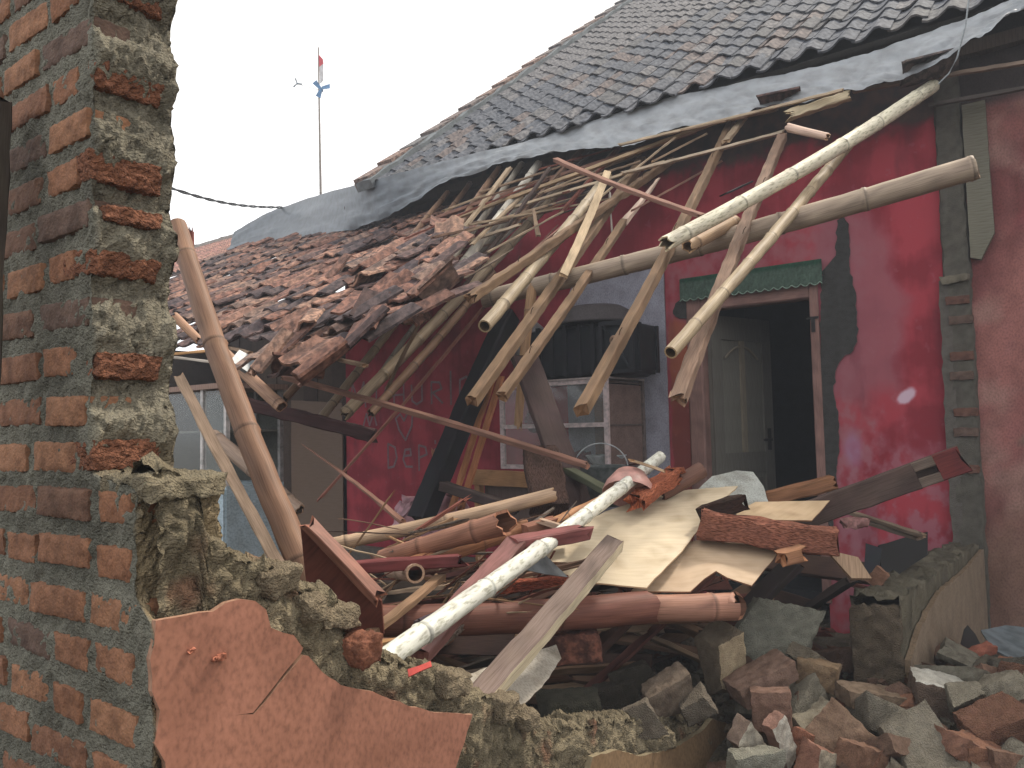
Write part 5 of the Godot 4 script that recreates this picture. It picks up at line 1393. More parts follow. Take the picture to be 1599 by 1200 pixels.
	plank("lath", "split tan strip beside the plaster wall", "lath", Vector3(-0.426, 0.874, -2.100), Vector3(-0.230, 0.889, -2.200), 0.0214, 0.0107, 0, lin(176, 136, 96), 1100, 0.030, 0.030, 1.00, 1.00, "lath", "", 0.000)
	plank("board", "dark grey board edge under the stick", "board", Vector3(-0.300, 0.884, -2.300), Vector3(-0.095, 0.940, -2.500), 0.0219, 0.0120, 0, lin(78, 68, 76), 1101, 0.030, 0.030, 1.00, 1.00, "paint", "", 0.000)
	plank("lath", "bundle of grey splinters below the white bamboo", "lath", Vector3(-0.269, 0.868, -1.950), Vector3(-0.154, 0.918, -2.150), 0.0409, 0.0136, 0, lin(120, 106, 96), 1102, 0.100, 0.050, 1.00, 1.00, "rotten", "", 0.000)
	plank("board", "reddish splintered board end under the grey shard", "board", Vector3(-0.136, 0.937, -2.500), Vector3(0.176, 0.940, -2.620), 0.0511, 0.0340, 0, lin(150, 80, 60), 1103, 0.020, 0.050, 1.00, 1.00, "rotten", "", 0.006)
	plank("beam", "rotten beam with shredded reddish fibres right of the plywood", "beam", Vector3(0.694, 1.076, -2.950), Vector3(1.167, 1.015, -2.800), 0.1052, 0.1004, 0, lin(150, 98, 80), 1104, 0.020, 0.020, 1.00, 1.00, "rotten", "", 0.012)
	plank("beam", "brown beam end with white flakes beside the dark beam", "beam", Vector3(1.148, 1.098, -3.600), Vector3(1.481, 1.177, -3.550), 0.0713, 0.0654, 0, lin(140, 98, 70), 1105, 0.030, 0.030, 1.00, 1.00, "wood", "", 0.004)
	plank("timber", "torn orange-brown timber behind the white bamboo", "timber", Vector3(0.464, 1.133, -3.100), Vector3(0.713, 1.254, -3.350), 0.0804, 0.0536, 0, lin(176, 104, 76), 1106, 0.100, 0.100, 1.00, 1.00, "rotten", "", 0.012)
	bamboo("dark brown bamboo end pointing up beside the torn timber", Vector3(0.618, 1.159, -3.300), Vector3(0.819, 1.258, -3.350), 0.0357, 0.0362, lin(110, 78, 66), 1107, 0.020, 0.020, 0.33)
	plank("lath", "pale split strip on the pink basin", "lath", Vector3(0.476, 1.313, -3.200), Vector3(0.643, 1.253, -3.250), 0.0241, 0.0107, 0, lin(196, 170, 140), 1108, 0.030, 0.030, 1.00, 1.00, "lath", "", 0.000)
	plank("log", "dark log end poking out under the plywood sheet", "log", Vector3(0.707, 1.101, -3.000), Vector3(0.887, 1.158, -2.950), 0.0692, 0.0643, 0, lin(60, 42, 34), 1109, 0.030, 0.030, 1.00, 1.00, "rotten", "", 0.008)
	plank("wood_block", "split wood block with bright torn face on the heap", "wood block", Vector3(0.035, 1.087, -2.750), Vector3(0.156, 1.112, -2.800), 0.0600, 0.0461, 0, lin(140, 98, 80), 1110, 0.000, 0.050, 1.00, 1.00, "wood", "", 0.000)
	plank("lath", "thin laths bundled beside the torn block", "lath", Vector3(0.077, 1.127, -2.750), Vector3(0.230, 1.081, -2.700), 0.0362, 0.0181, 0, lin(186, 160, 140), 1111, 0.030, 0.030, 1.00, 1.00, "lath", "", 0.000)
	plank("board", "brown board below the torn block", "board", Vector3(-0.011, 1.044, -2.750), Vector3(0.224, 1.070, -2.850), 0.0698, 0.0186, 0, lin(110, 84, 72), 1112, 0.030, 0.030, 1.00, 1.00, "wood", "", 0.000)
	plank("wood_block", "short tan wood end under the rotten beam", "wood block", Vector3(0.918, 0.970, -2.750), Vector3(1.023, 0.994, -2.750), 0.0686, 0.0503, 0, lin(150, 108, 80), 1113, 0.030, 0.030, 1.00, 1.00, "wood", "", 0.000)
	plank("board", "weathered thin board sloping down in front of the red wall", "board", Vector3(1.503, 1.042, -3.500), Vector3(1.685, 0.971, -3.200), 0.0334, 0.0167, 0, lin(120, 104, 90), 1114, 0.030, 0.030, 1.00, 1.00, "wood", "", 0.000)
	plank("board", "grey board beneath the weathered thin one", "board", Vector3(1.537, 1.013, -3.450), Vector3(1.697, 0.954, -3.250), 0.0668, 0.0167, 0, lin(104, 92, 82), 1115, 0.030, 0.030, 1.00, 1.00, "wood", "", 0.000)
	plank("plank", "blackish plank standing under the heap near the slab", "plank", Vector3(0.923, 0.672, -3.200), Vector3(1.177, 0.856, -3.300), 0.1081, 0.0324, 0, lin(48, 40, 38), 1116, 0.030, 0.030, 1.00, 1.00, "wood", "", 0.000)
	plank("board", "dark brown board lying behind the concrete slab", "board", Vector3(1.194, 0.642, -3.300), Vector3(1.357, 0.836, -3.100), 0.1170, 0.0266, 0, lin(60, 50, 46), 1117, 0.030, 0.030, 1.00, 1.00, "wood", "", 0.000)
	plank("support", "bare wooden support under the plywood sheet", "support", Vector3(0.251, 0.594, -2.900), Vector3(0.516, 0.767, -3.100), 0.0648, 0.0349, 0, lin(80, 58, 50), 1118, 0.030, 0.030, 1.00, 1.00, "wood", "", 0.000)
	plank("wood_splinter", "short narrow tan splinter, level, below the frayed bamboo, lower layer", "splinter", Vector3(-0.290, 0.909, -2.722), Vector3(-0.158, 0.959, -2.686), 0.0135, 0.0073, 0, lin(150, 120, 92), 1119, 0.040, 0.080, 0.73, 0.73, "lath", "splinters of wood on the heap", 0.000)
	plank("wood_splinter", "long broad tan splinter, rising right, below the frayed bamboo, upper layer", "splinter", Vector3(-0.507, 1.004, -2.917), Vector3(-0.206, 1.132, -2.875), 0.0265, 0.0164, 0, lin(150, 120, 92), 1120, 0.040, 0.080, 0.45, 0.94, "lath", "splinters of wood on the heap", 0.000)
	plank("wood_splinter", "short narrow grey splinter, level, under the maroon board, lower layer", "splinter", Vector3(-0.601, 0.879, -2.438), Vector3(-0.391, 0.866, -2.564), 0.0125, 0.0082, 0, lin(112, 102, 94), 1121, 0.040, 0.080, 0.73, 0.61, "lath", "splinters of wood on the heap", 0.000)
	plank("wood_splinter", "long narrow grey splinter, level, below the frayed bamboo, upper layer", "splinter", Vector3(-0.417, 0.990, -2.626), Vector3(-0.143, 1.043, -2.834), 0.0182, 0.0125, 0, lin(112, 102, 94), 1122, 0.040, 0.080, 0.99, 0.73, "wood", "splinters of wood on the heap", 0.000)
	plank("wood_splinter", "short narrow grey splinter, rising right, between the frayed bamboo and the white bamboo, lower layer", "splinter", Vector3(0.061, 0.847, -2.539), Vector3(0.240, 0.919, -2.597), 0.0128, 0.0048, 0, lin(112, 102, 94), 1123, 0.040, 0.080, 0.63, 0.89, "lath", "splinters of wood on the heap", 0.000)
	plank("wood_splinter", "short broad brown splinter, level, beside the maroon frame arms, upper layer", "splinter", Vector3(-0.338, 1.052, -2.925), Vector3(-0.057, 1.082, -2.765), 0.0260, 0.0086, 0, lin(120, 94, 78), 1124, 0.040, 0.080, 0.56, 0.55, "rotten", "splinters of wood on the heap", 0.000)
	plank("wood_splinter", "short narrow tan splinter, falling right, below the frayed bamboo, lower layer", "splinter", Vector3(-0.435, 0.946, -2.760), Vector3(-0.227, 0.947, -2.617), 0.0179, 0.0122, 0, lin(150, 120, 92), 1125, 0.040, 0.080, 0.50, 0.94, "wood", "splinters of wood on the heap", 0.000)
	plank("wood_splinter", "short narrow dark splinter, level, under the maroon board, lower layer", "splinter", Vector3(-0.523, 0.929, -2.520), Vector3(-0.366, 0.911, -2.705), 0.0130, 0.0065, 0, lin(72, 56, 50), 1126, 0.040, 0.080, 0.55, 0.29, "wood", "splinters of wood on the heap", 0.000)
	plank("wood_splinter", "long broad brown splinter, falling right, at the left edge of the plywood, lower layer", "splinter", Vector3(0.028, 0.992, -2.707), Vector3(0.401, 0.948, -2.796), 0.0320, 0.0157, 0, lin(120, 94, 78), 1127, 0.040, 0.080, 0.78, 0.41, "rotten", "splinters of wood on the heap", 0.000)
	plank("wood_splinter", "short broad tan splinter, level, under the maroon board, lower layer", "splinter", Vector3(-0.475, 0.847, -2.682), Vector3(-0.268, 0.885, -2.685), 0.0245, 0.0095, 0, lin(150, 120, 92), 1128, 0.040, 0.080, 0.57, 0.40, "lath", "splinters of wood on the heap", 0.000)
	plank("wood_splinter", "short thin grey splinter, falling right, beside the maroon frame arms, upper layer", "splinter", Vector3(-0.152, 1.093, -2.924), Vector3(0.069, 1.077, -2.968), 0.0098, 0.0066, 0, lin(112, 102, 94), 1129, 0.040, 0.080, 0.55, 0.23, "rotten", "splinters of wood on the heap", 0.000)
	plank("wood_splinter", "long narrow dark splinter, rising right, beside the maroon frame arms, lower layer", "splinter", Vector3(-0.279, 0.797, -2.585), Vector3(0.027, 0.964, -2.509), 0.0127, 0.0046, 0, lin(72, 56, 50), 1130, 0.040, 0.080, 0.81, 0.32, "lath", "splinters of wood on the heap", 0.000)
	plank("wood_splinter", "long thin tan splinter, falling right, between the frayed bamboo and the white bamboo, lower layer", "splinter", Vector3(-0.126, 0.920, -2.466), Vector3(0.198, 0.878, -2.453), 0.0082, 0.0055, 0, lin(150, 120, 92), 1131, 0.040, 0.080, 0.81, 0.63, "lath", "splinters of wood on the heap", 0.000)
	plank("wood_splinter", "long thin reddish splinter, rising right, under the maroon board, lower layer", "splinter", Vector3(-0.574, 0.898, -2.652), Vector3(-0.277, 1.052, -2.570), 0.0087, 0.0043, 0, lin(126, 76, 64), 1132, 0.040, 0.080, 0.81, 0.78, "wood", "splinters of wood on the heap", 0.000)
	plank("wood_splinter", "short narrow grey splinter, rising right, beside the maroon frame arms, lower layer", "splinter", Vector3(-0.125, 0.869, -2.499), Vector3(0.046, 1.018, -2.419), 0.0164, 0.0093, 0, lin(112, 102, 94), 1133, 0.040, 0.080, 0.60, 0.39, "wood", "splinters of wood on the heap", 0.000)
	plank("wood_splinter", "long thin tan splinter, rising right, under the maroon board, upper layer", "splinter", Vector3(-0.684, 0.908, -2.824), Vector3(-0.416, 1.252, -2.760), 0.0116, 0.0077, 0, lin(150, 120, 92), 1134, 0.040, 0.080, 0.70, 0.76, "lath", "splinters of wood on the heap", 0.000)
	plank("wood_splinter", "short thin pale splinter, rising right, below the frayed bamboo, upper layer", "splinter", Vector3(-0.306, 0.915, -2.809), Vector3(-0.113, 1.097, -2.897), 0.0095, 0.0059, 0, lin(168, 148, 124), 1135, 0.040, 0.080, 0.71, 0.55, "lath", "splinters of wood on the heap", 0.000)
	plank("wood_splinter", "long broad brown splinter, level, at the left edge of the plywood, lower layer", "splinter", Vector3(0.025, 0.940, -2.623), Vector3(0.344, 1.003, -2.676), 0.0308, 0.0137, 0, lin(120, 94, 78), 1136, 0.040, 0.080, 0.58, 0.31, "lath", "splinters of wood on the heap", 0.000)
	plank("wood_splinter", "short broad grey splinter, rising right, between the frayed bamboo and the white bamboo, upper layer", "splinter", Vector3(-0.052, 1.026, -2.831), Vector3(0.164, 1.150, -2.990), 0.0339, 0.0209, 0, lin(112, 102, 94), 1137, 0.040, 0.080, 0.76, 0.32, "wood", "splinters of wood on the heap", 0.000)
	plank("wood_splinter", "long narrow reddish splinter, level, beside the maroon frame arms, lower layer", "splinter", Vector3(-0.233, 0.847, -2.645), Vector3(0.059, 0.932, -2.539), 0.0172, 0.0080, 0, lin(126, 76, 64), 1138, 0.040, 0.080, 0.63, 0.51, "rotten", "splinters of wood on the heap", 0.000)
	plank("wood_splinter", "short thin tan splinter, level, between the frayed bamboo and the white bamboo, upper layer", "splinter", Vector3(-0.025, 1.055, -2.959), Vector3(0.155, 1.069, -2.943), 0.0098, 0.0049, 0, lin(150, 120, 92), 1139, 0.040, 0.080, 0.84, 0.44, "lath", "splinters of wood on the heap", 0.000)
	plank("wood_splinter", "long thin grey splinter, rising right, between the frayed bamboo and the white bamboo, upper layer", "splinter", Vector3(-0.030, 0.881, -2.812), Vector3(0.221, 1.194, -2.723), 0.0092, 0.0046, 0, lin(112, 102, 94), 1140, 0.040, 0.080, 0.50, 0.77, "wood", "splinters of wood on the heap", 0.000)
	plank("wood_splinter", "short narrow tan splinter, level, between the frayed bamboo and the white bamboo, lower layer", "splinter", Vector3(0.073, 0.835, -2.563), Vector3(0.196, 0.877, -2.473), 0.0126, 0.0043, 0, lin(150, 120, 92), 1141, 0.040, 0.080, 0.40, 0.30, "rotten", "splinters of wood on the heap", 0.000)
	plank("wood_splinter", "long narrow reddish splinter, rising right, below the frayed bamboo, lower layer", "splinter", Vector3(-0.314, 0.838, -2.804), Vector3(-0.087, 1.048, -2.545), 0.0178, 0.0113, 0, lin(126, 76, 64), 1142, 0.040, 0.080, 0.41, 0.32, "wood", "splinters of wood on the heap", 0.000)
	plank("wood_splinter", "short thin pale splinter, rising right, beside the maroon frame arms, lower layer", "splinter", Vector3(-0.150, 0.836, -2.476), Vector3(0.061, 0.927, -2.441), 0.0082, 0.0041, 0, lin(168, 148, 124), 1143, 0.040, 0.080, 0.88, 0.87, "lath", "splinters of wood on the heap", 0.000)
	plank("wood_splinter", "long broad tan splinter, rising right, near the wide red-brown board, lower layer", "splinter", Vector3(-0.733, 0.835, -2.787), Vector3(-0.488, 0.986, -2.848), 0.0328, 0.0102, 0, lin(150, 120, 92), 1144, 0.040, 0.080, 0.54, 0.94, "rotten", "splinters of wood on the heap", 0.000)
	plank("wood_splinter", "long narrow brown splinter, rising right, beside the maroon frame arms, lower layer", "splinter", Vector3(-0.273, 0.884, -2.850), Vector3(0.071, 1.080, -2.755), 0.0186, 0.0060, 0, lin(120, 94, 78), 1145, 0.040, 0.080, 0.88, 0.75, "wood", "splinters of wood on the heap", 0.000)
	plank("wood_splinter", "long narrow brown splinter, falling right, under the maroon board, upper layer", "splinter", Vector3(-0.642, 1.149, -2.763), Vector3(-0.364, 1.095, -2.740), 0.0137, 0.0065, 0, lin(120, 94, 78), 1146, 0.040, 0.080, 0.60, 0.52, "wood", "splinters of wood on the heap", 0.000)
	plank("wood_splinter", "long broad tan splinter, falling right, below the frayed bamboo, upper layer", "splinter", Vector3(-0.463, 1.088, -2.745), Vector3(-0.209, 0.975, -2.693), 0.0249, 0.0098, 0, lin(150, 120, 92), 1147, 0.040, 0.080, 0.63, 0.69, "lath", "splinters of wood on the heap", 0.000)
	plank("wood_splinter", "short narrow reddish splinter, rising right, between the frayed bamboo and the white bamboo, lower layer", "splinter", Vector3(0.009, 0.802, -2.754), Vector3(0.131, 1.067, -2.493), 0.0131, 0.0070, 0, lin(126, 76, 64), 1148, 0.040, 0.080, 0.70, 0.49, "lath", "splinters of wood on the heap", 0.000)
	plank("wood_splinter", "short narrow grey splinter, rising right, beside the maroon frame arms, lower layer", "splinter", Vector3(-0.238, 0.888, -2.810), Vector3(-0.017, 1.018, -2.652), 0.0136, 0.0075, 0, lin(112, 102, 94), 1149, 0.040, 0.080, 0.93, 0.95, "wood", "splinters of wood on the heap", 0.000)
	plank("wood_splinter", "short broad tan splinter, level, beside the maroon frame arms, lower layer", "splinter", Vector3(-0.180, 0.906, -2.491), Vector3(-0.020, 0.901, -2.526), 0.0292, 0.0163, 0, lin(150, 120, 92), 1150, 0.040, 0.080, 0.44, 0.74, "lath", "splinters of wood on the heap", 0.000)
	plank("wood_splinter", "short thin dark splinter, rising right, between the frayed bamboo and the white bamboo, upper layer", "splinter", Vector3(-0.002, 1.042, -2.821), Vector3(0.229, 1.107, -3.007), 0.0121, 0.0048, 0, lin(72, 56, 50), 1151, 0.040, 0.080, 0.56, 0.30, "lath", "splinters of wood on the heap", 0.000)
	plank("wood_splinter", "long narrow reddish splinter, level, beside the maroon frame arms, lower layer", "splinter", Vector3(-0.329, 0.949, -2.716), Vector3(0.073, 1.038, -2.700), 0.0180, 0.0074, 0, lin(126, 76, 64), 1152, 0.040, 0.080, 0.94, 0.36, "rotten", "splinters of wood on the heap", 0.000)
	plank("wood_splinter", "short thin brown splinter, rising right, below the frayed bamboo, lower layer", "splinter", Vector3(-0.298, 0.856, -2.731), Vector3(-0.107, 1.002, -2.701), 0.0090, 0.0045, 0, lin(120, 94, 78), 1153, 0.040, 0.080, 0.98, 0.92, "lath", "splinters of wood on the heap", 0.000)
	plank("wood_splinter", "long narrow reddish splinter, rising right, beside the maroon frame arms, lower layer", "splinter", Vector3(-0.173, 0.883, -2.761), Vector3(0.074, 1.083, -2.555), 0.0177, 0.0085, 0, lin(126, 76, 64), 1154, 0.040, 0.080, 0.72, 0.40, "lath", "splinters of wood on the heap", 0.000)
	plank("wood_splinter", "long thin pale splinter, rising right, under the maroon board, lower layer", "splinter", Vector3(-0.622, 0.827, -2.606), Vector3(-0.374, 0.964, -2.651), 0.0109, 0.0044, 0, lin(168, 148, 124), 1155, 0.040, 0.080, 0.97, 0.86, "lath", "splinters of wood on the heap", 0.000)
	plank("wood_splinter", "long thin dark splinter, falling right, under the maroon board, upper layer", "splinter", Vector3(-0.687, 1.113, -2.666), Vector3(-0.333, 1.073, -2.820), 0.0114, 0.0054, 0, lin(72, 56, 50), 1156, 0.040, 0.080, 0.69, 0.62, "lath", "splinters of wood on the heap", 0.000)
	plank("wood_splinter", "short broad reddish splinter, rising right, below the frayed bamboo, upper layer", "splinter", Vector3(-0.384, 1.065, -2.912), Vector3(-0.161, 1.200, -2.996), 0.0270, 0.0178, 0, lin(126, 76, 64), 1157, 0.040, 0.080, 0.73, 0.64, "wood", "splinters of wood on the heap", 0.000)
	plank("wood_splinter", "short broad grey splinter, level, below the frayed bamboo, upper layer", "splinter", Vector3(-0.390, 1.084, -2.765), Vector3(-0.161, 1.133, -2.776), 0.0322, 0.0135, 0, lin(112, 102, 94), 1158, 0.040, 0.080, 0.57, 0.61, "rotten", "splinters of wood on the heap", 0.000)
	plank("wood_splinter", "long narrow dark splinter, rising right, beside the maroon frame arms, lower layer", "splinter", Vector3(-0.289, 0.872, -2.441), Vector3(-0.042, 1.016, -2.454), 0.0122, 0.0041, 0, lin(72, 56, 50), 1159, 0.040, 0.080, 0.99, 0.31, "lath", "splinters of wood on the heap", 0.000)
	plank("wood_splinter", "long narrow pale splinter, rising right, under the maroon board, lower layer", "splinter", Vector3(-0.559, 0.770, -2.538), Vector3(-0.349, 1.016, -2.295), 0.0121, 0.0043, 0, lin(168, 148, 124), 1160, 0.040, 0.080, 0.67, 0.56, "wood", "splinters of wood on the heap", 0.000)
	plank("wood_splinter", "long thin brown splinter, level, between the frayed bamboo and the white bamboo, lower layer", "splinter", Vector3(-0.167, 0.836, -2.686), Vector3(0.161, 0.948, -2.513), 0.0108, 0.0045, 0, lin(120, 94, 78), 1161, 0.040, 0.080, 0.77, 0.50, "wood", "splinters of wood on the heap", 0.000)
	plank("wood_splinter", "long broad brown splinter, rising right, below the frayed bamboo, lower layer", "splinter", Vector3(-0.459, 0.911, -2.642), Vector3(-0.229, 1.022, -2.814), 0.0249, 0.0106, 0, lin(120, 94, 78), 1162, 0.040, 0.080, 0.96, 0.25, "wood", "splinters of wood on the heap", 0.000)
	plank("wood_splinter", "long thin grey splinter, level, under the maroon board, lower layer", "splinter", Vector3(-0.571, 0.992, -2.536), Vector3(-0.215, 1.008, -2.612), 0.0086, 0.0054, 0, lin(112, 102, 94), 1163, 0.040, 0.080, 0.81, 1.00, "lath", "splinters of wood on the heap", 0.000)
	plank("wood_splinter", "short narrow tan splinter, rising right, below the frayed bamboo, lower layer", "splinter", Vector3(-0.296, 0.808, -2.501), Vector3(-0.181, 0.962, -2.564), 0.0126, 0.0081, 0, lin(150, 120, 92), 1164, 0.040, 0.080, 0.77, 0.86, "rotten", "splinters of wood on the heap", 0.000)
	plank("wood_splinter", "long narrow tan splinter, level, below the frayed bamboo, lower layer", "splinter", Vector3(-0.379, 0.897, -2.533), Vector3(-0.012, 0.945, -2.489), 0.0167, 0.0112, 0, lin(150, 120, 92), 1165, 0.040, 0.080, 0.48, 0.75, "rotten", "splinters of wood on the heap", 0.000)
	plank("wood_splinter", "short thin pale splinter, level, beside the maroon frame arms, lower layer", "splinter", Vector3(-0.099, 0.875, -2.441), Vector3(0.050, 0.891, -2.385), 0.0100, 0.0049, 0, lin(168, 148, 124), 1166, 0.040, 0.080, 0.95, 0.56, "lath", "splinters of wood on the heap", 0.000)
	plank("wood_splinter", "long broad grey splinter, falling right, below the frayed bamboo, upper layer", "splinter", Vector3(-0.454, 1.037, -2.704), Vector3(-0.059, 0.999, -2.824), 0.0322, 0.0118, 0, lin(112, 102, 94), 1167, 0.040, 0.080, 0.59, 0.67, "lath", "splinters of wood on the heap", 0.000)
	plank("wood_splinter", "long thin pale splinter, falling right, near the wide red-brown board, lower layer", "splinter", Vector3(-0.788, 1.091, -2.912), Vector3(-0.452, 0.858, -2.895), 0.0121, 0.0058, 0, lin(168, 148, 124), 1168, 0.040, 0.080, 1.00, 0.65, "lath", "splinters of wood on the heap", 0.000)
	plank("wood_splinter", "short broad grey splinter, rising right, under the maroon board, lower layer", "splinter", Vector3(-0.473, 0.840, -2.375), Vector3(-0.421, 0.929, -2.559), 0.0226, 0.0091, 0, lin(112, 102, 94), 1169, 0.040, 0.080, 0.45, 0.33, "wood", "splinters of wood on the heap", 0.000)
	plank("wood_splinter", "long broad brown splinter, level, between the frayed bamboo and the white bamboo, lower layer", "splinter", Vector3(-0.006, 0.953, -2.608), Vector3(0.278, 1.008, -2.629), 0.0239, 0.0164, 0, lin(120, 94, 78), 1170, 0.040, 0.080, 0.78, 0.81, "lath", "splinters of wood on the heap", 0.000)
	plank("wood_splinter", "long broad pale splinter, level, beside the maroon frame arms, lower layer", "splinter", Vector3(-0.189, 0.957, -2.503), Vector3(0.081, 0.938, -2.672), 0.0237, 0.0138, 0, lin(168, 148, 124), 1171, 0.040, 0.080, 0.90, 0.85, "lath", "splinters of wood on the heap", 0.000)
	plank("wood_splinter", "short narrow brown splinter, level, between the frayed bamboo and the white bamboo, upper layer", "splinter", Vector3(-0.048, 1.102, -2.824), Vector3(0.136, 1.143, -2.802), 0.0140, 0.0057, 0, lin(120, 94, 78), 1172, 0.040, 0.080, 0.93, 0.41, "wood", "splinters of wood on the heap", 0.000)
	plank("wood_splinter", "long narrow reddish splinter, level, under the maroon board, lower layer", "splinter", Vector3(-0.683, 0.944, -2.681), Vector3(-0.335, 0.949, -2.653), 0.0177, 0.0079, 0, lin(126, 76, 64), 1173, 0.040, 0.080, 0.47, 0.46, "lath", "splinters of wood on the heap", 0.000)
	plank("wood_splinter", "short narrow dark splinter, falling right, beside the maroon frame arms, lower layer", "splinter", Vector3(-0.131, 0.926, -2.437), Vector3(0.053, 0.887, -2.461), 0.0163, 0.0049, 0, lin(72, 56, 50), 1174, 0.040, 0.080, 0.54, 0.95, "rotten", "splinters of wood on the heap", 0.000)
	plank("wood_splinter", "long broad reddish splinter, level, between the frayed bamboo and the white bamboo, lower layer", "splinter", Vector3(-0.068, 0.855, -2.582), Vector3(0.311, 0.927, -2.828), 0.0247, 0.0158, 0, lin(126, 76, 64), 1175, 0.040, 0.080, 0.67, 0.64, "lath", "splinters of wood on the heap", 0.000)
	plank("wood_splinter", "short narrow tan splinter, level, near the wide red-brown board, lower layer", "splinter", Vector3(-0.676, 0.858, -2.667), Vector3(-0.455, 0.893, -2.650), 0.0133, 0.0082, 0, lin(150, 120, 92), 1176, 0.040, 0.080, 0.65, 0.26, "wood", "splinters of wood on the heap", 0.000)
	plank("wood_splinter", "short narrow pale splinter, rising right, below the frayed bamboo, upper layer", "splinter", Vector3(-0.303, 1.020, -2.656), Vector3(-0.153, 1.071, -2.679), 0.0133, 0.0089, 0, lin(168, 148, 124), 1177, 0.040, 0.080, 0.83, 0.99, "lath", "splinters of wood on the heap", 0.000)
	plank("wood_splinter", "short broad tan splinter, falling right, between the frayed bamboo and the white bamboo, upper layer", "splinter", Vector3(-0.096, 1.044, -3.021), Vector3(0.083, 1.055, -2.847), 0.0341, 0.0211, 0, lin(150, 120, 92), 1178, 0.040, 0.080, 0.72, 0.27, "lath", "splinters of wood on the heap", 0.000)
	plank("wood_splinter", "long narrow pale splinter, falling right, under the maroon board, upper layer", "splinter", Vector3(-0.654, 1.076, -2.665), Vector3(-0.275, 0.969, -2.677), 0.0178, 0.0089, 0, lin(168, 148, 124), 1179, 0.040, 0.080, 0.66, 0.35, "lath", "splinters of wood on the heap", 0.000)
	plank("lath", "long dark hanging rod sloping steeply, over the red wall, lower down", "lath", Vector3(-0.336, 2.327, -4.951), Vector3(0.324, 3.397, -5.651), 0.0353, 0.0194, 0, lin(72, 56, 50), 1180, 0.040, 0.040, 0.80, 1.00, "lath", "loose battens hanging under the tarpaulin", 0.000)
	plank("lath", "short dark hanging batten sloping gently, under the tarpaulin edge, lower down", "lath", Vector3(0.289, 2.890, -5.207), Vector3(0.892, 3.258, -5.907), 0.0185, 0.0139, 0, lin(72, 56, 50), 1181, 0.040, 0.040, 0.80, 1.00, "lath", "loose battens hanging under the tarpaulin", 0.000)
	plank("lath", "long reddish hanging batten sloping gently, under the tarpaulin edge, nearer the eave", "lath", Vector3(0.235, 3.395, -5.703), Vector3(1.623, 3.967, -6.403), 0.0201, 0.0151, 0, lin(126, 76, 64), 1182, 0.040, 0.040, 0.80, 1.00, "lath", "loose battens hanging under the tarpaulin", 0.000)
	plank("lath", "long reddish hanging rod sloping steeply, under the tarpaulin edge, lower down", "lath", Vector3(0.482, 2.750, -5.370), Vector3(1.336, 3.760, -6.070), 0.0475, 0.0261, 0, lin(126, 76, 64), 1183, 0.040, 0.040, 0.80, 1.00, "lath", "loose battens hanging under the tarpaulin", 0.000)
	plank("lath", "long reddish hanging batten sloping gently, under the tarpaulin edge, lower down", "lath", Vector3(0.383, 3.127, -5.441), Vector3(1.342, 3.629, -6.141), 0.0193, 0.0144, 0, lin(126, 76, 64), 1184, 0.040, 0.040, 0.80, 1.00, "lath", "loose battens hanging under the tarpaulin", 0.000)
	plank("lath", "long pale hanging batten sloping gently, under the tarpaulin edge, nearer the eave", "lath", Vector3(0.206, 3.119, -5.416), Vector3(1.271, 3.710, -6.116), 0.0192, 0.0144, 0, lin(168, 148, 124), 1185, 0.040, 0.040, 0.80, 1.00, "lath", "loose battens hanging under the tarpaulin", 0.000)
	plank("lath", "long pale hanging rod sloping steeply, near the tiles, nearer the eave", "lath", Vector3(-0.516, 2.567, -5.199), Vector3(0.022, 3.486, -5.899), 0.0461, 0.0254, 0, lin(168, 148, 124), 1186, 0.040, 0.040, 0.80, 1.00, "lath", "loose battens hanging under the tarpaulin", 0.000)
	plank("lath", "long grey hanging batten sloping gently, under the tarpaulin edge, lower down", "lath", Vector3(0.557, 3.165, -5.569), Vector3(1.638, 3.765, -6.269), 0.0295, 0.0162, 0, lin(112, 102, 94), 1187, 0.040, 0.040, 0.80, 1.00, "lath", "loose battens hanging under the tarpaulin", 0.000)
	plank("lath", "long pale hanging batten sloping gently, over the red wall, lower down", "lath", Vector3(-0.283, 2.806, -5.043), Vector3(0.860, 3.190, -5.743), 0.0179, 0.0134, 0, lin(168, 148, 124), 1188, 0.040, 0.040, 0.80, 1.00, "lath", "loose battens hanging under the tarpaulin", 0.000)
	plank("lath", "long reddish hanging rod sloping steeply, under the tarpaulin edge, nearer the eave", "lath", Vector3(0.357, 2.966, -5.431), Vector3(1.161, 3.975, -6.131), 0.0481, 0.0264, 0, lin(126, 76, 64), 1189, 0.040, 0.040, 0.80, 1.00, "lath", "loose battens hanging under the tarpaulin", 0.000)
	plank("lath", "short grey hanging batten sloping gently, under the tarpaulin edge, lower down", "lath", Vector3(0.285, 3.019, -5.351), Vector3(0.774, 3.338, -6.051), 0.0190, 0.0142, 0, lin(112, 102, 94), 1190, 0.040, 0.040, 0.80, 1.00, "lath", "loose battens hanging under the tarpaulin", 0.000)
	plank("lath", "long brown hanging batten sloping gently, over the red wall, nearer the eave", "lath", Vector3(-0.226, 3.122, -5.520), Vector3(0.862, 3.649, -6.220), 0.0195, 0.0146, 0, lin(120, 94, 78), 1191, 0.040, 0.040, 0.80, 1.00, "lath", "loose battens hanging under the tarpaulin", 0.000)
	plank("lath", "long brown hanging rod sloping steeply, over the red wall, nearer the eave", "lath", Vector3(-0.233, 2.617, -5.363), Vector3(0.626, 3.707, -6.063), 0.0475, 0.0261, 0, lin(120, 94, 78), 1192, 0.040, 0.040, 0.80, 1.00, "lath", "loose battens hanging under the tarpaulin", 0.000)
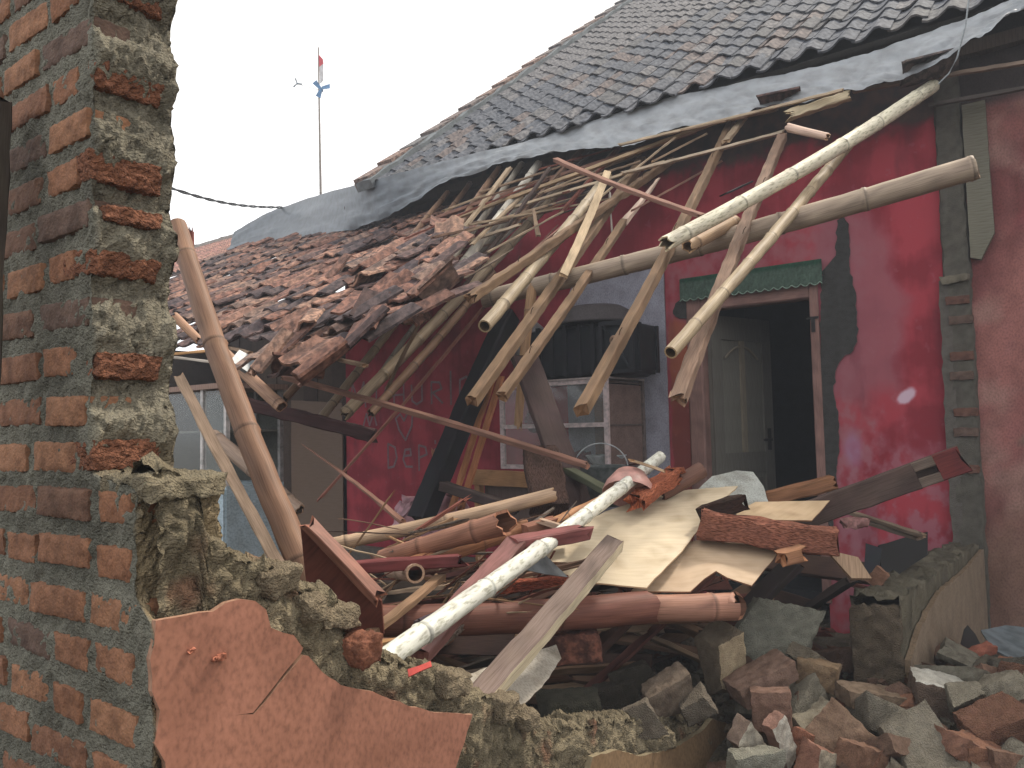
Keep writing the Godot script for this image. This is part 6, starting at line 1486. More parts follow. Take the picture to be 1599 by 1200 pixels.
	plank("lath", "long reddish hanging batten sloping gently, near the tiles, nearer the eave", "lath", Vector3(-0.730, 2.780, -5.282), Vector3(0.353, 3.425, -5.982), 0.0281, 0.0154, 0, lin(126, 76, 64), 1193, 0.040, 0.040, 0.80, 1.00, "lath", "loose battens hanging under the tarpaulin", 0.000)
	plank("lath", "short tan hanging batten sloping gently, over the red wall, lower down", "lath", Vector3(0.073, 2.928, -5.385), Vector3(0.690, 3.338, -6.085), 0.0238, 0.0143, 0, lin(150, 120, 92), 1194, 0.040, 0.040, 0.80, 1.00, "lath", "loose battens hanging under the tarpaulin", 0.000)
	plank("lath", "long grey hanging rod sloping steeply, over the red wall, nearer the eave", "lath", Vector3(-0.125, 2.706, -5.356), Vector3(0.687, 3.662, -6.056), 0.0379, 0.0209, 0, lin(112, 102, 94), 1195, 0.040, 0.040, 0.80, 1.00, "lath", "loose battens hanging under the tarpaulin", 0.000)
	plank("lath", "short brown hanging batten sloping gently, near the tiles, lower down", "lath", Vector3(-0.608, 2.581, -5.086), Vector3(-0.145, 2.853, -5.786), 0.0271, 0.0149, 0, lin(120, 94, 78), 1196, 0.040, 0.040, 0.80, 1.00, "lath", "loose battens hanging under the tarpaulin", 0.000)
	plank("lath", "long pale hanging batten sloping gently, over the red wall, lower down", "lath", Vector3(-0.135, 2.870, -5.211), Vector3(0.734, 3.293, -5.911), 0.0231, 0.0139, 0, lin(168, 148, 124), 1197, 0.040, 0.040, 0.80, 1.00, "lath", "loose battens hanging under the tarpaulin", 0.000)
	plank("lath", "short pale hanging rod sloping steeply, near the tiles, lower down", "lath", Vector3(-0.255, 2.682, -5.097), Vector3(0.107, 3.220, -5.797), 0.0362, 0.0199, 0, lin(168, 148, 124), 1198, 0.040, 0.040, 0.80, 1.00, "lath", "loose battens hanging under the tarpaulin", 0.000)
	plank("lath", "long brown hanging batten sloping gently, near the tiles, lower down", "lath", Vector3(-0.516, 2.713, -4.996), Vector3(0.327, 3.080, -5.696), 0.0355, 0.0196, 0, lin(120, 94, 78), 1199, 0.040, 0.040, 0.80, 1.00, "lath", "loose battens hanging under the tarpaulin", 0.000)
	# the heavy dark beam with a mortise near its red painted end
	var p0: Vector3 = Vector3(1.179, 1.039, -3.300)
	var p1: Vector3 = Vector3(1.779, 1.297, -3.050)
	var db := thing("notched_beam", "heavy dark beam with a mortise slot and a red painted end, pointing up to the right", "beam", p0)
	var ax := p1 - p0
	var dirn := ax.normalized()
	var toward := dirn.cross(Vector3.UP).normalized()
	var across := toward.cross(dirn).normalized()
	var dk := lin(84, 68, 62)
	var dull := lin(104, 90, 80)
	part("back_half", timber(Vector3.ZERO, ax, 0.045, 0.105, 0, dk, 61, 0.02, 0.02), mats["wood"], db, -toward * 0.023)
	part("front_length", timber(Vector3.ZERO, ax * 0.73, 0.045, 0.105, 0, dk, 62, 0.02, 0.0), mats["wood"], db, toward * 0.024)
	for s in [-1.0, 1.0]:
		part("mortise_cheek", timber(ax * 0.731, ax * 0.845, 0.045, 0.038, 0, dull, 63, 0, 0), mats["wood"], db, toward * 0.024 + across * 0.033 * s)
	part("red_painted_end", timber(ax * 0.846, ax, 0.046, 0.106, 0, lin(100, 46, 44), 64, 0, 0.02), mats["wood"], db, toward * 0.024)


# ---------- household things ----------
func build_furniture() -> void:
	var alu := lin(214, 196, 196)
	var ax := house_axes()
	var sc := thing("display_case", "aluminium and glass food display case standing against the red wall left of the door", "display case", HOUSE + RIGHT * -1.70 + OUT * 0.32 + Vector3.UP * 1.14, ax)
	var post := [Vector3(-0.47, 0, 0.28), Vector3(0.47, 0, 0.28), Vector3(-0.47, 0, -0.27), Vector3(0.47, 0, -0.27)]
	for q in post: part("post", boxes([[q + Vector3(-0.016, 0, -0.016), q + Vector3(0.016, 0.657, 0.016)]], alu if q.z > 0.0 else lin(120, 106, 102)), mats["metal"], sc)
	for y in [0.0, 0.31, 0.625]:
		part("rail", boxes([[Vector3(-0.453, y, 0.266), Vector3(0.453, y + 0.032, 0.294)]], alu), mats["metal"], sc)
		part("side_rail", boxes([[Vector3(0.457, y + 0.004, -0.253), Vector3(0.479, y + 0.016, 0.263)]], lin(104, 92, 88)), mats["metal"], sc)
	part("shelf", boxes([[Vector3(-0.45, 0.31, -0.25), Vector3(0.45, 0.318, 0.262)]], lin(150, 140, 136)), mats["plain"], sc)
	part("bottom_board", boxes([[Vector3(-0.45, 0.002, -0.25), Vector3(0.45, 0.02, 0.262)]], lin(120, 70, 66)), mats["plain"], sc)
	part("top_board", boxes([[Vector3(-0.486, 0.658, -0.29), Vector3(0.486, 0.672, 0.30)]], lin(200, 186, 184)), mats["plain"], sc)
	part("side_board", boxes([[Vector3(0.468, 0.03, -0.25), Vector3(0.472, 0.62, 0.262)]], lin(140, 116, 108)), mats["plain"], sc)
	part("back_board", boxes([[Vector3(0.05, 0.02, -0.262), Vector3(0.45, 0.62, -0.255)]], lin(160, 112, 92)), mats["plain"], sc)
	part("glass_pane", boxes([[Vector3(-0.452, 0.033, 0.278), Vector3(0.452, 0.309, 0.282)], [Vector3(-0.452, 0.343, 0.278), Vector3(0.452, 0.624, 0.282)]], Color.WHITE), mats["glass"], sc)
	solo("enamel_bowl", "white enamel bowl with blue rim inside the glass display case", "bowl", lathe([[0.05, 0.0], [0.11, 0.02], [0.145, 0.07], [0.155, 0.075], [0.15, 0.082], [0.135, 0.07], [0.10, 0.03], [0.0, 0.02]], lin(214, 222, 226)), mats["metal"], HOUSE + RIGHT * -1.36 + OUT * 0.40 + Vector3.UP * 1.161)
	solo("red_cloth", "crumpled dark red cloth beside the bowl in the display case", "cloth", lump(Vector3(0.26, 0.10, 0.2), 0.02, 0.05, 9.0, 81, lin(130, 26, 36), 0.3, 0.4), mats["plain"], HOUSE + RIGHT * -1.66 + OUT * 0.38 + Vector3.UP * 1.20, ax)
	solo("red_cloth", "dark red bundle on the upper shelf of the display case", "cloth", lump(Vector3(0.2, 0.12, 0.2), 0.02, 0.05, 9.0, 83, lin(130, 30, 40), 0.3, 0.4), mats["plain"], HOUSE + RIGHT * -1.95 + OUT * 0.36 + Vector3.UP * 1.51, ax)
	# black ribbed crate on top
	var blk := lin(40, 42, 46)
	var cr := thing("black_crate", "black ribbed plastic crate lying on top of the display case", "crate", HOUSE + RIGHT * -1.50 + OUT * 0.36 + Vector3.UP * 1.813, ax * Basis(Vector3.UP, 0.04))
	part("body", lump(Vector3(0.94, 0.40, 0.42), 0.06, 0.006, 5.0, 84, blk, 0.03, 0.12), mats["plastic"], cr, Vector3(0, 0.202, 0))
	for k in 6:
		part("rib", boxes([[Vector3(-0.455 + 0.118 * k, 0.02, 0.211), Vector3(-0.425 + 0.118 * k, 0.40, 0.236)]], blk), mats["plastic"], cr)
	part("rim", boxes([[Vector3(0.205, 0.015, 0.2105), Vector3(0.475, 0.045, 0.24)], [Vector3(0.205, 0.365, 0.2105), Vector3(0.475, 0.395, 0.24)], [Vector3(0.205, 0.046, 0.2105), Vector3(0.235, 0.364, 0.24)], [Vector3(0.445, 0.046, 0.2105), Vector3(0.475, 0.364, 0.24)]], blk), mats["plastic"], cr)
	for s in [-1.0, 1.0]:
		part("cross_rib", timber(Vector3(0.24, 0.205 - 0.15 * s, 0.222), Vector3(0.44, 0.205 + 0.15 * s, 0.222), 0.016, 0.02, 0, blk, 3, 0, 0), mats["plastic"], cr)
	part("bung", lathe([[0.0, 0.03], [0.026, 0.03], [0.034, 0.02], [0.034, 0.0]], lin(196, 160, 136), 16), mats["plain"], cr, Vector3(0.33, 0.255, 0.225), Basis(Vector3.RIGHT, PI / 2))
	for z in [-0.18, 0.12]:
		part("side_rib", boxes([[Vector3(0.471, 0.03, z), Vector3(0.492, 0.38, z + 0.03)]], blk), mats["plastic"], cr)
	solo("dark_basin", "wide dark metal basin resting upside down on the black crate", "basin", lathe([[0.32, 0.0], [0.33, 0.012], [0.30, 0.03], [0.27, 0.10], [0.20, 0.14], [0.0, 0.15]], lin(92, 86, 88)), mats["plain"], HOUSE + RIGHT * -1.45 + OUT * 0.34 + Vector3.UP * 2.222)
	solo("aluminium_pot", "dull aluminium pot behind the left end of the black crate", "pot", lathe([[0.0, 0.0], [0.15, 0.0], [0.19, 0.08], [0.19, 0.2], [0.15, 0.30], [0.16, 0.32], [0.14, 0.32], [0.13, 0.28], [0.0, 0.25]], lin(150, 148, 150)), mats["metal"], HOUSE + RIGHT * -2.05 + OUT * 0.26 + Vector3.UP * 1.98, Basis(Vector3(0.3, 0, 1).normalized(), 0.5))
	# pale wall sheet
	solo("wall_sheet", "pale grey fibre sheet fixed to the red wall behind the black crate", "wall sheet", sheet([Vector3(-0.9, 0.2, 0.012), Vector3(0.0, 0.2, 0.012), Vector3(0.0, 2.82, 0.012), Vector3(-0.74, 2.78, 0.012), Vector3(-0.9, 2.5, 0.012)], 0.014, lin(178, 176, 190), 0.003, 0.06, 5), mats["plaster"], HOUSE + RIGHT * -1.03, ax)
	# bench
	var be := thing("wooden_bench", "rough plank bench below the glass display case", "bench", HOUSE + RIGHT * -2.05 + OUT * 0.74 + Vector3.UP * 0.3, ax)
	var bw := lin(176, 132, 92)
	part("seat_board", timber(Vector3(-0.32, 0.78, 0), Vector3(0.5, 0.77, 0), 0.04, 0.12, 0, bw, 41), mats["wood"], be)
	part("leg", timber(Vector3(-0.28, 0.0, -0.03), Vector3(-0.28, 0.72, -0.03), 0.07, 0.05, 0, bw, 42), mats["wood"], be)
	part("leg", timber(Vector3(0.42, 0.0, -0.03), Vector3(0.42, 0.72, -0.03), 0.07, 0.05, 0, bw, 43), mats["wood"], be)
	part("back_board", boxes([[Vector3(-0.25, 0.3, -0.08), Vector3(0.4, 0.72, -0.06)]], lin(110, 90, 84)), mats["wood"], be)
	# glass cabinet over a blue cupboard, far left
	var gc := thing("glass_cabinet", "tall cabinet with glass upper half and pale blue cupboard doors behind the big leaning bamboo", "cabinet", Vector3(-1.599, 0.657, -4.300), ax)
	gc.position.y = 0.25
	var y0: float = 1.166 - 0.25
	var y1: float = 1.714 - 0.25
	var blue := lin(186, 204, 214)
	part("cupboard", boxes([[Vector3(-0.85, 0.0, -0.38), Vector3(0, y0, 0)]], blue), mats["plain"], gc)
	for k in 3:
		var x0 := -0.27 - 0.27 * k
		var door := part("cupboard_door", boxes([[Vector3(x0 + 0.008, 0.03, 0.001), Vector3(x0 + 0.262, y0 - 0.02, 0.014)]], blue), mats["plain"], gc)
		part("panel_groove", boxes([[Vector3(x0 + 0.05, y0 - 0.22, 0.0145), Vector3(x0 + 0.056, y0 - 0.07, 0.019)], [Vector3(x0 + 0.12, y0 - 0.22, 0.0145), Vector3(x0 + 0.126, y0 - 0.07, 0.019)], [Vector3(x0 + 0.19, y0 - 0.22, 0.0145), Vector3(x0 + 0.196, y0 - 0.07, 0.019)], [Vector3(x0 + 0.02, y0 - 0.29, 0.0145), Vector3(x0 + 0.245, y0 - 0.27, 0.021)], [Vector3(x0 + 0.07, y0 - 0.58, 0.0145), Vector3(x0 + 0.076, y0 - 0.33, 0.019)], [Vector3(x0 + 0.18, y0 - 0.58, 0.0145), Vector3(x0 + 0.186, y0 - 0.33, 0.019)]], lin(70, 96, 116)), mats["plain"], door)
	for x in [-0.85, -0.26, -0.024]:
		part("upright", boxes([[Vector3(x, y0, -0.024), Vector3(x + 0.024, y1, 0.001)]], lin(206, 200, 198)), mats["metal"], gc)
		part("upright", boxes([[Vector3(x, y0, -0.38), Vector3(x + 0.024, y1, -0.356)]], lin(150, 146, 146)), mats["metal"], gc)
	part("top_board", boxes([[Vector3(-0.87, y1, -0.40), Vector3(0.02, y1 + 0.03, 0.02)]], lin(150, 124, 112)), mats["wood"], gc)
	part("back_board", boxes([[Vector3(-0.84, y0 + 0.002, -0.378), Vector3(-0.02, y1 - 0.002, -0.37)]], lin(84, 84, 78)), mats["plain"], gc)
	part("shelf", boxes([[Vector3(-0.82, y0 + 0.30, -0.36), Vector3(-0.03, y0 + 0.312, -0.03)]], lin(130, 128, 120)), mats["plain"], gc)
	part("glass_pane", boxes([[Vector3(-0.236, y0 + 0.01, -0.013), Vector3(-0.024, y1 - 0.01, -0.009)], [Vector3(-0.826, y0 + 0.01, -0.013), Vector3(-0.261, y1 - 0.01, -0.009)]], Color.WHITE), mats["glass"], gc)
	# boarded wall closing the far end of the shed
	var bw2 := thing("board_wall", "brown boarded wall at the far left end of the fallen shed", "wall", HOUSE + RIGHT * -6.2 + OUT * -0.25, ax)
	for k in 12:
		part("board", boxes([[Vector3(-1.5 + 0.25 * k + 0.003, 0, -0.01), Vector3(-1.253 + 0.25 * k, 2.9, 0.012 + 0.004 * (k % 3))]], lin(72, 58, 52).lerp(lin(92, 76, 66), rng.randf())), mats["plain"], bw2)
	var sw := thing("shed_side_wall", "dark wall added at the left to keep sky light out of the fallen shed", "wall", HOUSE + RIGHT * -7.4 + OUT * 1.6, ax)  # wall added to block the sky light coming in from the left
	part("wall_body", boxes([[Vector3(-0.12, 0, -2.2), Vector3(0, 2.5, 2.2)]], lin(92, 78, 70)), mats["plain"], sw)
	solo("plywood_board", "light brown plywood board standing at the far end of the red wall", "board", sheet([Vector3(-0.85, 0, 0), Vector3(0, 0, 0), Vector3(0, 1.66, 0), Vector3(-0.85, 1.72, 0)], 0.015, lin(118, 98, 84), 0.003, 0.08, 8), mats["ply"], HOUSE + RIGHT * -4.72 + OUT * 0.03 + Vector3.UP * 0.1, ax)
	solo("pink_basin", "cracked pink plastic basin in the debris behind the white bamboo", "basin", lathe([[0.0, 0.0], [0.11, 0.0], [0.17, 0.10], [0.185, 0.16], [0.18, 0.165], [0.16, 0.11], [0.10, 0.012], [0.0, 0.012]], lin(206, 158, 150), 20), mats["plastic_gloss"], Vector3(0.494, 1.244, -3.280), Basis(Vector3(1.0, 0, 0.35).normalized(), 2.5).scaled(Vector3.ONE * 0.6))
	var bkt := thing("bucket", "grey bucket with thin wire handle behind the plywood", "bucket", Vector3(0.450, 1.045, -4.000))
	part("pail", lathe([[0.0, 0.0], [0.10, 0.0], [0.14, 0.20], [0.145, 0.205], [0.13, 0.2], [0.09, 0.01], [0.0, 0.01]], lin(96, 100, 100), 22), mats["metal"], bkt)
	var hp := []
	for k in 17: hp.append(Vector3(-0.14 * cos(PI * k / 16.0), 0.19 + 0.13 * sin(PI * k / 16.0), 0))
	part("handle", wire(hp, 0.004, lin(170, 172, 176)), mats["metal"], bkt)
	solo("pink_bag", "pale pink plastic bag at the foot of the black beam", "bag", lump(Vector3(0.34, 0.20, 0.25), 0.03, 0.07, 7.0, 91, lin(206, 160, 170), 0.4, 0.4), mats["plastic_gloss"], Vector3(-0.482, 0.983, -4.300))
	solo("white_tray", "upturned pale grey zinc tray among loose tiles at the left edge of the fallen roof", "tray", sheet([Vector3(-1.471, 1.832, -4.000), Vector3(-1.460, 1.899, -4.100), Vector3(-1.387, 1.854, -4.150), Vector3(-1.401, 1.777, -4.050)], 0.02, lin(150, 158, 166), 0.002, 0.05, 6), mats["metal"])


# ---------- the heap of boards ----------
func build_pile() -> void:
	var cream := lin(210, 188, 156)
	panel("plywood_sheet", "large cream plywood sheet lying on top of the heap with a torn upper edge", "plywood sheet", [Vector3(0.133, 0.940, -2.620), Vector3(0.437, 0.906, -2.620), Vector3(0.471, 0.928, -2.660), Vector3(0.602, 0.992, -2.820), Vector3(0.743, 1.070, -3.050), Vector3(0.980, 1.176, -3.400), Vector3(0.759, 1.166, -3.380), Vector3(0.564, 1.135, -3.340), Vector3(0.372, 1.099, -3.200), Vector3(0.206, 1.051, -3.000), Vector3(0.080, 0.989, -2.800)], 0.005, lin(206, 190, 164), "ply", 0.004, 1200, lin(206, 176, 140))
	panel("plywood_sheet", "lower tan plywood sheet with a notch torn from its front edge", "plywood sheet", [Vector3(0.398, 0.874, -2.720), Vector3(0.600, 0.873, -2.700), Vector3(0.655, 0.912, -2.720), Vector3(0.702, 0.934, -2.740), Vector3(0.734, 0.915, -2.720), Vector3(0.761, 0.907, -2.700), Vector3(0.807, 0.893, -2.680), Vector3(1.010, 0.991, -2.920), Vector3(0.852, 1.017, -3.000), Vector3(0.594, 1.001, -2.950)], 0.005, lin(190, 166, 140), "ply", 0.003, 1201, lin(150, 110, 84))
	panel("plywood_sheet", "upper right tan plywood sheet behind the rotten beam", "plywood sheet", [Vector3(0.884, 1.099, -3.100), Vector3(0.993, 1.125, -3.200), Vector3(1.300, 1.124, -3.200), Vector3(1.153, 1.067, -3.020), Vector3(0.860, 1.078, -3.020)], 0.005, lin(196, 170, 138), "ply", 0.003, 1202, lin(150, 110, 84))
	panel("fibre_sheet", "pale grey fibre cement sheet with rounded broken corner in front of the door", "fibre sheet", [Vector3(0.814, 1.144, -3.500), Vector3(0.925, 1.206, -3.620), Vector3(1.063, 1.225, -3.700), Vector3(1.142, 1.217, -3.700), Vector3(1.156, 1.157, -3.600), Vector3(1.128, 1.098, -3.450), Vector3(0.956, 1.070, -3.350), Vector3(0.778, 1.080, -3.300)], 0.006, lin(190, 192, 186), "plaster", 0.005, 1203)
	panel("metal_shard", "pointed grey sheet metal shard on the white bamboo", "metal shard", [Vector3(-0.030, 1.042, -2.330), Vector3(0.028, 1.044, -2.400), Vector3(0.092, 1.046, -2.500), Vector3(0.129, 1.005, -2.520), Vector3(0.166, 0.971, -2.500), Vector3(0.088, 0.994, -2.440)], 0.003, lin(128, 134, 140), "metal", 0.001, 1204)
	panel("fibre_sheet", "whitish grey sheet lying under the cream-edged plank", "fibre sheet", [Vector3(-0.151, 0.825, -1.980), Vector3(-0.070, 0.789, -2.200), Vector3(0.121, 0.758, -2.500), Vector3(0.134, 0.729, -2.450), Vector3(0.063, 0.724, -2.200), Vector3(-0.026, 0.717, -2.000)], 0.006, lin(196, 188, 176), "plaster", 0.004, 1205)
	panel("red_board", "dark red-brown board face standing behind the plaster wall", "board", [Vector3(-0.579, 1.200, -2.100), Vector3(-0.363, 0.997, -2.100), Vector3(-0.361, 0.904, -2.120), Vector3(-0.534, 0.925, -2.120), Vector3(-0.566, 1.066, -2.100)], 0.012, lin(112, 62, 52), "paint", 0.001, 1206)
	panel("grey_board", "grey bark-like board with flaked surface right of the rotten beam", "board", [Vector3(1.155, 0.972, -2.900), Vector3(1.264, 0.945, -2.880), Vector3(1.274, 0.883, -2.800), Vector3(1.211, 0.881, -2.820)], 0.012, lin(150, 126, 104), "wood", 0.003, 1207)
	panel("blue_barrel_shard", "dark blue plastic sheet standing in the debris by the dwarf wall", "plastic sheet", [Vector3(1.506, 0.922, -3.350), Vector3(1.553, 0.907, -3.300), Vector3(1.484, 0.802, -3.200), Vector3(1.429, 0.787, -3.150), Vector3(1.451, 0.832, -3.250)], 0.010, lin(30, 34, 40), "plastic", 0.003, 1208)
	panel("shade_box_side", "open box side tinted near black as shade in its hollow, beside the dwarf wall", "box side", [Vector3(1.631, 0.891, -3.500), Vector3(1.905, 0.929, -3.600), Vector3(1.873, 0.832, -3.550), Vector3(1.656, 0.773, -3.400), Vector3(1.586, 0.761, -3.400)], 0.012, lin(20, 18, 20), "plastic", 0.006, 1209)  # near-black tint stands for the shade inside the hollow box
	panel("blue_sheet", "blue-grey plastic sheet under the rubble at the right edge", "plastic sheet", [Vector3(1.892, 0.586, -3.200), Vector3(2.055, 0.576, -3.300), Vector3(2.242, 0.553, -3.300), Vector3(2.030, 0.502, -3.000), Vector3(1.885, 0.530, -3.000), Vector3(1.844, 0.552, -3.050)], 0.006, lin(96, 106, 112), "plastic_gloss", 0.006, 1210)
	panel("curved_shard", "dark curved pot shard leaning on the dwarf wall", "pot shard", [Vector3(1.805, 0.524, -3.200), Vector3(1.853, 0.574, -3.250), Vector3(1.870, 0.592, -3.250), Vector3(1.870, 0.569, -3.200), Vector3(1.866, 0.529, -3.150), Vector3(1.827, 0.512, -3.150)], 0.012, lin(38, 34, 34), "plastic", 0.002, 1211)
	panel("plaster_flake", "grey flat plaster flake with a curved edge beside the big white-faced chunk", "plaster flake", [Vector3(1.195, 0.455, -2.600), Vector3(1.240, 0.469, -2.660), Vector3(1.309, 0.476, -2.680), Vector3(1.359, 0.467, -2.660), Vector3(1.342, 0.465, -2.620), Vector3(1.264, 0.456, -2.540), Vector3(1.188, 0.453, -2.500)], 0.014, lin(190, 176, 168), "plaster", 0.004, 1212)
	# end of a round log and torn fibres
	for k in 26:
		var f := k / 25.0
		var a: Vector3 = (Vector3(0.576, 1.128, -3.380)).lerp(Vector3(0.974, 1.173, -3.400), f)
		plank("splinter", "pale splinter along the torn edge of the large cream plywood sheet", "splinter", a, a + Vector3(rng.randf_range(-0.05, 0.0), rng.randf_range(0.0, 0.012), rng.randf_range(-0.03, -0.0)), 0.006, 0.003, 0, cream, 700 + k, 0.004, 0.01, 1.0, 0.3, "lath", "splinters on the plywood edge")
	# tangle of thin broken laths filling the heap
	var mixed := [lin(112, 88, 72), lin(138, 110, 88), lin(82, 62, 54), lin(122, 88, 74), lin(90, 80, 72), lin(100, 60, 52), lin(150, 128, 106)]
	var hues := ["brown", "tan", "dark brown", "reddish brown", "grey", "maroon", "pale"]
	var kinds := []
	for k in 14:
		var ln := 0.40 + 0.07 * k
		kinds.append(timber(Vector3(-ln * 0.5, 0, 0), Vector3(ln * 0.5, 0, 0), [0.025, 0.05, 0.08, 0.035, 0.10][k % 5], [0.012, 0.03, 0.018, 0.02][k % 4], 0, mixed[k % 7], 600 + k, 0.05, 0.06))
	for k in 190:
		var f := rng.randf()
		var q := Vector3(lerpf(-1.5, 0.75, rng.randf()), 0, lerpf(-5.0, -2.45, rng.randf()))
		if Vector2(q.x - 0.4, q.z + 2.3).length() < 0.62: continue
		if q.z > -2.55 - 0.35 * maxf(0.0, 0.2 - q.x): continue
		q.y = ground_height(q.x, q.z) + 0.05 + f * (0.44 - 0.14 * absf(q.z + 3.3))
		var yaw := rng.randf_range(-0.6, 0.9) if rng.randf() < 0.7 else rng.randf() * PI
		var turn := Basis(Vector3.UP, yaw) * Basis(Vector3.BACK, rng.randf_range(-0.25, 0.3)) * Basis(Vector3.RIGHT, rng.randf() * TAU)
		var kind := rng.randi() % 14
		var where := heap_place(q)
		solo("broken_lath", "%s %s broken %s %s, %s" % ["short" if kind < 5 else "long" if kind > 9 else "middling", hues[kind % 7], ["lath", "batten", "board", "lath", "board"][kind % 5], where, "lying low" if f < 0.4 else "lying on top" if f > 0.75 else "lying half way up"], "lath", kinds[kind], mats["lath"], q, turn, "broken laths in the heap")
	for k in 44:   # darker wreckage filling the corner before the red wall and the doorway
		var f := rng.randf()
		var q := Vector3(lerpf(0.85, 2.0, rng.randf()), 0, lerpf(-4.3, -3.1, rng.randf()))
		var rel := q - HOUSE
		if rel.dot(RIGHT) > 0.32 or rel.dot(OUT) < 0.35: continue
		q.y = ground_height(q.x, q.z) + 0.05 + f * 0.55
		var turn := Basis(Vector3.UP, rng.randf() * PI) * Basis(Vector3.BACK, rng.randf_range(-0.35, 0.35)) * Basis(Vector3.RIGHT, rng.randf() * TAU)
		var kind: int = [2, 4, 5, 9, 12, 7][rng.randi() % 6]
		solo("broken_board", "%s %s broken piece %s" % [hues[kind % 7], ["lath", "batten", "board", "lath", "board"][kind % 5], "%s before the red wall beside the dwarf wall" % ("low" if f < 0.35 else "high" if f > 0.7 else "half way up")], "board", kinds[kind], mats["lath"], q, turn, "broken boards by the dwarf wall")
	for k in 16:
		var q := Vector3(lerpf(-1.2, 0.6, rng.randf()), 0, lerpf(-4.4, -2.7, rng.randf()))
		q.y = ground_height(q.x, q.z) + 0.12 + rng.randf() * 0.28
		var yaw := rng.randf_range(-0.2, 0.8)
		var d := Vector3(cos(yaw), rng.randf_range(-0.1, 0.15), -sin(yaw)) * rng.randf_range(0.4, 0.9)
		bamboo("%s %s broken bamboo length %s" % ["slim" if k % 2 else "stout", ["sloping", "level", "low"][k % 3], heap_place(q)], q - d * 0.5, q + d * 0.5, [0.034, 0.021][k % 2], [0.036, 0.022][k % 2], lin(160, 120, 94).lerp(lin(136, 96, 80), rng.randf()), 800 + k, 0.03, 0.03, 0.3, "broken bamboo lengths in the heap", "broken_bamboo")


func heap_place(q: Vector3) -> String:   # where in the heap a piece lies, by things one can find
	var deep := "far back" if q.z < -4.3 else "midway back" if q.z < -3.3 else "in front"
	var side := "by the leaning bamboo" if q.x < -0.85 else "below the graffiti" if q.x < -0.35 else "under the frayed bamboo" if q.x < 0.05 else "behind the white bamboo" if q.x < 0.4 else "under the plywood"
	return side + " " + deep


func rubble_place(q: Vector3) -> String:
	var deep := "at the bottom edge" if q.z > -2.3 else "midway back" if q.z > -2.95 else "far back"
	var side := "behind the wall top" if q.x < 0.75 else "left of the three-course chunk" if q.x < 1.05 else "before the concrete slab" if q.x < 1.4 else "by the dwarf wall" if q.x < 1.75 else "by the white-topped chunk" if q.x < 2.1 else "at right"
	return side + " " + deep


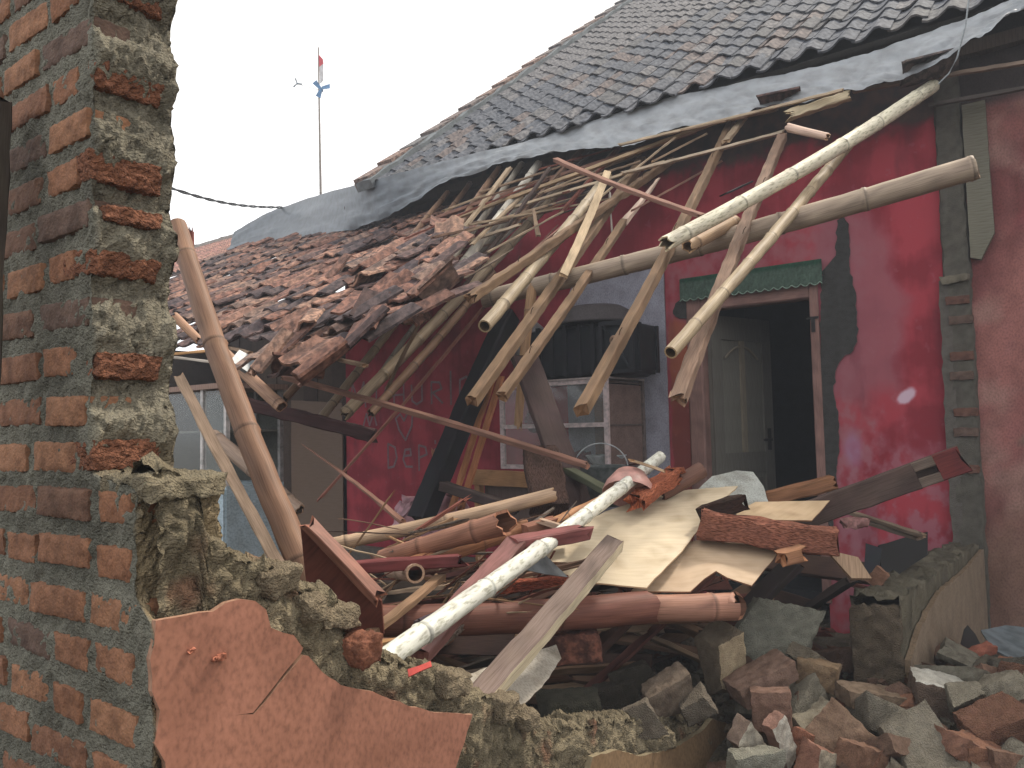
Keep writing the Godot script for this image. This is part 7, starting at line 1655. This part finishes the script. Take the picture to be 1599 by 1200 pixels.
# ---------- bricks and chunks of wall ----------
func build_rubble() -> void:
	solo("wall_chunk", "large grey-green concrete slab tilted on the rubble below the rotten beam", "wall chunk", lump(Vector3(0.227, 0.246, 0.068), 0.010, 0.008, 30.0, 1213, lin(142, 140, 127), 0.35, 0.07), mats["sand"], Vector3(0.936, 0.697, -2.850), Basis(Vector3.UP, -0.26) * Basis(Vector3.RIGHT, -0.44) * Basis(Vector3.BACK, -0.35))
	solo("wall_chunk", "round-edged wall chunk with a smooth cream plaster face", "wall chunk", lump(Vector3(0.137, 0.217, 0.110), 0.010, 0.006, 30.0, 1214, lin(127, 112, 94), 0.35, 0.07, lin(206, 184, 152)), mats["sand"], Vector3(0.711, 0.628, -2.750), Basis(Vector3.UP, 0.66) * Basis(Vector3.RIGHT, 0.00) * Basis(Vector3.BACK, 0.14))
	solo("brick_slab", "long brick slab lying slanted under the concrete slab", "brick", lump(Vector3(0.220, 0.070, 0.132), 0.010, 0.006, 30.0, 1215, lin(134, 109, 97), 0.12, 0.07), mats["brick"], Vector3(0.821, 0.592, -2.650), Basis(Vector3.UP, 0.17) * Basis(Vector3.RIGHT, 0.00) * Basis(Vector3.BACK, 0.38))
	solo("brick_chunk", "brick chunk of three joined courses in the middle of the rubble", "brick chunk", lump(Vector3(0.121, 0.129, 0.072), 0.010, 0.006, 30.0, 1216, lin(139, 110, 97), 0.10, 0.07), mats["brick"], Vector3(0.800, 0.540, -2.500), Basis(Vector3.UP, -0.35) * Basis(Vector3.RIGHT, 0.00) * Basis(Vector3.BACK, 0.05))
	solo("plastered_brick", "brick with white plaster edge standing on end", "brick", lump(Vector3(0.071, 0.157, 0.042), 0.010, 0.006, 30.0, 1217, lin(142, 109, 98), 0.15, 0.07, lin(210, 204, 194)), mats["brick"], Vector3(0.781, 0.506, -2.360), Basis(Vector3.UP, 0.70) * Basis(Vector3.RIGHT, 0.00) * Basis(Vector3.BACK, 0.49))
	solo("plastered_brick", "brick with a pale face leaning beside the stub of wall", "brick", lump(Vector3(0.086, 0.165, 0.052), 0.010, 0.006, 30.0, 1218, lin(127, 110, 100), 0.20, 0.07, lin(178, 172, 160)), mats["brick"], Vector3(0.684, 0.490, -2.360), Basis(Vector3.UP, 0.61) * Basis(Vector3.RIGHT, 0.00) * Basis(Vector3.BACK, 0.66))
	solo("half_brick", "plain orange brick half standing in the rubble", "brick", lump(Vector3(0.060, 0.100, 0.036), 0.010, 0.006, 30.0, 1219, lin(142, 97, 78), 0.12, 0.07), mats["brick"], Vector3(0.848, 0.470, -2.400), Basis(Vector3.UP, 0.17) * Basis(Vector3.RIGHT, 0.00) * Basis(Vector3.BACK, -0.44))
	solo("flat_block", "large flat block with a mortar blob on its face", "block", lump(Vector3(0.170, 0.180, 0.059), 0.010, 0.006, 30.0, 1220, lin(136, 112, 95), 0.15, 0.07), mats["brick"], Vector3(0.969, 0.477, -2.400), Basis(Vector3.UP, -0.17) * Basis(Vector3.RIGHT, -0.52) * Basis(Vector3.BACK, 0.70))
	solo("red_brick", "narrow red brick lying diagonal beside the plaster flake", "brick", lump(Vector3(0.056, 0.134, 0.034), 0.010, 0.006, 30.0, 1221, lin(136, 99, 84), 0.08, 0.07), mats["brick"], Vector3(1.151, 0.501, -2.600), Basis(Vector3.UP, 0.17) * Basis(Vector3.RIGHT, 0.00) * Basis(Vector3.BACK, 0.70))
	solo("red_brick", "dark red brick behind the narrow one", "brick", lump(Vector3(0.066, 0.145, 0.040), 0.010, 0.006, 30.0, 1222, lin(134, 90, 75), 0.12, 0.07), mats["brick"], Vector3(1.121, 0.459, -2.650), Basis(Vector3.UP, 0.35) * Basis(Vector3.RIGHT, 0.00) * Basis(Vector3.BACK, 0.73))
	solo("long_brick", "long grey-brown brick lying at the foot of the dwarf wall", "brick", lump(Vector3(0.225, 0.056, 0.135), 0.010, 0.006, 30.0, 1223, lin(132, 114, 98), 0.10, 0.07), mats["brick"], Vector3(1.172, 0.538, -2.600), Basis(Vector3.UP, 0.09) * Basis(Vector3.RIGHT, 0.00) * Basis(Vector3.BACK, -0.16))
	solo("wall_chunk", "big brick and mortar chunk with a white plastered top at the lower right", "wall chunk", lump(Vector3(0.297, 0.140, 0.148), 0.010, 0.006, 30.0, 1224, lin(134, 114, 100), 0.20, 0.07, lin(222, 218, 208), 4), mats["sand"], Vector3(1.422, 0.529, -2.550), Basis(Vector3.UP, -0.24) * Basis(Vector3.RIGHT, 0.21) * Basis(Vector3.BACK, -0.24))
	solo("broken_brick_block", "broken red-topped brick below the concrete slab", "brick", lump(Vector3(0.135, 0.099, 0.081), 0.010, 0.006, 30.0, 1225, lin(139, 117, 94), 0.25, 0.07), mats["brick"], Vector3(1.023, 0.582, -2.700), Basis(Vector3.UP, -0.35) * Basis(Vector3.RIGHT, 0.00) * Basis(Vector3.BACK, -0.17))
	solo("mortar_lump", "weathered wood and mortar lump on top of the red-topped brick", "mortar lump", lump(Vector3(0.123, 0.055, 0.074), 0.010, 0.006, 30.0, 1226, lin(134, 123, 107), 0.20, 0.07), mats["sand"], Vector3(1.016, 0.626, -2.750), Basis(Vector3.UP, 0.35) * Basis(Vector3.RIGHT, 0.00) * Basis(Vector3.BACK, -0.56))
	solo("mortar_lump", "small yellowish mortar piece under the red-topped brick", "mortar lump", lump(Vector3(0.090, 0.040, 0.054), 0.010, 0.006, 30.0, 1227, lin(156, 145, 114), 0.30, 0.07), mats["sand"], Vector3(0.994, 0.525, -2.700), Basis(Vector3.UP, 0.00) * Basis(Vector3.RIGHT, 0.00) * Basis(Vector3.BACK, 0.00))
	solo("painted_brick", "dark brick with a red painted side near the wall stub", "brick", lump(Vector3(0.165, 0.110, 0.099), 0.010, 0.006, 30.0, 1228, lin(120, 106, 94), 0.20, 0.07, lin(120, 26, 34)), mats["brick"], Vector3(0.477, 0.580, -2.550), Basis(Vector3.UP, 3.40) * Basis(Vector3.RIGHT, -0.17) * Basis(Vector3.BACK, -0.31))
	solo("wall_chunk", "angular grey chunk just behind the wall stub", "wall chunk", lump(Vector3(0.104, 0.092, 0.062), 0.010, 0.006, 30.0, 1229, lin(142, 130, 115), 0.40, 0.07), mats["sand"], Vector3(0.368, 0.551, -2.400), Basis(Vector3.UP, 0.00) * Basis(Vector3.RIGHT, 0.00) * Basis(Vector3.BACK, 0.35))
	solo("wall_chunk", "flat grey chunk beside the dark painted brick", "wall chunk", lump(Vector3(0.104, 0.091, 0.062), 0.010, 0.006, 30.0, 1230, lin(133, 122, 108), 0.35, 0.07), mats["sand"], Vector3(0.567, 0.555, -2.500), Basis(Vector3.UP, 0.00) * Basis(Vector3.RIGHT, 0.00) * Basis(Vector3.BACK, 0.52))
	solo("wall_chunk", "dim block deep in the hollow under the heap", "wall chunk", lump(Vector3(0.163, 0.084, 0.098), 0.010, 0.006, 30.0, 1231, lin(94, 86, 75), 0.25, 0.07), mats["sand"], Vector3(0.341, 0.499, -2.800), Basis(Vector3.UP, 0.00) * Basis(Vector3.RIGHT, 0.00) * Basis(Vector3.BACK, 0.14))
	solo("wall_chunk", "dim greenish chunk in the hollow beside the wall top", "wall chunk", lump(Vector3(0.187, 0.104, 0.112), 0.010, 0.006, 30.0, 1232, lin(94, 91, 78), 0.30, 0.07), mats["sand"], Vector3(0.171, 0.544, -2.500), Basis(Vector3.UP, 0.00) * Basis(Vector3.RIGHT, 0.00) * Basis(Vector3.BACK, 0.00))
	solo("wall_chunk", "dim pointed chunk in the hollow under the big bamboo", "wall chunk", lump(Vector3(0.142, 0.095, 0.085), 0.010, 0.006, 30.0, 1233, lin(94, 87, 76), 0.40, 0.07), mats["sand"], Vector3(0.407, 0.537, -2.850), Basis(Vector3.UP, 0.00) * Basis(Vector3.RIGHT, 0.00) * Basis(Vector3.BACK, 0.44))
	solo("half_buried_brick", "brown brick half buried at the bottom edge of the photo", "brick", lump(Vector3(0.134, 0.076, 0.080), 0.010, 0.006, 30.0, 1234, lin(127, 97, 81), 0.12, 0.07), mats["brick"], Vector3(0.991, 0.471, -2.300), Basis(Vector3.UP, 0.44) * Basis(Vector3.RIGHT, 0.00) * Basis(Vector3.BACK, -0.35))
	solo("brick_fragment", "orange brick fragment at the bottom edge right of centre", "brick", lump(Vector3(0.172, 0.065, 0.103), 0.010, 0.006, 30.0, 1235, lin(132, 97, 82), 0.15, 0.07), mats["brick"], Vector3(1.299, 0.483, -2.300), Basis(Vector3.UP, 0.26) * Basis(Vector3.RIGHT, 0.00) * Basis(Vector3.BACK, -0.56))
	solo("wall_chunk", "pale limewashed chunk at the bottom edge beside the wall stub", "wall chunk", lump(Vector3(0.123, 0.082, 0.074), 0.010, 0.006, 30.0, 1236, lin(175, 172, 157), 0.35, 0.07), mats["sand"], Vector3(0.669, 0.481, -2.250), Basis(Vector3.UP, 0.00) * Basis(Vector3.RIGHT, 0.00) * Basis(Vector3.BACK, 0.00))
	solo("brick_fragment", "reddish brick with pale end at the bottom edge", "brick", lump(Vector3(0.115, 0.096, 0.069), 0.010, 0.006, 30.0, 1237, lin(142, 103, 88), 0.20, 0.07, lin(170, 160, 144)), mats["brick"], Vector3(0.869, 0.455, -2.300), Basis(Vector3.UP, 0.52) * Basis(Vector3.RIGHT, 0.00) * Basis(Vector3.BACK, -0.52))
	solo("cloth_rag", "crumpled pinkish rag on the dark debris by the red wall", "rag", lump(Vector3(0.088, 0.036, 0.053), 0.010, 0.020, 30.0, 1238, lin(160, 116, 112), 0.40, 0.07), mats["plain"], Vector3(1.349, 1.043, -3.100), Basis(Vector3.UP, 0.00) * Basis(Vector3.RIGHT, 0.00) * Basis(Vector3.BACK, 0.00))
	solo("stone", "round mossy stone in front of the pot shard", "stone", lump(Vector3(0.069, 0.069, 0.041), 0.010, 0.006, 30.0, 1239, lin(134, 129, 107), 0.10, 0.07), mats["sand"], Vector3(1.755, 0.512, -2.950), Basis(Vector3.UP, 0.00) * Basis(Vector3.RIGHT, 0.00) * Basis(Vector3.BACK, 0.00))
	solo("small_brick", "small brick lying on the broken top of the dwarf wall", "brick", lump(Vector3(0.055, 0.075, 0.033), 0.010, 0.006, 30.0, 1240, lin(142, 106, 88), 0.10, 0.07), mats["brick"], Vector3(1.401, 0.845, -3.020), Basis(Vector3.UP, -0.70) * Basis(Vector3.RIGHT, 0.00) * Basis(Vector3.BACK, -0.61))
	solo("tile_fragment", "thin red tile fragment in front of the pot shard", "tile fragment", lump(Vector3(0.127, 0.025, 0.076), 0.010, 0.006, 30.0, 1241, lin(156, 97, 81), 0.15, 0.07), mats["brick"], Vector3(1.781, 0.542, -3.050), Basis(Vector3.UP, 0.00) * Basis(Vector3.RIGHT, 0.00) * Basis(Vector3.BACK, 0.31))
	solo("tile_fragment", "brown curved tile fragment hanging under the big bamboo", "tile fragment", lump(Vector3(0.170, 0.093, 0.085), 0.010, 0.006, 30.0, 1242, lin(130, 87, 74), 0.12, 0.07), mats["clay"], Vector3(0.186, 0.739, -2.550), Basis(Vector3.UP, 0.00) * Basis(Vector3.RIGHT, 0.00) * Basis(Vector3.BACK, 0.07))
	var bt := [lin(130, 102, 88), lin(114, 92, 80), lin(126, 110, 96), lin(142, 134, 120), lin(112, 108, 98), lin(136, 98, 80), lin(150, 142, 126), lin(100, 94, 84)]
	var hues := ["reddish", "dark red", "dusty brown", "pale grey", "grey", "orange", "whitish", "dark grey"]
	var kinds := []
	for k in 24:
		if k % 3 != 1: kinds.append([lump(Vector3([0.20, 0.105, 0.15, 0.12][k % 4], 0.052, 0.10), 0.010, 0.005, 34.0, 900 + k, bt[k % 8], 0.14, 0.06, bt[6] if k % 5 == 0 else null), "brick", hues[k % 8], ["whole", "half", "broken", "broken"][k % 4]])
		else: kinds.append([lump(Vector3(0.16, 0.08, 0.12) * (0.55 + 0.05 * k), 0.012, 0.008, 26.0, 900 + k, bt[k % 8], 0.45, 0.06), "sand", hues[k % 8], "angular"])
	var done := 0
	for k in 900:
		if done >= 290: break
		var q := Vector3(lerpf(0.2, 2.9, rng.randf()), 0, lerpf(-3.9, -1.85, rng.randf()))
		var kk: Array = kinds[rng.randi() % 24]
		var rel := q - (HOUSE + RIGHT * 0.885)
		if absf(rel.dot(RIGHT)) < 0.19 and rel.dot(OUT) < 2.5: continue     # inside the dwarf wall
		if rel.dot(OUT) < 0.15: continue
		if (q - CORNER).dot(RIGHT) < 0.14: continue
		if absf(q.x / -q.z) > 0.72: continue
		q.y = ground_height(q.x, q.z) + rng.randf_range(-0.01, 0.10) * (1.0 if q.z > -3.2 else 0.5)
		var turn := Basis(Vector3.UP, rng.randf() * TAU) * Basis(Vector3.RIGHT, rng.randf_range(-0.7, 0.7)) * Basis(Vector3.BACK, rng.randf_range(-0.6, 0.6))
		var s := rng.randf_range(0.5, 1.1)
		done += 1
		if kk[1] == "brick": solo("broken_brick", "%s %s brick in the rubble %s" % [kk[2], kk[3], rubble_place(q)], "brick", kk[0], mats["brick"], q, turn.scaled(Vector3.ONE * s), "broken bricks in the rubble")
		else: solo("rubble_chunk", "%s mortar lump in the rubble %s" % [kk[2], rubble_place(q)], "rubble chunk", kk[0], mats["sand"], q, turn.scaled(Vector3.ONE * s), "mortar lumps in the rubble")
	# crumbs of mortar and brick too small to count
	var mm := MultiMesh.new()
	mm.transform_format = MultiMesh.TRANSFORM_3D
	mm.use_colors = true
	mm.mesh = lump(Vector3(0.03, 0.022, 0.026), 0.015, 0.008, 40.0, 5, Color.WHITE, 0.4, 0.1)
	mm.instance_count = 3400
	for k in 3400:
		var q := Vector3(lerpf(-0.4, 3.4, rng.randf()), 0, lerpf(-4.3, -1.5, rng.randf()))
		q.y = ground_height(q.x, q.z) + rng.randf_range(0.0, 0.05)
		var s := 0.3 + 1.3 * pow(rng.randf(), 2.5)
		mm.set_instance_transform(k, Transform3D(Basis(Vector3.UP, rng.randf() * TAU) * Basis(Vector3.RIGHT, rng.randf() * TAU) * Basis.from_scale(Vector3.ONE * s), q))
		var c := lin(130, 122, 106).lerp([lin(130, 88, 72), lin(100, 96, 86), lin(160, 154, 140)][rng.randi() % 3], rng.randf())
		mm.set_instance_color(k, c)
	var mi := MultiMeshInstance3D.new()
	mi.name = "mortar_crumbs"
	mi.multimesh = mm
	mi.material_override = mats["sand"]
	mi.set_meta("kind", "stuff")
	mi.set_meta("label", "crumbled mortar and brick grit strewn over the rubble heap")
	mi.set_meta("category", "rubble")
	add_child(mi)
